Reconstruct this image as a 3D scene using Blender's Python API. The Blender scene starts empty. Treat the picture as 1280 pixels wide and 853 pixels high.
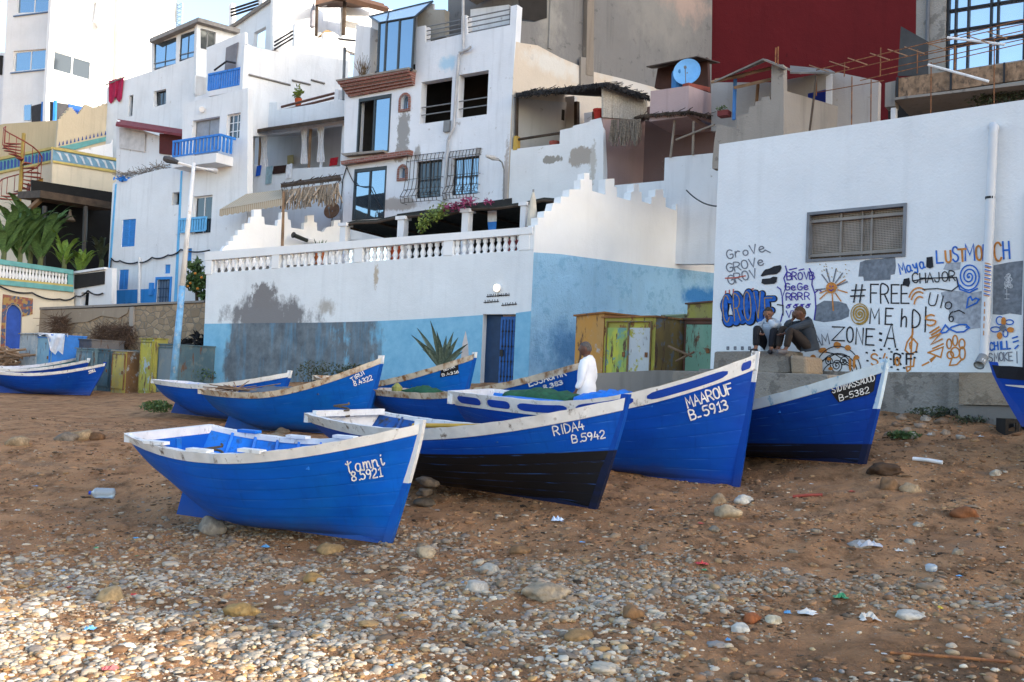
import bpy, bmesh, math, random
import numpy as np
from mathutils import Vector, Matrix, noise
from mathutils.geometry import tessellate_polygon
from mathutils.bvhtree import BVHTree
R_ = math.radians
SC = bpy.context.scene
COL = SC.collection
random.seed(7); RNG = np.random.default_rng(7)

# ---------------------------------------------------------------- camera, sky, sun, exposure
FPX, PITCH, ROLL, EYE = 1244.4, R_(2.37), R_(2.5), 2.0
_f = np.array([0, math.cos(PITCH), math.sin(PITCH)]); _r0 = np.array([1, 0, 0.]); _u0 = np.array([0, -math.sin(PITCH), math.cos(PITCH)])
_r = _r0*math.cos(ROLL) + _u0*math.sin(ROLL); _u = _u0*math.cos(ROLL) - _r0*math.sin(ROLL)
CAMP = np.array([0, 0, EYE])
cam = bpy.data.cameras.new('camera'); camo = bpy.data.objects.new('camera', cam); COL.objects.link(camo)
camo.matrix_world = Matrix(((_r[0], _u[0], -_f[0], 0), (_r[1], _u[1], -_f[1], 0), (_r[2], _u[2], -_f[2], EYE), (0, 0, 0, 1)))
cam.sensor_width = 36; cam.lens = 35.0; cam.clip_end = 3000; cam.clip_start = .1
SC.camera = camo
SUN_DIR = Vector((.88, -.52, .34)).normalized()           # towards the sun
SUN_EL = math.asin(SUN_DIR.z); SUN_AZ = math.atan2(SUN_DIR.x, SUN_DIR.y)
world = bpy.data.worlds.new('World'); SC.world = world; world.use_nodes = True
nt = world.node_tree; bg = nt.nodes['Background']
sky = nt.nodes.new('ShaderNodeTexSky'); sky.sky_type = 'NISHITA'; sky.sun_disc = False
sky.sun_elevation = SUN_EL; sky.sun_rotation = SUN_AZ; sky.air_density = 1.0; sky.dust_density = 1.5; sky.ozone_density = 1.0
nt.links.new(sky.outputs[0], bg.inputs[0]); bg.inputs[1].default_value = .15
sl = bpy.data.lights.new('sun', 'SUN'); so = bpy.data.objects.new('sun', sl); COL.objects.link(so)
sl.energy = 2.9; sl.angle = R_(.5); sl.color = (1, .90, .76)
so.rotation_euler = SUN_DIR.to_track_quat('Z', 'Y').to_euler(); so.location = (30, -20, 40)
SC.view_settings.view_transform = 'Standard'; SC.view_settings.look = 'None'; SC.view_settings.gamma = 1
SC.view_settings.use_curve_mapping = False
SC.view_settings.exposure = 1.75

# ---------------------------------------------------------------- small maths
def ray(px, py):
    d = _f + (px-640)/FPX*_r - (py-426.5)/FPX*_u
    return d
def at(px, py, d):
    v = ray(px, py); return CAMP + v*(d/v[1])
def proj(p):
    d = np.asarray(p, float) - CAMP; k = d @ _f
    return np.stack([640+FPX*(d @ _r)/k, 426.5-FPX*(d @ _u)/k], -1)
def c(h):
    h = h.lstrip('#'); o = []
    for i in (0, 2, 4):
        v = int(h[i:i+2], 16)/255; o.append(v/12.92 if v <= .04045 else ((v+.055)/1.055)**2.4)
    return tuple(o)
UD = np.array([.83, -.56]); UD = UD/np.linalg.norm(UD)    # along the street fronts, to the right and nearer
VD = np.array([.76, .65]); VD = VD/np.linalg.norm(VD)     # along the side walls, to the right and farther

class PL:
    """a vertical plane: u along it (to the right in the picture), z up, off towards the viewer"""
    def __init__(s, px, d, dr, base=None):
        p = at(px, 478, d) if base is None else np.array(base, float)
        s.o = np.array([p[0], p[1]]); s.d = np.array(dr, float)/np.linalg.norm(dr)
        n = np.array([s.d[1], -s.d[0]])
        if n @ (-s.o) < 0: n = -n
        s.n = n
    def hit(s, px, py, off=0):
        v = ray(px, py); o = s.o + s.n*off
        t = (s.n @ o)/(s.n @ v[:2]); p = CAMP + v*t
        return ((p[:2]-o) @ s.d, p[2])
    def w(s, u, z, off=0):
        q = s.o + s.d*u + s.n*off
        return (q[0], q[1], z)
    def shift(s, off):
        q = PL.__new__(PL); q.o = s.o + s.n*off; q.d = s.d; q.n = s.n; return q
    def depth(s, px, py=478): return s.w(*s.hit(px, py))[1]
    def poly(s, pts): return [s.hit(*p) for p in pts]
    def rect(s, x0, y0, x1, y1):
        a = s.hit(x0, y0); b = s.hit(x1, y1)
        return [(a[0], b[1]), (b[0], b[1]), (b[0], a[1]), (a[0], a[1])]

# ---------------------------------------------------------------- objects
ORG = {}
def setp(o, label=None, cat=None, group=None, kind=None):
    if label: o['label'] = label
    if cat: o['category'] = cat
    if group: o['group'] = group
    if kind or label: o['kind'] = kind or 'thing'
    return o
def thing(name, label, cat, loc=(0, 0, 0), group=None):
    o = bpy.data.objects.new(name, None); COL.objects.link(o); o.location = loc; o.empty_display_size = .2
    ORG[o.name] = np.array(loc, float)
    return setp(o, label, cat, group)
class MB:
    def __init__(s): s.v = []; s.f = []; s.uv = None
    def add(s, vs, fs):
        n = len(s.v); s.v += [tuple(map(float, q)) for q in vs]; s.f += [tuple(i+n for i in q) for q in fs]; return s
    def hexa(s, b, t):       # bottom 4 + top 4 corners in the same order
        return s.add(list(b)+list(t), [(3, 2, 1, 0), (4, 5, 6, 7), (0, 1, 5, 4), (1, 2, 6, 5), (2, 3, 7, 6), (3, 0, 4, 7)])
    def box(s, x0, y0, z0, x1, y1, z1):
        return s.hexa([(x0, y0, z0), (x1, y0, z0), (x1, y1, z0), (x0, y1, z0)], [(x0, y0, z1), (x1, y0, z1), (x1, y1, z1), (x0, y1, z1)])
    def pbox(s, pl, u0, u1, z0, z1, o0, o1):
        q = lambda z: [pl.w(u0, z, o1), pl.w(u1, z, o1), pl.w(u1, z, o0), pl.w(u0, z, o0)]
        return s.hexa(q(min(z0, z1)), q(max(z0, z1)))
    def prism(s, pl, poly, o0, o1, dv=None):       # poly in (u,z); front at o1, back at o0
        n = len(poly)
        F = [np.array(pl.w(u, z, o1)) for u, z in poly]
        if dv is None: B = [np.array(pl.w(u, z, o0)) for u, z in poly]
        else: B = [p+np.array([dv[0], dv[1], 0])*(o1-o0) for p in F]
        tri = tessellate_polygon([[Vector((u, z, 0)) for u, z in poly]])
        fs = [t for t in tri] + [tuple(i+n for i in t[::-1]) for t in tri]
        fs += [(i, (i+1) % n, (i+1) % n+n, i+n) for i in range(n)]
        return s.add(F+B, fs)
    def tube(s, pts, r, seg=8, cap=True):
        pts = [np.array(p, float) for p in pts]; rs = r if isinstance(r, (list, tuple)) else [r]*len(pts)
        n0 = len(s.v); up = None
        for i, p in enumerate(pts):
            t = pts[min(i+1, len(pts)-1)] - pts[max(i-1, 0)]; t = t/(np.linalg.norm(t)+1e-9)
            if up is None: up = np.array([0, 0, 1.]) if abs(t[2]) < .9 else np.array([1., 0, 0])
            a = np.cross(t, up); a /= np.linalg.norm(a)+1e-9; b = np.cross(a, t); up = b
            for k in range(seg):
                th = 2*math.pi*k/seg; s.v.append(tuple(p+rs[i]*(a*math.cos(th)+b*math.sin(th))))
        for i in range(len(pts)-1):
            for k in range(seg):
                q = n0+i*seg; s.f.append((q+k, q+(k+1) % seg, q+seg+(k+1) % seg, q+seg+k))
        if cap:
            s.f.append(tuple(n0+k for k in range(seg))[::-1]); m = n0+(len(pts)-1)*seg; s.f.append(tuple(m+k for k in range(seg)))
        return s
    def lathe(s, prof, ctr=(0, 0, 0), seg=12):      # prof: (r,z)
        n0 = len(s.v)
        for r, z in prof:
            for k in range(seg):
                a = 2*math.pi*k/seg; s.v.append((ctr[0]+r*math.cos(a), ctr[1]+r*math.sin(a), ctr[2]+z))
        for i in range(len(prof)-1):
            for k in range(seg):
                q = n0+i*seg; s.f.append((q+k, q+(k+1) % seg, q+seg+(k+1) % seg, q+seg+k))
        s.f.append(tuple(n0+k for k in range(seg))[::-1]); m = n0+(len(prof)-1)*seg; s.f.append(tuple(m+k for k in range(seg)))
        return s
    def build(s, name, mat, parent=None, local=False, smooth=False, fix=True, **kw):
        me = bpy.data.meshes.new(name); off = np.zeros(3)
        if parent is not None and not local: off = ORG.get(parent.name, off)
        me.from_pydata([tuple(np.array(q)-off) for q in s.v], [], s.f)
        if fix:
            bm = bmesh.new(); bm.from_mesh(me); bmesh.ops.recalc_face_normals(bm, faces=bm.faces); bm.to_mesh(me); bm.free()
        if smooth: me.polygons.foreach_set('use_smooth', [True]*len(me.polygons))
        o = bpy.data.objects.new(name, me); COL.objects.link(o)
        for m in (mat if isinstance(mat, (list, tuple)) else [mat]): me.materials.append(m)
        if parent is not None: o.parent = parent
        ORG[o.name] = off
        return setp(o, **kw)

# ---------------------------------------------------------------- materials
MATS = {}
def nmat(name):
    m = bpy.data.materials.new(name); m.use_nodes = True; t = m.node_tree
    return m, t, t.nodes['Principled BSDF'], t.nodes.new, t.links.new
def ramp(t, fac, a, b, ca=(0, 0, 0), cb=(1, 1, 1)):
    r = t.nodes.new('ShaderNodeValToRGB'); r.color_ramp.elements[0].position = a; r.color_ramp.elements[1].position = b
    r.color_ramp.elements[0].color = (*ca, 1); r.color_ramp.elements[1].color = (*cb, 1); t.links.new(fac, r.inputs[0]); return r.outputs[0]
def mix(t, fac, a, b, mode='MIX'):
    m = t.nodes.new('ShaderNodeMix'); m.data_type = 'RGBA'; m.blend_type = mode
    for sck, v in ((0, fac), (6, a), (7, b)):
        if isinstance(v, (int, float)): m.inputs[sck].default_value = v
        elif isinstance(v, tuple): m.inputs[sck].default_value = (*v[:3], 1)
        else: t.links.new(v, m.inputs[sck])
    return m.outputs[2]
def mth(t, op, a, b=None):
    m = t.nodes.new('ShaderNodeMath'); m.operation = op
    for i, v in enumerate((a, b)):
        if v is None: continue
        if isinstance(v, (int, float)): m.inputs[i].default_value = v
        else: t.links.new(v, m.inputs[i])
    return m.outputs[0]
def tex(t, kind, vec, scale, detail=4, rough=.55):
    n = t.nodes.new('ShaderNodeTex'+kind); n.inputs['Scale'].default_value = scale
    if kind == 'Noise': n.inputs['Detail'].default_value = detail; n.inputs['Roughness'].default_value = rough
    t.links.new(vec, n.inputs['Vector']); return n
def pos(t, sc=(1, 1, 1), loc=(0, 0, 0), src='pos'):
    if src == 'pos': g = t.nodes.new('ShaderNodeNewGeometry').outputs['Position']
    else: g = t.nodes.new('ShaderNodeTexCoord').outputs['Object']
    m = t.nodes.new('ShaderNodeMapping'); m.inputs['Scale'].default_value = sc; m.inputs['Location'].default_value = loc
    t.links.new(g, m.inputs[0]); return m.outputs[0]
def bump(t, bs_, h, strength=.3, dist=.02):
    b = t.nodes.new('ShaderNodeBump'); b.inputs['Strength'].default_value = strength; b.inputs['Distance'].default_value = dist
    t.links.new(h, b.inputs['Height']); t.links.new(b.outputs[0], bs_.inputs['Normal'])
def simple(name, col, rough=.7, var=.18, scale=3, bmp=.15, bscale=40, metal=0, dirt=None, dirt_amt=.5, src='pos', spec=.3):
    """one painted / metal / cloth surface with tonal variation, optional blotches of a second colour, fine bump"""
    if name in MATS: return MATS[name]
    m, t, b, N, Lk = nmat(name); p = pos(t, src=src)
    n1 = tex(t, 'Noise', p, scale, 6)
    col_ = mix(t, ramp(t, n1.outputs[0], .3, .7), tuple(x*(1-var) for x in col), tuple(min(1, x*(1+var)) for x in col))
    if dirt:
        n2 = tex(t, 'Noise', pos(t, (1, 1, .55), src=src), scale*1.7, 8, .65)
        col_ = mix(t, ramp(t, n2.outputs[0], .68-dirt_amt*.35, .76-dirt_amt*.25), col_, dirt)
    Lk(col_, b.inputs['Base Color']); b.inputs['Roughness'].default_value = rough; b.inputs['Metallic'].default_value = metal
    b.inputs['Specular IOR Level'].default_value = spec
    if bmp: bump(t, b, tex(t, 'Noise', p, bscale, 4).outputs[0], bmp, .01)
    MATS[name] = m; return m
def plaster(name, col, dirt=(.3, .27, .23), amt=.3, streak=.3, patches=(), bmp=.25, var=.06):
    """limewashed masonry: mottled, rain streaks, blotches of bare render; patches = (centre, horizontal radius, vertical radius, colour, edge)"""
    if name in MATS: return MATS[name]
    m, t, b, N, Lk = nmat(name); p = pos(t)
    n1 = tex(t, 'Noise', p, .7, 6); n2 = tex(t, 'Noise', pos(t, (3.2, 3.2, .28)), 1.2, 5, .6); n3 = tex(t, 'Noise', p, 2.3, 9, .68)
    cc = mix(t, ramp(t, n1.outputs[0], .3, .7), tuple(x*(1-var) for x in col), tuple(min(.86, x*(1+var)) for x in col))
    cc = mix(t, mth(t, 'MULTIPLY', ramp(t, n2.outputs[0], .52, .78), streak), cc, tuple(x*.55 for x in col))
    if amt: cc = mix(t, mth(t, 'MULTIPLY', ramp(t, n3.outputs[0], .70-amt*.2, .73-amt*.2), .75), cc, dirt)
    for ctr, rh, rz, pc, edge in patches:
        v = N('ShaderNodeVectorMath'); v.operation = 'LENGTH'
        Lk(pos(t, (1/rh, 1/rh, 1/rz), (-ctr[0]/rh, -ctr[1]/rh, -ctr[2]/rz)), v.inputs[0])
        nn = tex(t, 'Noise', pos(t, (1, 1, .7), (ctr[0]*.37, 0, 0)), max(1.1, 1.5/rh), 10, .72)
        e = mth(t, 'SUBTRACT', mth(t, 'ADD', v.outputs['Value'], mth(t, 'MULTIPLY', nn.outputs[0], 2.6)), 1.3)
        cc = mix(t, ramp(t, e, 1-edge, 1+edge*.3, (1, 1, 1), (0, 0, 0)), cc, pc)
    Lk(cc, b.inputs['Base Color']); b.inputs['Roughness'].default_value = .88; b.inputs['Specular IOR Level'].default_value = .2
    h = mth(t, 'ADD', mth(t, 'ADD', tex(t, 'Noise', p, 22, 6).outputs[0], mth(t, 'MULTIPLY', n1.outputs[0], 6)), mth(t, 'MULTIPLY', n3.outputs[0], 2))
    bump(t, b, h, bmp, .03); MATS[name] = m; return m
def bricky(name, col, mortar, sx, sz, var=.3, stone=False):
    if name in MATS: return MATS[name]
    m, t, b, N, Lk = nmat(name)
    if stone:
        v = N('ShaderNodeTexVoronoi'); v.feature = 'DISTANCE_TO_EDGE'; v.inputs['Scale'].default_value = sx
        v2 = N('ShaderNodeTexVoronoi'); v2.inputs['Scale'].default_value = sx
        pp = pos(t, (1, 1, 1.5)); nz = tex(t, 'Noise', pp, 2.5, 4); pv = mix(t, .12, pp, nz.outputs[1])
        Lk(pv, v.inputs['Vector']); Lk(pv, v2.inputs['Vector'])
        tone = mix(t, v2.outputs['Color'], tuple(x*(1-var) for x in col), tuple(x*(1+var) for x in col))
        tone = mix(t, ramp(t, tex(t, 'Noise', pp, 3, 8, .7).outputs[0], .4, .7), tone, tuple(x*.7 for x in col))
        cc = mix(t, ramp(t, v.outputs['Distance'], .02, .07), mortar, tone); hh = ramp(t, v.outputs['Distance'], 0, .12)
    else:
        g = N('ShaderNodeNewGeometry'); sp = N('ShaderNodeSeparateXYZ'); Lk(g.outputs['Position'], sp.inputs[0])
        cb = N('ShaderNodeCombineXYZ'); Lk(mth(t, 'ADD', mth(t, 'MULTIPLY', sp.outputs[0], .8), mth(t, 'MULTIPLY', sp.outputs[1], -.55)), cb.inputs[0]); Lk(sp.outputs[2], cb.inputs[1])
        br = N('ShaderNodeTexBrick'); Lk(cb.outputs[0], br.inputs['Vector']); br.inputs['Scale'].default_value = 1
        br.inputs['Brick Width'].default_value = sx; br.inputs['Row Height'].default_value = sz; br.inputs['Mortar Size'].default_value = .012
        br.inputs['Color1'].default_value = (*[x*(1-var) for x in col], 1); br.inputs['Color2'].default_value = (*[x*(1+var) for x in col], 1); br.inputs['Mortar'].default_value = (*mortar, 1)
        cc = mix(t, .25, br.outputs[0], ramp(t, tex(t, 'Noise', pos(t), 4, 8, .7).outputs[0], .3, .7, tuple(x*.5 for x in col), tuple(x*1.3 for x in col)))
        hh = ramp(t, br.outputs[1], 0, 1, (1, 1, 1), (0, 0, 0))
    Lk(cc, b.inputs['Base Color']); b.inputs['Roughness'].default_value = .9; bump(t, b, hh, .6, .03); MATS[name] = m; return m
def glassy(name, tint=(.22, .31, .40), metal=.85, rough=.04):
    if name in MATS: return MATS[name]
    m, t, b, N, Lk = nmat(name); b.inputs['Base Color'].default_value = (*tint, 1); b.inputs['Metallic'].default_value = metal
    b.inputs['Roughness'].default_value = rough; bump(t, b, tex(t, 'Noise', pos(t), 1.3, 2).outputs[0], .08, .05); MATS[name] = m; return m
WHITE = plaster('white_limewash', (.73, .74, .76), amt=.18, streak=.38)
WHITE_OLD = plaster('worn_white_limewash', (.72, .73, .75), dirt=(.36, .33, .30), amt=.4, streak=.4)
WHITE_CLEAN = plaster('clean_white_paint', (.85, .845, .835), amt=0, streak=.12)
CREAM = plaster('cream_render', (.60, .54, .42), amt=.05, streak=.35)
YELLOW = plaster('yellow_render', (.53, .43, .27), amt=.05, streak=.3)
PEACH = plaster('peach_render', (.58, .44, .32), dirt=(.33, .3, .27), amt=.35)
GREY = plaster('bare_grey_render', (.27, .248, .222), dirt=(.17, .155, .14), amt=.5, streak=.5)
CONC = plaster('weathered_concrete', (.27, .245, .22), dirt=(.15, .13, .12), amt=.4, streak=.6)
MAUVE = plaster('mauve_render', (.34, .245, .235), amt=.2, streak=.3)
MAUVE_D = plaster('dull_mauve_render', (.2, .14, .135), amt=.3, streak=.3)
RED = plaster('oxblood_paint', (.095, .007, .010), dirt=(.06, .006, .009), amt=.2, streak=.25)
ROUGHG = plaster('pebbledash_grey', (.30, .285, .265), dirt=(.16, .15, .14), amt=.75, bmp=.9)
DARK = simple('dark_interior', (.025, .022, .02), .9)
DKWOOD = simple('dark_weathered_wood', (.06, .042, .03), .85, .4)
WOOD = simple('weathered_timber', (.22, .14, .085), .8, .4, 2)
BLACKM = simple('black_iron', (.015, .016, .02), .5)
GREYM = simple('grey_painted_metal', (.20, .21, .22), .5, .15)
WHITEM = simple('white_painted_metal', (.7, .7, .7), .5, .1, dirt=(.35, .25, .17), dirt_amt=.2)
RUST = simple('rusty_steel', (.16, .07, .035), .85, .4, 6, dirt=(.30, .13, .05), dirt_amt=.6)
BLUEP = simple('bright_blue_paint', (.03, .20, .62), .55, .15, dirt=(.02, .1, .35), dirt_amt=.3)
BLUEL = simple('sky_blue_paint', (.13, .42, .72), .7, .15)
BRICK = bricky('red_brick', (.23, .085, .065), (.30, .26, .24), .24, .09)
GLASS = glassy('sky_reflecting_glass'); GLASSD = glassy('dim_glass', (.06, .075, .09), .6, .08)
CLOTHW = simple('white_cloth', (.72, .72, .74), .9, .12, 8)
CANE = simple('dry_cane', (.36, .30, .24), .95, .35, 25, .5, 30)
THATCH = simple('dry_thatch', (.24, .20, .16), .95, .5, 20, .6, 30)
BLACKTH = simple('dark_thatch', (.035, .034, .036), .95, .6, 16, .6, 30)

# ---------------------------------------------------------------- masonry helpers
def wall(name, pl, pts, mat, parent, holes=(), thick=.28, D=None, dv=None, uz=False, close=True, **kw):
    """front wall with real openings; D: the building runs back that far (sides, top, back)"""
    poly = list(pts) if uz else pl.poly(pts)
    hs = [h if uz or isinstance(h, list) and len(h) and h[0] == 'uz' else h for h in holes]
    rings = [poly] + [list(h) for h in hs]
    dvec = np.array([*(-pl.n if dv is None else np.array(dv)), 0.0])
    mb = MB(); base = []
    for r_ in rings: base += [np.array(pl.w(u, z)) for u, z in r_]
    n = len(base)
    tri = tessellate_polygon([[Vector((u, z, 0)) for u, z in r_] for r_ in rings])
    mb.add(base, tri)
    mb.add([p+dvec*thick for p in base], [t[::-1] for t in tri])
    k = 0
    for j, r_ in enumerate(rings):
        m = len(r_)
        if j > 0 or D is None: mb.add([base[k+i] for i in range(m)]+[base[k+i]+dvec*thick for i in range(m)], [(i, (i+1) % m, (i+1) % m+m, i+m) for i in range(m)])
        else:
            mb.add([base[i] for i in range(m)]+[base[i]+dvec*D for i in range(m)], [(i, (i+1) % m, (i+1) % m+m, i+m) for i in range(m)])
            if close: mb.add([base[i]+dvec*D for i in range(m)], [t[::-1] for t in tessellate_polygon([[Vector((u, z, 0)) for u, z in poly]])])
        k += m
    return mb.build(name, mat, parent, fix=False, **kw)
def slab(name, pl, pts, o0, o1, mat, parent, uz=False, dv=None, **kw):
    return MB().prism(pl, pts if uz else pl.poly(pts), o0, o1, dv).build(name, mat, parent, **kw)
def bb(r): return min(p[0] for p in r), max(p[0] for p in r), min(p[1] for p in r), max(p[1] for p in r)
def window(pl, r, parent, frame=GREYM, glass=GLASS, nx=2, ny=1, fw=.05, inset=.14, name='window', rails=0, railmat=None, sill=None):
    u0, u1, z0, z1 = bb(r); mb = MB(); a, b_ = -inset-.05, -inset
    mb.pbox(pl, u0, u1, z0, z0+fw, a, b_); mb.pbox(pl, u0, u1, z1-fw, z1, a, b_)
    mb.pbox(pl, u0, u0+fw, z0+fw, z1-fw, a, b_); mb.pbox(pl, u1-fw, u1, z0+fw, z1-fw, a, b_)
    for i in range(1, nx):
        x = u0+(u1-u0)*i/nx; mb.pbox(pl, x-fw*.4, x+fw*.4, z0+fw, z1-fw, a+.004, b_-.004)
    for i in range(1, ny):
        z = z0+(z1-z0)*i/ny; mb.pbox(pl, u0+fw, u1-fw, z-fw*.3, z+fw*.3, a+.008, b_-.008)
    w = mb.build(name, frame, parent)
    if glass: MB().pbox(pl, u0+fw*.5, u1-fw*.5, z0+fw*.5, z1-fw*.5, a+.02, a+.03).build('pane', glass, w)
    if rails:
        rb = MB()
        for i in range(rails): rb.tube([pl.w(u0, z0+.12+.28*i, -.03), pl.w(u1, z0+.12+.28*i, -.03)], .018, 6)
        rb.build('rail', railmat or frame, w)
    if sill: MB().pbox(pl, u0-.08, u1+.08, z0-.07, z0-.004, -.1, .1).build('sill', sill, w)
    return w
def bars(pl, r, parent, mat=BLACKM, n=6, m=2, off=.03, t=.012, name='window_grille'):
    u0, u1, z0, z1 = bb(r); mb = MB()
    for i in range(n+1): mb.tube([pl.w(u0+(u1-u0)*i/n, z0, off), pl.w(u0+(u1-u0)*i/n, z1, off)], t, 5)
    for j in range(m+1): mb.tube([pl.w(u0, z0+(z1-z0)*j/m, off), pl.w(u1, z0+(z1-z0)*j/m, off)], t, 5)
    return mb.build(name, mat, parent)
def picket(pl, x0, y0t, y0b, x1, y1t, y1b, parent, mat=BLUEP, n=14, off=0, w=.05, name='balcony_rail', ret=None):
    """slatted balcony front between two pixel columns"""
    a = pl.hit(x0, y0t); b_ = pl.hit(x1, y1t); zb = pl.hit(x0, y0b)[1]; z1 = a[1]
    mb = MB(); mb.pbox(pl, a[0]-.03, b_[0]+.03, z1-.09, z1, off-.05, off+.05); mb.pbox(pl, a[0], b_[0], zb, zb+.06, off-.03, off+.03)
    for i in range(n+1):
        u = a[0]+(b_[0]-a[0])*i/n; mb.pbox(pl, u-w, u+w, zb+.06, z1-.09, off-.025, off+.025)
    if ret:
        side = PL.__new__(PL); p = pl.w(b_[0], 0, off); side.o = np.array(p[:2]); side.d = -pl.n; side.n = pl.d
        mb.pbox(side, 0, ret, z1-.09, z1, -.05, .05)
        for i in range(1, int(ret/.2)): mb.pbox(side, i*.2-w, i*.2+w, zb, z1-.09, -.025, .025)
    return mb.build(name, mat, parent)

# ---------------------------------------------------------------- the beach and the hillside: one sheet
_A = np.array([(0, 0, 0), (0, 5, 0.0), (-5, 6, -.12), (5, 6, .16), (-9, 3, -.3), (9, 3, .3), (-1.4, 11.2, .06), (-3, 12.2, -.02), (-4.3, 12.9, -.06), (-7, 13, -.02), (1, 12.3, .45),
  (-2.4, 15.4, .46), (3.4, 14.6, .57), (-.46, 16.6, .73), (5.1, 14.2, 1.0), (2.8, 17.9, .95), (1.3, 17.1, 1.03), (-2.9, 19.9, .8), (-6, 21, .72), (1, 18, .98), (-1, 23, 1.1),
  (-4.4, 25.8, 1.08), (-6, 25.2, .65), (-9, 26.7, .72), (-15, 36, .82), (-19, 36, .8), (7.1, 16.9, 1.72), (8.6, 15.2, 1.65), (4.3, 20, 1.75), (5.6, 18.3, 1.72), (10, 12, 1.6), (.6, 28.6, 1.9), (4, 27, 1.95),
  (-10, 34.2, 1.25), (-14, 38, 1.1), (-22, 44, 1.0), (-11, 19, .55), (-16, 24, .5), (7, 34, 3), (-5, 45, 5), (20, 20, 4), (-35, 60, 5), (5, 60, 10), (30, 50, 12), (-14, 14, -.1), (7.2, 13.0, 1.0), (6, 9, .45)])
def _tps(r2): return r2*np.log(r2+1e-9)
_n = len(_A); _K = _tps(((_A[:, None, :2]-_A[None, :, :2])**2).sum(-1))+np.eye(_n)*.6
_P = np.c_[np.ones(_n), _A[:, :2]]; _S = np.linalg.solve(np.block([[_K, _P], [_P.T, np.zeros((3, 3))]]), np.r_[_A[:, 2], 0, 0, 0])
def vnoise(x, y, s, seed=0):
    x = np.asarray(x)*s; y = np.asarray(y)*s; xi = np.floor(x).astype(int); yi = np.floor(y).astype(int); fx = x-xi; fy = y-yi
    fx = fx*fx*(3-2*fx); fy = fy*fy*(3-2*fy)
    h = lambda a, b: (np.sin(a*127.1+b*311.7+seed*74.7)*43758.5453) % 1
    return (h(xi, yi)*(1-fx)+h(xi+1, yi)*fx)*(1-fy)+(h(xi, yi+1)*(1-fx)+h(xi+1, yi+1)*fx)*fy
def gz(x, y):
    x = np.asarray(x, float); y = np.asarray(y, float); sh = x.shape; X = np.clip(x.ravel(), -40, 32); Y = np.clip(y.ravel(), -2, 62)
    z = np.zeros(len(X))
    for i in range(_n): z += _S[i]*_tps((X-_A[i, 0])**2+(Y-_A[i, 1])**2)
    z += _S[_n]+_S[_n+1]*X+_S[_n+2]*Y
    z = np.clip(z, -1.2, 12)
    amp = np.clip(1-(Y-22)/10, 0, 1)
    z += amp*((vnoise(X, Y, .9, 1)-.5)*.10+(vnoise(X, Y, 2.6, 2)-.5)*.055+(vnoise(X, Y, 6.5, 3)-.5)*.035+(vnoise(X, Y, 15, 4)-.5)*.014)
    return z.reshape(sh)
def G(px, py):
    """where the line of sight meets the beach"""
    v = ray(px, py); lo = 3.0
    for t in np.arange(3, 60, .25):
        p = CAMP+v*(t/v[1])
        if p[2] < float(gz(p[0], p[1])): break
        lo = t
    hi = lo+.25
    for _ in range(12):
        m = (lo+hi)/2; p = CAMP+v*(m/v[1])
        if p[2] < float(gz(p[0], p[1])): hi = m
        else: lo = m
    p = CAMP+v*(hi/v[1]); return np.array([p[0], p[1], float(gz(p[0], p[1]))])
def axis(parts):
    o = []
    for a, b_, st in parts: o += list(np.arange(a, b_, st))
    return np.array(o+[parts[-1][1]])
gx = axis([(-300, -60, 30), (-60, -16, 2.2), (-16, -7, .16), (-7, 9, .075), (9, 16, .3), (16, 60, 3), (60, 300, 30)])
gy = axis([(-300, -10, 30), (-10, 4, 1), (4, 14, .07), (14, 22, .13), (22, 40, .4), (40, 80, 2.5), (80, 500, 40)])
XX, YY = np.meshgrid(gx, gy); ZZ = gz(XX, YY)
me = bpy.data.meshes.new('beach'); nv = XX.size; W_ = len(gx)
me.vertices.add(nv); me.vertices.foreach_set('co', np.stack([XX.ravel(), YY.ravel(), ZZ.ravel()], 1).ravel())
ii = (np.arange(len(gy)-1)[:, None]*W_+np.arange(W_-1)[None]).ravel(); q = np.stack([ii, ii+1, ii+1+W_, ii+W_], 1)
me.loops.add(q.size); me.loops.foreach_set('vertex_index', q.ravel()); me.polygons.add(len(q)); me.polygons.foreach_set('loop_start', np.arange(len(q))*4)
me.update(calc_edges=True); me.polygons.foreach_set('use_smooth', [True]*len(q))
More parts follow.
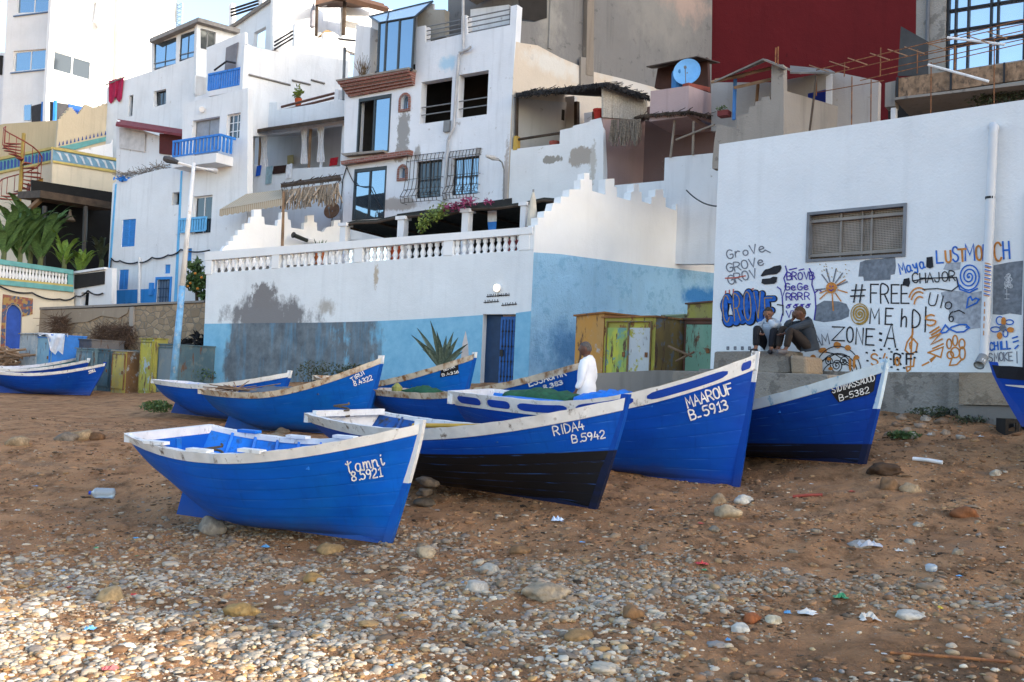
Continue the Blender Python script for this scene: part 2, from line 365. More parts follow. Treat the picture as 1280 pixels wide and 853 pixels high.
def sand():
    m, t, b, N, Lk = nmat('brown_beach_earth'); p = pos(t)
    a = tex(t, 'Noise', p, .8, 7, .62); b2 = tex(t, 'Noise', pos(t, (1, .6, 1)), 3.2, 9, .7); c3 = tex(t, 'Noise', p, 28, 5, .7); d4 = tex(t, 'Noise', pos(t, (.6, 1.6, 1)), 1.3, 8, .7)
    cc = mix(t, ramp(t, a.outputs[0], .35, .68), c('a87b58'), c('bd9069'))
    cc = mix(t, ramp(t, b2.outputs[0], .47, .66), cc, c('70523a'))
    cc = mix(t, mth(t, 'MULTIPLY', ramp(t, d4.outputs[0], .55, .66), .75), cc, c('8f745d'))
    cc = mix(t, mth(t, 'MULTIPLY', ramp(t, c3.outputs[0], .56, .7), .5), cc, c('c2a483'))
    v = N('ShaderNodeTexVoronoi'); v.inputs['Scale'].default_value = 22; Lk(p, v.inputs['Vector'])
    cc = mix(t, ramp(t, v.outputs['Distance'], .10, .16, (.75, .75, .75), (0, 0, 0)), cc, c('ad9880'))
    dm = N('ShaderNodeVectorMath'); dm.operation = 'LENGTH'; Lk(pos(t, (.34, .40, 0), (-1.1, -2.75, 0)), dm.inputs[0]); dmp = mth(t, 'ADD', dm.outputs['Value'], mth(t, 'MULTIPLY', d4.outputs[0], 1.1))
    cc = mix(t, mth(t, 'MULTIPLY', ramp(t, dmp, .7, 2.1, (1, 1, 1), (0, 0, 0)), .8), cc, c('5e4937'))
    Lk(cc, b.inputs['Base Color']); b.inputs['Roughness'].default_value = .95; b.inputs['Specular IOR Level'].default_value = .1
    h = mth(t, 'ADD', c3.outputs[0], mth(t, 'MULTIPLY', b2.outputs[0], 2.2)); bump(t, b, h, 1.0, .05); return m
me.materials.append(sand()); ground = bpy.data.objects.new('beach', me); COL.objects.link(ground); setp(ground, kind='structure')

# ---------------------------------------------------------------- pebbles, gravel and stones
def ico(sub):
    bm = bmesh.new(); bmesh.ops.create_icosphere(bm, subdivisions=sub, radius=1); v = np.array([q.co[:] for q in bm.verts]); f = np.array([[q.index for q in g.verts] for g in bm.faces]); bm.free(); return v, f
ICO = {k: ico(k) for k in (1, 2, 3, 4)}
PALE = [c(h) for h in ('c9c0b3', 'b3aca3', 'dad1c1', 'a0978d', 'c4ad8a', 'b3946a', '9b999a', 'd6cfc4', '8c8279', 'a6825f', 'bdb5ab', 'e0d9cc', 'a08d79', 'b7a58d')]
def attr_mat(name, rough=.85, bmp=.35):
    m, t, b, N, Lk = nmat(name); a = N('ShaderNodeAttribute'); a.attribute_name = 'col'
    n = tex(t, 'Noise', pos(t), 30, 5, .65); cc = mix(t, ramp(t, n.outputs[0], .3, .75), a.outputs[0], (.72, .70, .67), 'MULTIPLY')
    cc = mix(t, .55, a.outputs[0], cc); dn = tex(t, 'Noise', pos(t), 1.7, 6); cc = mix(t, mth(t, 'MULTIPLY', ramp(t, dn.outputs[0], .45, .65), .25), cc, c('987b5e')); Lk(cc, b.inputs['Base Color']); b.inputs['Roughness'].default_value = rough; b.inputs['Specular IOR Level'].default_value = .15
    bump(t, b, n.outputs[0], bmp, .02); return m
PEBM = attr_mat('sea_worn_stone')
def stones(name, P, S, sub, cols, smooth, mat, **kw):
    v0, f0 = ICO[sub]; n = len(P); nv = len(v0)
    jit = 1+(RNG.random((n, nv))-.5)*.38
    V = v0[None]*jit[..., None]*S[:, None, :]
    a = RNG.random(n)*6.283; tl = (RNG.random(n)-.5)*.7
    y2 = V[..., 1]*np.cos(tl)[:, None]-V[..., 2]*np.sin(tl)[:, None]; z2 = V[..., 1]*np.sin(tl)[:, None]+V[..., 2]*np.cos(tl)[:, None]
    x3 = V[..., 0]*np.cos(a)[:, None]-y2*np.sin(a)[:, None]; y3 = V[..., 0]*np.sin(a)[:, None]+y2*np.cos(a)[:, None]
    V = np.stack([x3, y3, z2], -1)+P[:, None, :]
    Fc = (f0[None]+(np.arange(n)*nv)[:, None, None]).reshape(-1, 3)
    me = bpy.data.meshes.new(name); me.vertices.add(n*nv); me.vertices.foreach_set('co', V.ravel())
    me.loops.add(Fc.size); me.loops.foreach_set('vertex_index', Fc.ravel()); me.polygons.add(len(Fc)); me.polygons.foreach_set('loop_start', np.arange(len(Fc))*3); me.update(calc_edges=True)
    at_ = me.attributes.new('col', 'FLOAT_COLOR', 'POINT'); C4 = np.ones((n, nv, 4)); C4[..., :3] = cols[:, None, :]; at_.data.foreach_set('color', C4.ravel())
    if smooth: me.polygons.foreach_set('use_smooth', [True]*len(Fc))
    me.materials.append(mat); o = bpy.data.objects.new(name, me); COL.objects.link(o); return setp(o, **kw)
def sstep(a, b_, x): t = np.clip((x-a)/(b_-a), 0, 1); return t*t*(3-2*t)
def peb_density(px, py):
    """how thickly the shingle lies: thick bank in the near left corner, thinning uphill and to the right"""
    line = 700+np.clip(px-120, 0, 700)*.075+np.clip(px-800, 0, 600)*.22
    d = sstep(-70, 70, py-line)*(1-.95*sstep(640, 930, px))
    band = np.exp(-((py-(668+px*.02))/22)**2)*sstep(150, 260, px)*(1-sstep(520, 680, px))*.75
    band2 = np.exp(-((py-(745-(px-500)*.02))/28)**2)*sstep(450, 560, px)*(1-sstep(900, 1010, px))*.8
    band3 = np.exp(-((py-(715+(px-900)*.12))/22)**2)*sstep(820, 900, px)*.22
    band4 = np.exp(-((py-700)/20)**2)*(1-sstep(220, 420, px))*.35
    return np.clip(d+band+band2+band3+band4+.006, 0, 1)
def scatter(n, y0, y1, thr, size, sub, name, smooth, flat=.55, **kw):
    y = y0+(y1-y0)*RNG.random(n)**.9; x = (RNG.random(n)-.5)*2*(.56*y+.8)
    z = gz(x, y); p = np.stack([x, y, z], 1); q = proj(p); d = peb_density(q[:, 0], q[:, 1])
    cl = vnoise(x, y, 1.4, 9)*.6+vnoise(x, y, 4, 12)*.4
    keep = RNG.random(n) < np.clip(d*(0.22+1.6*sstep(.36, .66, cl))+thr, 0, 1); p = p[keep]; m = len(p)
    s = size*np.exp(np.clip(RNG.normal(0, .38, m), -.9, .75)); S = np.stack([s, s*(.6+.35*RNG.random(m)), s*(flat*.6+flat*.5*RNG.random(m))], 1)
    p[:, 2] += S[:, 2]*(.55*RNG.random(m)-.15)
    cols = np.array(PALE)[RNG.integers(0, len(PALE), m)]*(.56+.44*RNG.random((m, 1)))*np.array([1.0, .965, .90])
    far = sstep(8.2, 10.5, y[keep]+.35*x[keep])[:, None]; cols = cols*(1-far)+far*(cols*.5+np.array([.10, .072, .05]))  # shade of the upper band put into the stone colour: darker, browner
    return stones(name, p, S, sub, np.clip(cols, 0, .8), smooth, PEBM, **kw)
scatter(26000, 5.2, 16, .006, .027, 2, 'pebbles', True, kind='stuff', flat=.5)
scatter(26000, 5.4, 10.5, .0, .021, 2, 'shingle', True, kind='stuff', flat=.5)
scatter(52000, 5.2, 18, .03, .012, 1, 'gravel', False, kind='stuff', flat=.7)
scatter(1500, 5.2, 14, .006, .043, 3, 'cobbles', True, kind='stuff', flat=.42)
def grit(n):
    y = 5+20*RNG.random(n)**1.4; x = (RNG.random(n)-.5)*2*(.55*y+.6); z = gz(x, y); keep = vnoise(x, y, 1.1, 21)*.6+vnoise(x, y, 3.5, 22)*.4 > .45
    p = np.stack([x, y, z+.002], 1)[keep]; m = len(p); s = .010*np.exp(RNG.normal(0, .5, m)); S = np.stack([s*(1+1.5*RNG.random(m)), s, s*.5], 1)
    pal = np.array([c(h) for h in ('5b4634', '4a3a2c', '8d7a66', '726050', 'b9ab98', '3c3128', '9c8a74')])
    stones('grit', p, S, 1, pal[RNG.integers(0, len(pal), m)], False, PEBM, kind='stuff')
grit(34000)
def clods(n):
    y = 5.4+14*RNG.random(n)**1.2; x = (RNG.random(n)-.5)*2*(.55*y+.6); keep = vnoise(x, y, .8, 31)*.6+vnoise(x, y, 3, 32)*.4 > .48
    p = np.stack([x, y, gz(x, y)], 1)[keep]; m = len(p); s = .018*np.exp(np.clip(RNG.normal(0, .5, m), -1, 1.1)); S = np.stack([s*(1+.6*RNG.random(m)), s, s*.55], 1)
    pal = np.array([c(h) for h in ('8d6a4e', '7a5a42', '9c785a', '69503c', 'a5835f')]); stones('earth_clods', p, S, 2, pal[RNG.integers(0, len(pal), m)]*(.8+.35*RNG.random((m, 1))), False, PEBM, kind='stuff')
clods(9000)
def rock(px, py, w, label, col='b7a78f', h=.62, name='stone', group=None, base=None, seed=0, dep=.8, rz=None, cat='stone'):
    """a stone w pixels wide whose foot is seen at (px,py)"""
    g = G(px, py) if base is None else np.array(base); s = w*g[1]/FPX/2
    v0, f0 = ICO[4 if w > 40 else 3]; r_ = random.Random(seed or int(px*13+py)); ofs = Vector((r_.random()*50, r_.random()*50, r_.random()*50))
    V = []
    for q in v0:
        k = 1+.42*noise.noise(Vector(q)*1.1+ofs)+.16*noise.noise(Vector(q)*2.9+ofs)
        V.append((q[0]*s*k, q[1]*s*dep*k, max(q[2], -.75)*s*h*k))
    a = rz if rz is not None else r_.uniform(-.4, .4); mb = MB().add([(x*math.cos(a)-y*math.sin(a), x*math.sin(a)+y*math.cos(a), z) for x, y, z in V], f0)
    m = simple('stone_'+col, tuple(x*.78 for x in c(col)), .92, .32, 9, .5, 45, dirt=tuple(x*.55 for x in c(col)), dirt_amt=.6, src='obj')
    o = mb.build(name, m, smooth=True, label=label, cat=cat); 
    if group: o['group'] = group
    o.location = (g[0], g[1]+s*dep*.4, g[2]+s*h*(.26 if base is None and w < 60 and px != 264 and px != 532 else .45)); return o
rock(264, 669, 30, 'grey rounded stone propping the bilge of the nearest boat', '9a9389', .95)
rock(532, 697, 24, 'pale domed stone on the sand right of the nearest bow', 'bba98f', .8)
rock(596, 740, 32, 'white topped stone half sunk among the pebbles', 'c8c0b4', .75)
rock(685, 747, 56, 'widest flat tan slab of stone in the shingle', 'ab9a82', .45)
rock(614, 716, 24, 'small whitish stone above the flat tan slab', 'bdb5a8', .7)
rock(792, 772, 28, 'squarish brown stone alone on the sand at the shingle edge', '94714f', .85)
rock(911, 645, 32, 'tan oval stone, nearest of the three below the tallest bow', 'bfa98a', .62)
rock(929, 630, 24, 'whitest angular stone of the three below the tallest bow', 'd8d2c6', .75)
rock(900, 629, 22, 'dull brown stone, left of the three below the tallest bow', 'a58f74', .7)
rock(1113, 612, 26, 'brown pitted stone beside a tan one on the right of the beach', '8f6e50', .8)
rock(1140, 615, 26, 'smooth tan stone beside a brown one on the right of the beach', 'b59c7c', .65)
rock(1208, 646, 30, 'reddish clod of earth on the far right of the beach', '96613f', .6, cat='clod')
rock(1110, 592, 46, 'long dark brown log like stone behind the far right bow', '55402f', .42)
rock(1246, 594, 16, 'small pale stone below the black crate', 'c4b9a8', .7)
rock(100, 551, 28, 'tan boulder in the middle of three at the left of the beach', 'a98f6e', .75)
rock(82, 551, 30, 'grey flattish boulder, left of three at the left of the beach', '87796a', .5)
rock(120, 550, 24, 'dark brown boulder, right of three at the left of the beach', '75563c', .6)
rock(20, 556, 30, 'sandy boulder at the far left edge of the beach', 'a48d70', .5)
rock(391, 728, 26, 'ochre stone among grey shingle near the boats', 'b08a55', .6)
rock(412, 692, 30, 'ochre brown stone in the shingle under the nearest hull', 'a3875f', .65)
rock(941, 778, 24, 'orange brown lump of brick in the litter line', 'a5623c', .7, name='brick_lump', cat='brick')
rock(926, 790, 22, 'white stone below the orange lump in the litter line', 'd6d0c4', .7)
rock(968, 779, 22, 'cream stone right of the orange lump in the litter line', 'cdc3ab', .6)
rock(300, 770, 44, 'ochre rock with a bare top in the bright shingle', 'b5935d', .55)
rock(138, 752, 34, 'squat tan rock in the bright shingle at the left', 'b39a74', .8)
rock(725, 800, 40, 'brownish rock lying flat in the near shingle', 'a08058', .4)
rock(1080, 684, 36, 'pale flat stone alone on the right hand sand', 'b3aaa0', .3)
rock(1140, 773, 38, 'flat white stone at the right end of the litter line', 'cfc9bd', .35)
rock(650, 691, 24, 'low brown stone on the sand below the black hull', '8c6d4e', .6)
rock(530, 632, 26, 'lowest stone of the pile wedged beside the black hull', '5f564c', .55, dep=.9)
b0 = G(530, 632)
for k, (dz, w, lab) in enumerate(((.145, 22, 'middle stone of the pile wedged beside the black hull'), (.28, 26, 'tilted top stone of the pile wedged beside the black hull'))):
    o = rock(0, 0, w, lab, '6b6157', .5, base=(b0[0]+.02*k, b0[1], b0[2]+dz), seed=31+k, dep=.9); o.rotation_euler[1] = .25*k
rock(318, 545, 16, 'leftmost stone under the hull of the mid left boat', '8a7a68', .5)
rock(345, 547, 22, 'flat stone in the middle under the mid left boat', '93816b', .45)
rock(352, 542, 18, 'rearmost stone under the mid left boat', '7d6e5c', .6)
rock(405, 540, 24, 'rounded pale stone under the bow of the mid left boat', '9c8d7a', .8) if False else None
for k, (px, py, w) in enumerate([(1135, 540, 12), (1152, 535, 16), (1143, 548, 14), (1120, 533, 12), (1165, 545, 11), (1128, 524, 14), (1158, 526, 13), (1178, 530, 16), (1183, 543, 12), (1110, 545, 10), (1201, 548, 11), (1223, 543, 9)]):
    rock(px, py, w, 'lump of rubble on the earth bank in front of the concrete base', ('b59f88', 'a58f7a', 'bfb3a4', '8d745e')[k % 4], .7, name='rubble', group='rubble on the earth bank', cat='rubble')
for k in range(28):
    px = RNG.uniform(560, 1275); py = RNG.uniform(640, 845)
    rock(px, py, RNG.uniform(8, 15), 'small loose stone lying on the open sand', ('a39581', '94795c', 'b1a797', '7d6650', '8e8476')[k % 5], RNG.uniform(.4, .8), group='small loose stones on the sand')

# ---------------------------------------------------------------- boats
BOATQ = {
    'tamri': [-4.3314, 12.9292, 0.1318, -0.4686, -0.0076, 0.0588, 3.8029, 1.8496, 1.0641, 0.9588, 1.3806, 0.4021],
    'ridal': [-2.5729, 15.5856, 0.5457, -0.6966, -0.0156, 0.0275, 5.2378, 1.9186, 0.8618, 0.798, 1.393, 0.4239],
    'maarouf': [-0.6594, 16.6934, 0.7771, -0.466, -0.0404, 0.0373, 4.6944, 1.9097, 1.0533, 1.0515, 1.9644, 0.1562],
    'sidi': [2.6788, 18.1269, 0.878, -1.0086, 0.0386, 0.0007, 4.9279, 1.8066, 0.85, 0.7079, 1.4343, 0.3915],
    'tirui': [-6.123, 21.0841, 0.7618, -0.3502, 0.0181, 0.0269, 3.8387, 1.727, 0.8307, 0.7855, 1.5291, 0.3981],
    'essaghir': [-2.6442, 20.7303, 0.9691, -0.6442, -0.0053, 0.0139, 5.0212, 1.7686, 0.7794, 0.7567, 1.4861, 0.4],
    'benar': [-4.5756, 25.9733, 1.0999, -0.7159, 0.0073, 0.0112, 4.9942, 1.7929, 0.85, 0.6748, 1.4552, 0.4],
    'backleft': [-9.1843, 26.8102, 0.7958, -0.4537, -0.0347, -0.0201, 4.0039, 1.6513, 0.8442, 0.8226, 1.3361, 0.4058],
    'farleft': [-18.6694, 36.0095, 0.8127, 0.1008, 0.0107, -0.0151, 3.9041, 1.5293, 0.7731, 0.7161, 1.1793, 0.5327],
}
GL = {
 'A': [[(0, 0), (2, 6), (4, 0)], [(.9, 2.2), (3.1, 2.2)]], 'B': [[(0, 0), (0, 6), (2.4, 5.9), (3.4, 5), (3.2, 3.9), (2, 3.2), (.1, 3.1)], [(2, 3.2), (3.7, 2.6), (3.8, 1), (2.8, .1), (0, 0)]],
 'C': [[(3.8, 5), (2.8, 5.9), (1.4, 5.8), (.3, 4.6), (.1, 3), (.4, 1.2), (1.5, .1), (2.9, .1), (3.8, 1)]], 'D': [[(0, 0), (0, 6), (1.8, 5.8), (3.4, 4.6), (3.8, 3), (3.3, 1.2), (1.8, .2), (0, 0)]],
 'E': [[(3.6, 6), (0, 6), (0, 0), (3.7, 0)], [(0, 3.1), (2.8, 3.2)]], 'F': [[(3.7, 6), (0, 6), (0, 0)], [(0, 3.2), (2.8, 3.2)]],
 'G': [[(3.7, 5), (2.6, 5.9), (1.2, 5.6), (.2, 4.2), (.1, 2.4), (.8, .6), (2.2, 0), (3.6, .8), (3.7, 2.7), (2.2, 2.7)]], 'H': [[(0, 0), (0, 6)], [(3.7, 0), (3.7, 6)], [(0, 3), (3.7, 3)]],
 'I': [[(1.5, 0), (1.5, 6)]], 'J': [[(3, 6), (3, 1.4), (2, .1), (.6, .4), (.1, 1.5)]], 'K': [[(0, 0), (0, 6)], [(3.6, 6), (.1, 2.8), (3.8, 0)]], 'L': [[(0, 6), (0, 0), (3.5, 0)]],
 'M': [[(0, 0), (.3, 6), (2.1, 2), (3.9, 6), (4.2, 0)]], 'N': [[(0, 0), (0, 6), (3.7, 0), (3.7, 6)]], 'O': [[(1.9, 6), (.5, 5.2), (0, 3), (.5, .8), (1.9, 0), (3.3, .8), (3.8, 3), (3.3, 5.2), (1.9, 6)]],
 'P': [[(0, 0), (0, 6), (2.6, 5.9), (3.6, 4.8), (3.2, 3.4), (2, 2.9), (0, 2.8)]], 'R': [[(0, 0), (0, 6), (2.6, 5.9), (3.6, 4.8), (3.1, 3.5), (1.8, 3), (.1, 2.9)], [(1.7, 3), (3.8, 0)]],
 'S': [[(3.6, 5.1), (2.5, 6), (.9, 5.8), (.2, 4.6), (.9, 3.5), (2.8, 2.7), (3.7, 1.5), (2.9, .2), (1.2, 0), (.1, .9)]], 'T': [[(0, 6), (4, 6)], [(2, 6), (2, 0)]],
 'U': [[(0, 6), (.1, 1.5), (1, .1), (2.6, .1), (3.6, 1.4), (3.7, 6)]], 'V': [[(0, 6), (1.9, 0), (3.8, 6)]], 'X': [[(0, 0), (3.6, 6)], [(0, 6), (3.6, 0)]], 'Y': [[(0, 6), (1.9, 3), (3.8, 6)], [(1.9, 3), (1.9, 0)]],
 'Z': [[(0, 6), (3.8, 6), (0, 0), (3.9, 0)]], '0': [[(1.9, 6), (.4, 4.8), (.2, 1.4), (1.9, 0), (3.5, 1.4), (3.5, 4.6), (1.9, 6)]], '1': [[(.6, 4.6), (2, 6), (2, 0)], [(.8, 0), (3.2, 0)]],
 '2': [[(.2, 4.8), (1.2, 6), (2.8, 5.9), (3.5, 4.6), (2.8, 2.9), (.1, 0), (3.8, 0)]], '3': [[(.2, 5.4), (1.8, 6), (3.2, 5.2), (3, 3.8), (1.5, 3.2), (3.2, 2.6), (3.5, 1.1), (2, 0), (.1, .6)]],
 '4': [[(1.5, 6), (.1, 2), (3.8, 2)], [(2.7, 3.6), (2.7, 0)]], '5': [[(3.6, 6), (.6, 6), (.3, 3.5), (2.2, 3.7), (3.6, 2.4), (3.2, .7), (1.6, 0), (.1, .6)]],
 '6': [[(3, 6), (1, 4.6), (.2, 2), (1, .2), (2.6, 0), (3.6, 1.4), (2.8, 3), (1, 2.8), (.3, 1.8)]], '8': [[(1.9, 3.2), (.5, 4.2), (.8, 5.7), (2, 6), (3.3, 5.4), (3.2, 4.2), (1.9, 3.2), (.3, 2), (.4, .6), (1.9, 0), (3.5, .7), (3.4, 2), (1.9, 3.2)]],
 '9': [[(3.4, 4.2), (2.4, 2.9), (.8, 3.2), (.2, 4.6), (1.2, 5.9), (2.8, 5.8), (3.5, 4.4), (3.3, 2), (2.2, 0)]], '.': [[(1.3, 0), (1.9, .1)]], '-': [[(.4, 2.2), (3.0, 2.3)]], '_': [[(.4, .4), (2.4, .5)]],
 ':': [[(1.6, 1.1), (2, 1.3)], [(1.6, 4), (2, 4.2)]], '#': [[(1, 0), (1.6, 6)], [(2.8, 0), (3.4, 6)], [(0, 2), (4.1, 2.3)], [(.2, 4), (4.3, 4.3)]], ' ': [],
 'a': [[(3, 3.4), (1.4, 3.8), (.3, 2.4), (.6, .5), (1.8, 0), (3, 1.2), (3.1, 3.5), (3.1, .8), (3.8, .2)]], 'm': [[(0, 0), (.2, 3.6), (.3, 2.4), (1.2, 3.6), (1.9, 3), (1.9, .2), (2, 2.4), (2.9, 3.6), (3.7, 3), (3.8, .4), (4.3, .2)]],
 't': [[(1.4, 6), (1.2, .9), (2, 0), (3, .6)], [(0, 5), (1.2, 4.4), (3.2, 5.4)]], 'r': [[(.2, 0), (.6, 3.6), (.8, 2.6), (2, 3.7), (3.2, 3.2)]], 'n': [[(.2, 0), (.4, 3.6), (.6, 2.5), (1.8, 3.6), (2.8, 3), (3, .4), (3.6, .2)]],
 'i': [[(.8, 3.4), (.8, .6), (1.5, .1), (2.2, .9)], [(.9, 4.8), (1.1, 5.2)]], 'y': [[(.2, 3.5), (.8, 1.6), (2, 1.5), (3, 3.6), (2.6, -.8), (1.4, -1.8), (.4, -1)]], 'h': [[(.2, 0), (.2, 6)], [(.2, 2.2), (1.6, 3.4), (3, 3), (3.2, 0)]],
 'e': [[(.3, 1.9), (3.1, 2.3), (2.6, 3.6), (1.2, 3.7), (.2, 2.2), (.8, .4), (2.4, 0), (3.6, .8)]], 'o': [[(1.8, 3.6), (.4, 2.8), (.4, .8), (1.8, 0), (3.1, 1), (3, 2.9), (1.8, 3.6)]], 'v': [[(0, 4), (1.5, 0), (3.2, 5)]],
 's': [[(2.8, 3), (1.6, 3.7), (.4, 3), (1.2, 2), (2.8, 1.2), (2, .1), (.3, .5)]], 'l': [[(1, 6), (1, 0)]], 'q': [[(2.6, 2.6), (1.2, 3), (.3, 1.6), (1.2, .2), (2.6, 1), (3, 3.4), (1.6, 4.4), (4, 4.6)]]}
def smooth_line(p, k=4):
    if len(p) < 3: return [tuple(q) for q in p]
    p = [np.array(q, float) for q in p]; o = []
    for i in range(len(p)-1):
        a, b_, c_, d = p[max(i-1, 0)], p[i], p[i+1], p[min(i+2, len(p)-1)]
        for j in range(k):
            t = j/k; o.append(tuple(.5*((2*b_)+(-a+c_)*t+(2*a-5*b_+4*c_-d)*t*t+(-a+3*b_-3*c_+d)*t**3)))
    return o+[tuple(p[-1])]
CURVY = set('BCDGOPRSUJ0235689amtrniyheosvq')
def text_strokes(s, x0, y0, x1, y1, h, slant=0.0, adv=4.9, fit=True, jitter=0.0, rnd=random.Random(3)):
    """pixel polylines of hand lettering whose baseline runs (x0,y0)-(x1,y1)"""
    wd = {'I': 3.2, '.': 2.6, ':': 3, 'i': 2.6, 'm': 5.2, 'M': 5.4, '1': 3.8, 'l': 2.4, ' ': 3}
    tot = sum(wd.get(ch, adv) for ch in s)-.9; ex = np.array([x1-x0, y1-y0])/tot; ln = np.linalg.norm(ex); ey = np.array([ex[1], -ex[0]])/ln*h/6; ey = ey+ex*slant
    o = []; cx = 0
    for ch in s:
        j = np.array([rnd.uniform(-1, 1), rnd.uniform(-1, 1)])*jitter
        for ln_ in GL.get(ch, []):
            pts = smooth_line(ln_, 4) if ch in CURVY else ln_
            o.append([tuple(np.array([x0, y0])+j+ex*(cx+a)+ey*b_) for a, b_ in pts])
        cx += wd.get(ch, adv)
    return o
def ribbon2d(pts, w):
    """outline quads of a brushed line in pixel space -> list of (left,right) pairs"""
    p = [np.array(q, float) for q in pts]; o = []; n = len(p); closed = n > 3 and np.linalg.norm(p[0]-p[-1]) < 1e-6
    for i in range(n):
        a = p[i]-p[i-1] if i else (p[0]-p[-2] if closed else p[1]-p[0]); b_ = p[i+1]-p[i] if i < n-1 else (p[1]-p[0] if closed else a)
        a = a/(np.linalg.norm(a)+1e-9); b_ = b_/(np.linalg.norm(b_)+1e-9); t = a+b_; t = t/(np.linalg.norm(t)+1e-9) if np.linalg.norm(t) > .3 else b_
        nn = np.array([-t[1], t[0]]); k = 1/max(.6, abs(nn @ np.array([-a[1], a[0]])))
        e = -t*w*.4 if i == 0 and not closed else (t*w*.4 if i == n-1 and not closed else 0)
        o.append((p[i]+nn*w/2*k+e, p[i]-nn*w/2*k+e))
    return o
class Paint:
    """brush strokes laid on a real surface; surf(px,py) -> (point, normal)"""
    def __init__(s, surf): s.surf = surf; s.k = 0
    def strokes(s, lines, w, mb=None, base=.003):
        mb = mb or MB()
        for ln in lines:
            rb = ribbon2d(ln, w); s.k += 1; m = len(rb); vs = []; ok = True
            for i, (a, b_) in enumerate(rb):
                for q in (a, b_):
                    h = s.surf(*q)
                    if h is None: ok = False; break
                    vs.append(np.array(h[0])+np.array(h[1])*(base+(s.k % 40)*.00035+i*.00004))
                if not ok: break
            if ok: mb.add(vs, [(2*i, 2*i+1, 2*i+3, 2*i+2) for i in range(m-1)])
        return mb
    def blob(s, pts, mb=None, base=.002):
        mb = mb or MB(); s.k += 1; vs = []
        for q in pts:
            h = s.surf(*q)
            if h is None: return mb
            vs.append(np.array(h[0])+np.array(h[1])*(base+(s.k % 40)*.00035))
        tri = tessellate_polygon([[Vector((x, y, 0)) for x, y in pts]]); return mb.add(vs, tri)
def paint_mat(name, col, rough=.75): return simple(name, col, rough, .3, 14, .1, 60)
LET_W = paint_mat('white_lettering', (.72, .72, .72))

def zs_f(t, Ds, Dm, Db, t0=.33):
    return Dm+(Ds-Dm)*((t0-t)/t0)**2 if t < t0 else Dm+(Db-Dm)*((t-t0)/(1-t0))**1.9
def bs_f(t, B, Bt=.78):
    return B/2*(1-(1-Bt)*((.42-t)/.42)**2) if t < .42 else B/2*(1-((t-.42)/.58)**2.3)+.02
def smst(a, b_, x):
    t = min(1, max(0, (x-a)/(b_-a))); return t*t*(3-2*t)
def hull_paint(name, col, low=None, wl=(0, 0), L=5, wear=(.05, .19, .60), worn=.3, rough=.5):
    m, t, b, N, Lk = nmat(name); p = pos(t, src='obj')
    n1 = tex(t, 'Noise', pos(t, (.5, 1, 2.5), src='obj'), 1.6, 7, .62); cc = mix(t, ramp(t, n1.outputs[0], .3, .72), tuple(x*.8 for x in col), tuple(x*1.18 for x in col))
    n2 = tex(t, 'Noise', pos(t, (.45, 1, 9), src='obj'), 3, 8, .7); cc = mix(t, mth(t, 'MULTIPLY', ramp(t, n2.outputs[0], .62, .72), worn), cc, wear)
    n3 = tex(t, 'Noise', p, 5, 9, .72); cc = mix(t, mth(t, 'MULTIPLY', ramp(t, n3.outputs[0], .66, .72), .6), cc, tuple(x*.3 for x in col))
    n4 = tex(t, 'Noise', pos(t, (1, 1, 1), (4, 2, 7), src='obj'), .9, 5, .6); cc = mix(t, mth(t, 'MULTIPLY', ramp(t, n4.outputs[0], .45, .68), .5), cc, (col[0]*1.5+.004, col[1]*1.7, min(.62, col[2]*1.12)))
    n5 = tex(t, 'Noise', pos(t, (7, 2, .35), src='obj'), 1.5, 6, .65); cc = mix(t, mth(t, 'MULTIPLY', ramp(t, n5.outputs[0], .56, .74), .4), cc, tuple(x*.42 for x in col))
    n6 = tex(t, 'Noise', pos(t, (1, 1, 2.2), (1, 8, 3), src='obj'), 11, 10, .78); cc = mix(t, mth(t, 'MULTIPLY', ramp(t, n6.outputs[0], .665, .70), .55), cc, (.10, .22, .42)); cc = mix(t, mth(t, 'MULTIPLY', ramp(t, n6.outputs[0], .27, .31, (1, 1, 1), (0, 0, 0)), .6), cc, (.05, .045, .04))
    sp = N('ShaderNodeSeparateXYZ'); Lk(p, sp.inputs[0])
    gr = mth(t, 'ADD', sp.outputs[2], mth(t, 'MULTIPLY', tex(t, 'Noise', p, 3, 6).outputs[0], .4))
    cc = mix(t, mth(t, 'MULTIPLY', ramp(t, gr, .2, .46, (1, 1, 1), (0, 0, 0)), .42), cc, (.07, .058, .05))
    if low:
        x = mth(t, 'DIVIDE', sp.outputs[0], L); e = mth(t, 'SUBTRACT', sp.outputs[2], mth(t, 'ADD', wl[0], mth(t, 'MULTIPLY', mth(t, 'MULTIPLY', x, x), wl[1])))
        cc = mix(t, ramp(t, mth(t, 'ADD', mth(t, 'MULTIPLY', e, 4), .5), .48, .53, (1, 1, 1), (0, 0, 0)), cc, low)
    a = N('ShaderNodeAttribute'); a.attribute_name = 'plank'; fr = mth(t, 'FRACT', a.outputs['Fac']); seam = ramp(t, fr, 0, .09)
    cc = mix(t, mth(t, 'MULTIPLY', ramp(t, fr, .0, .05, (1, 1, 1), (0, 0, 0)), mth(t, 'ADD', .08, mth(t, 'MULTIPLY', ramp(t, n1.outputs[0], .4, .65), .3))), cc, tuple(x*.35 for x in col))
    cc = mix(t, mth(t, 'MULTIPLY', mth(t, 'MULTIPLY', ramp(t, fr, .86, .97), ramp(t, n2.outputs[0], .5, .6)), .45), cc, wear)
    Lk(cc, b.inputs['Base Color']); b.inputs['Roughness'].default_value = rough; b.inputs['Specular IOR Level'].default_value = .2
    h = mth(t, 'ADD', mth(t, 'MULTIPLY', seam, .8), mth(t, 'MULTIPLY', n1.outputs[0], .8)); bump(t, b, h, .28, .012); return m
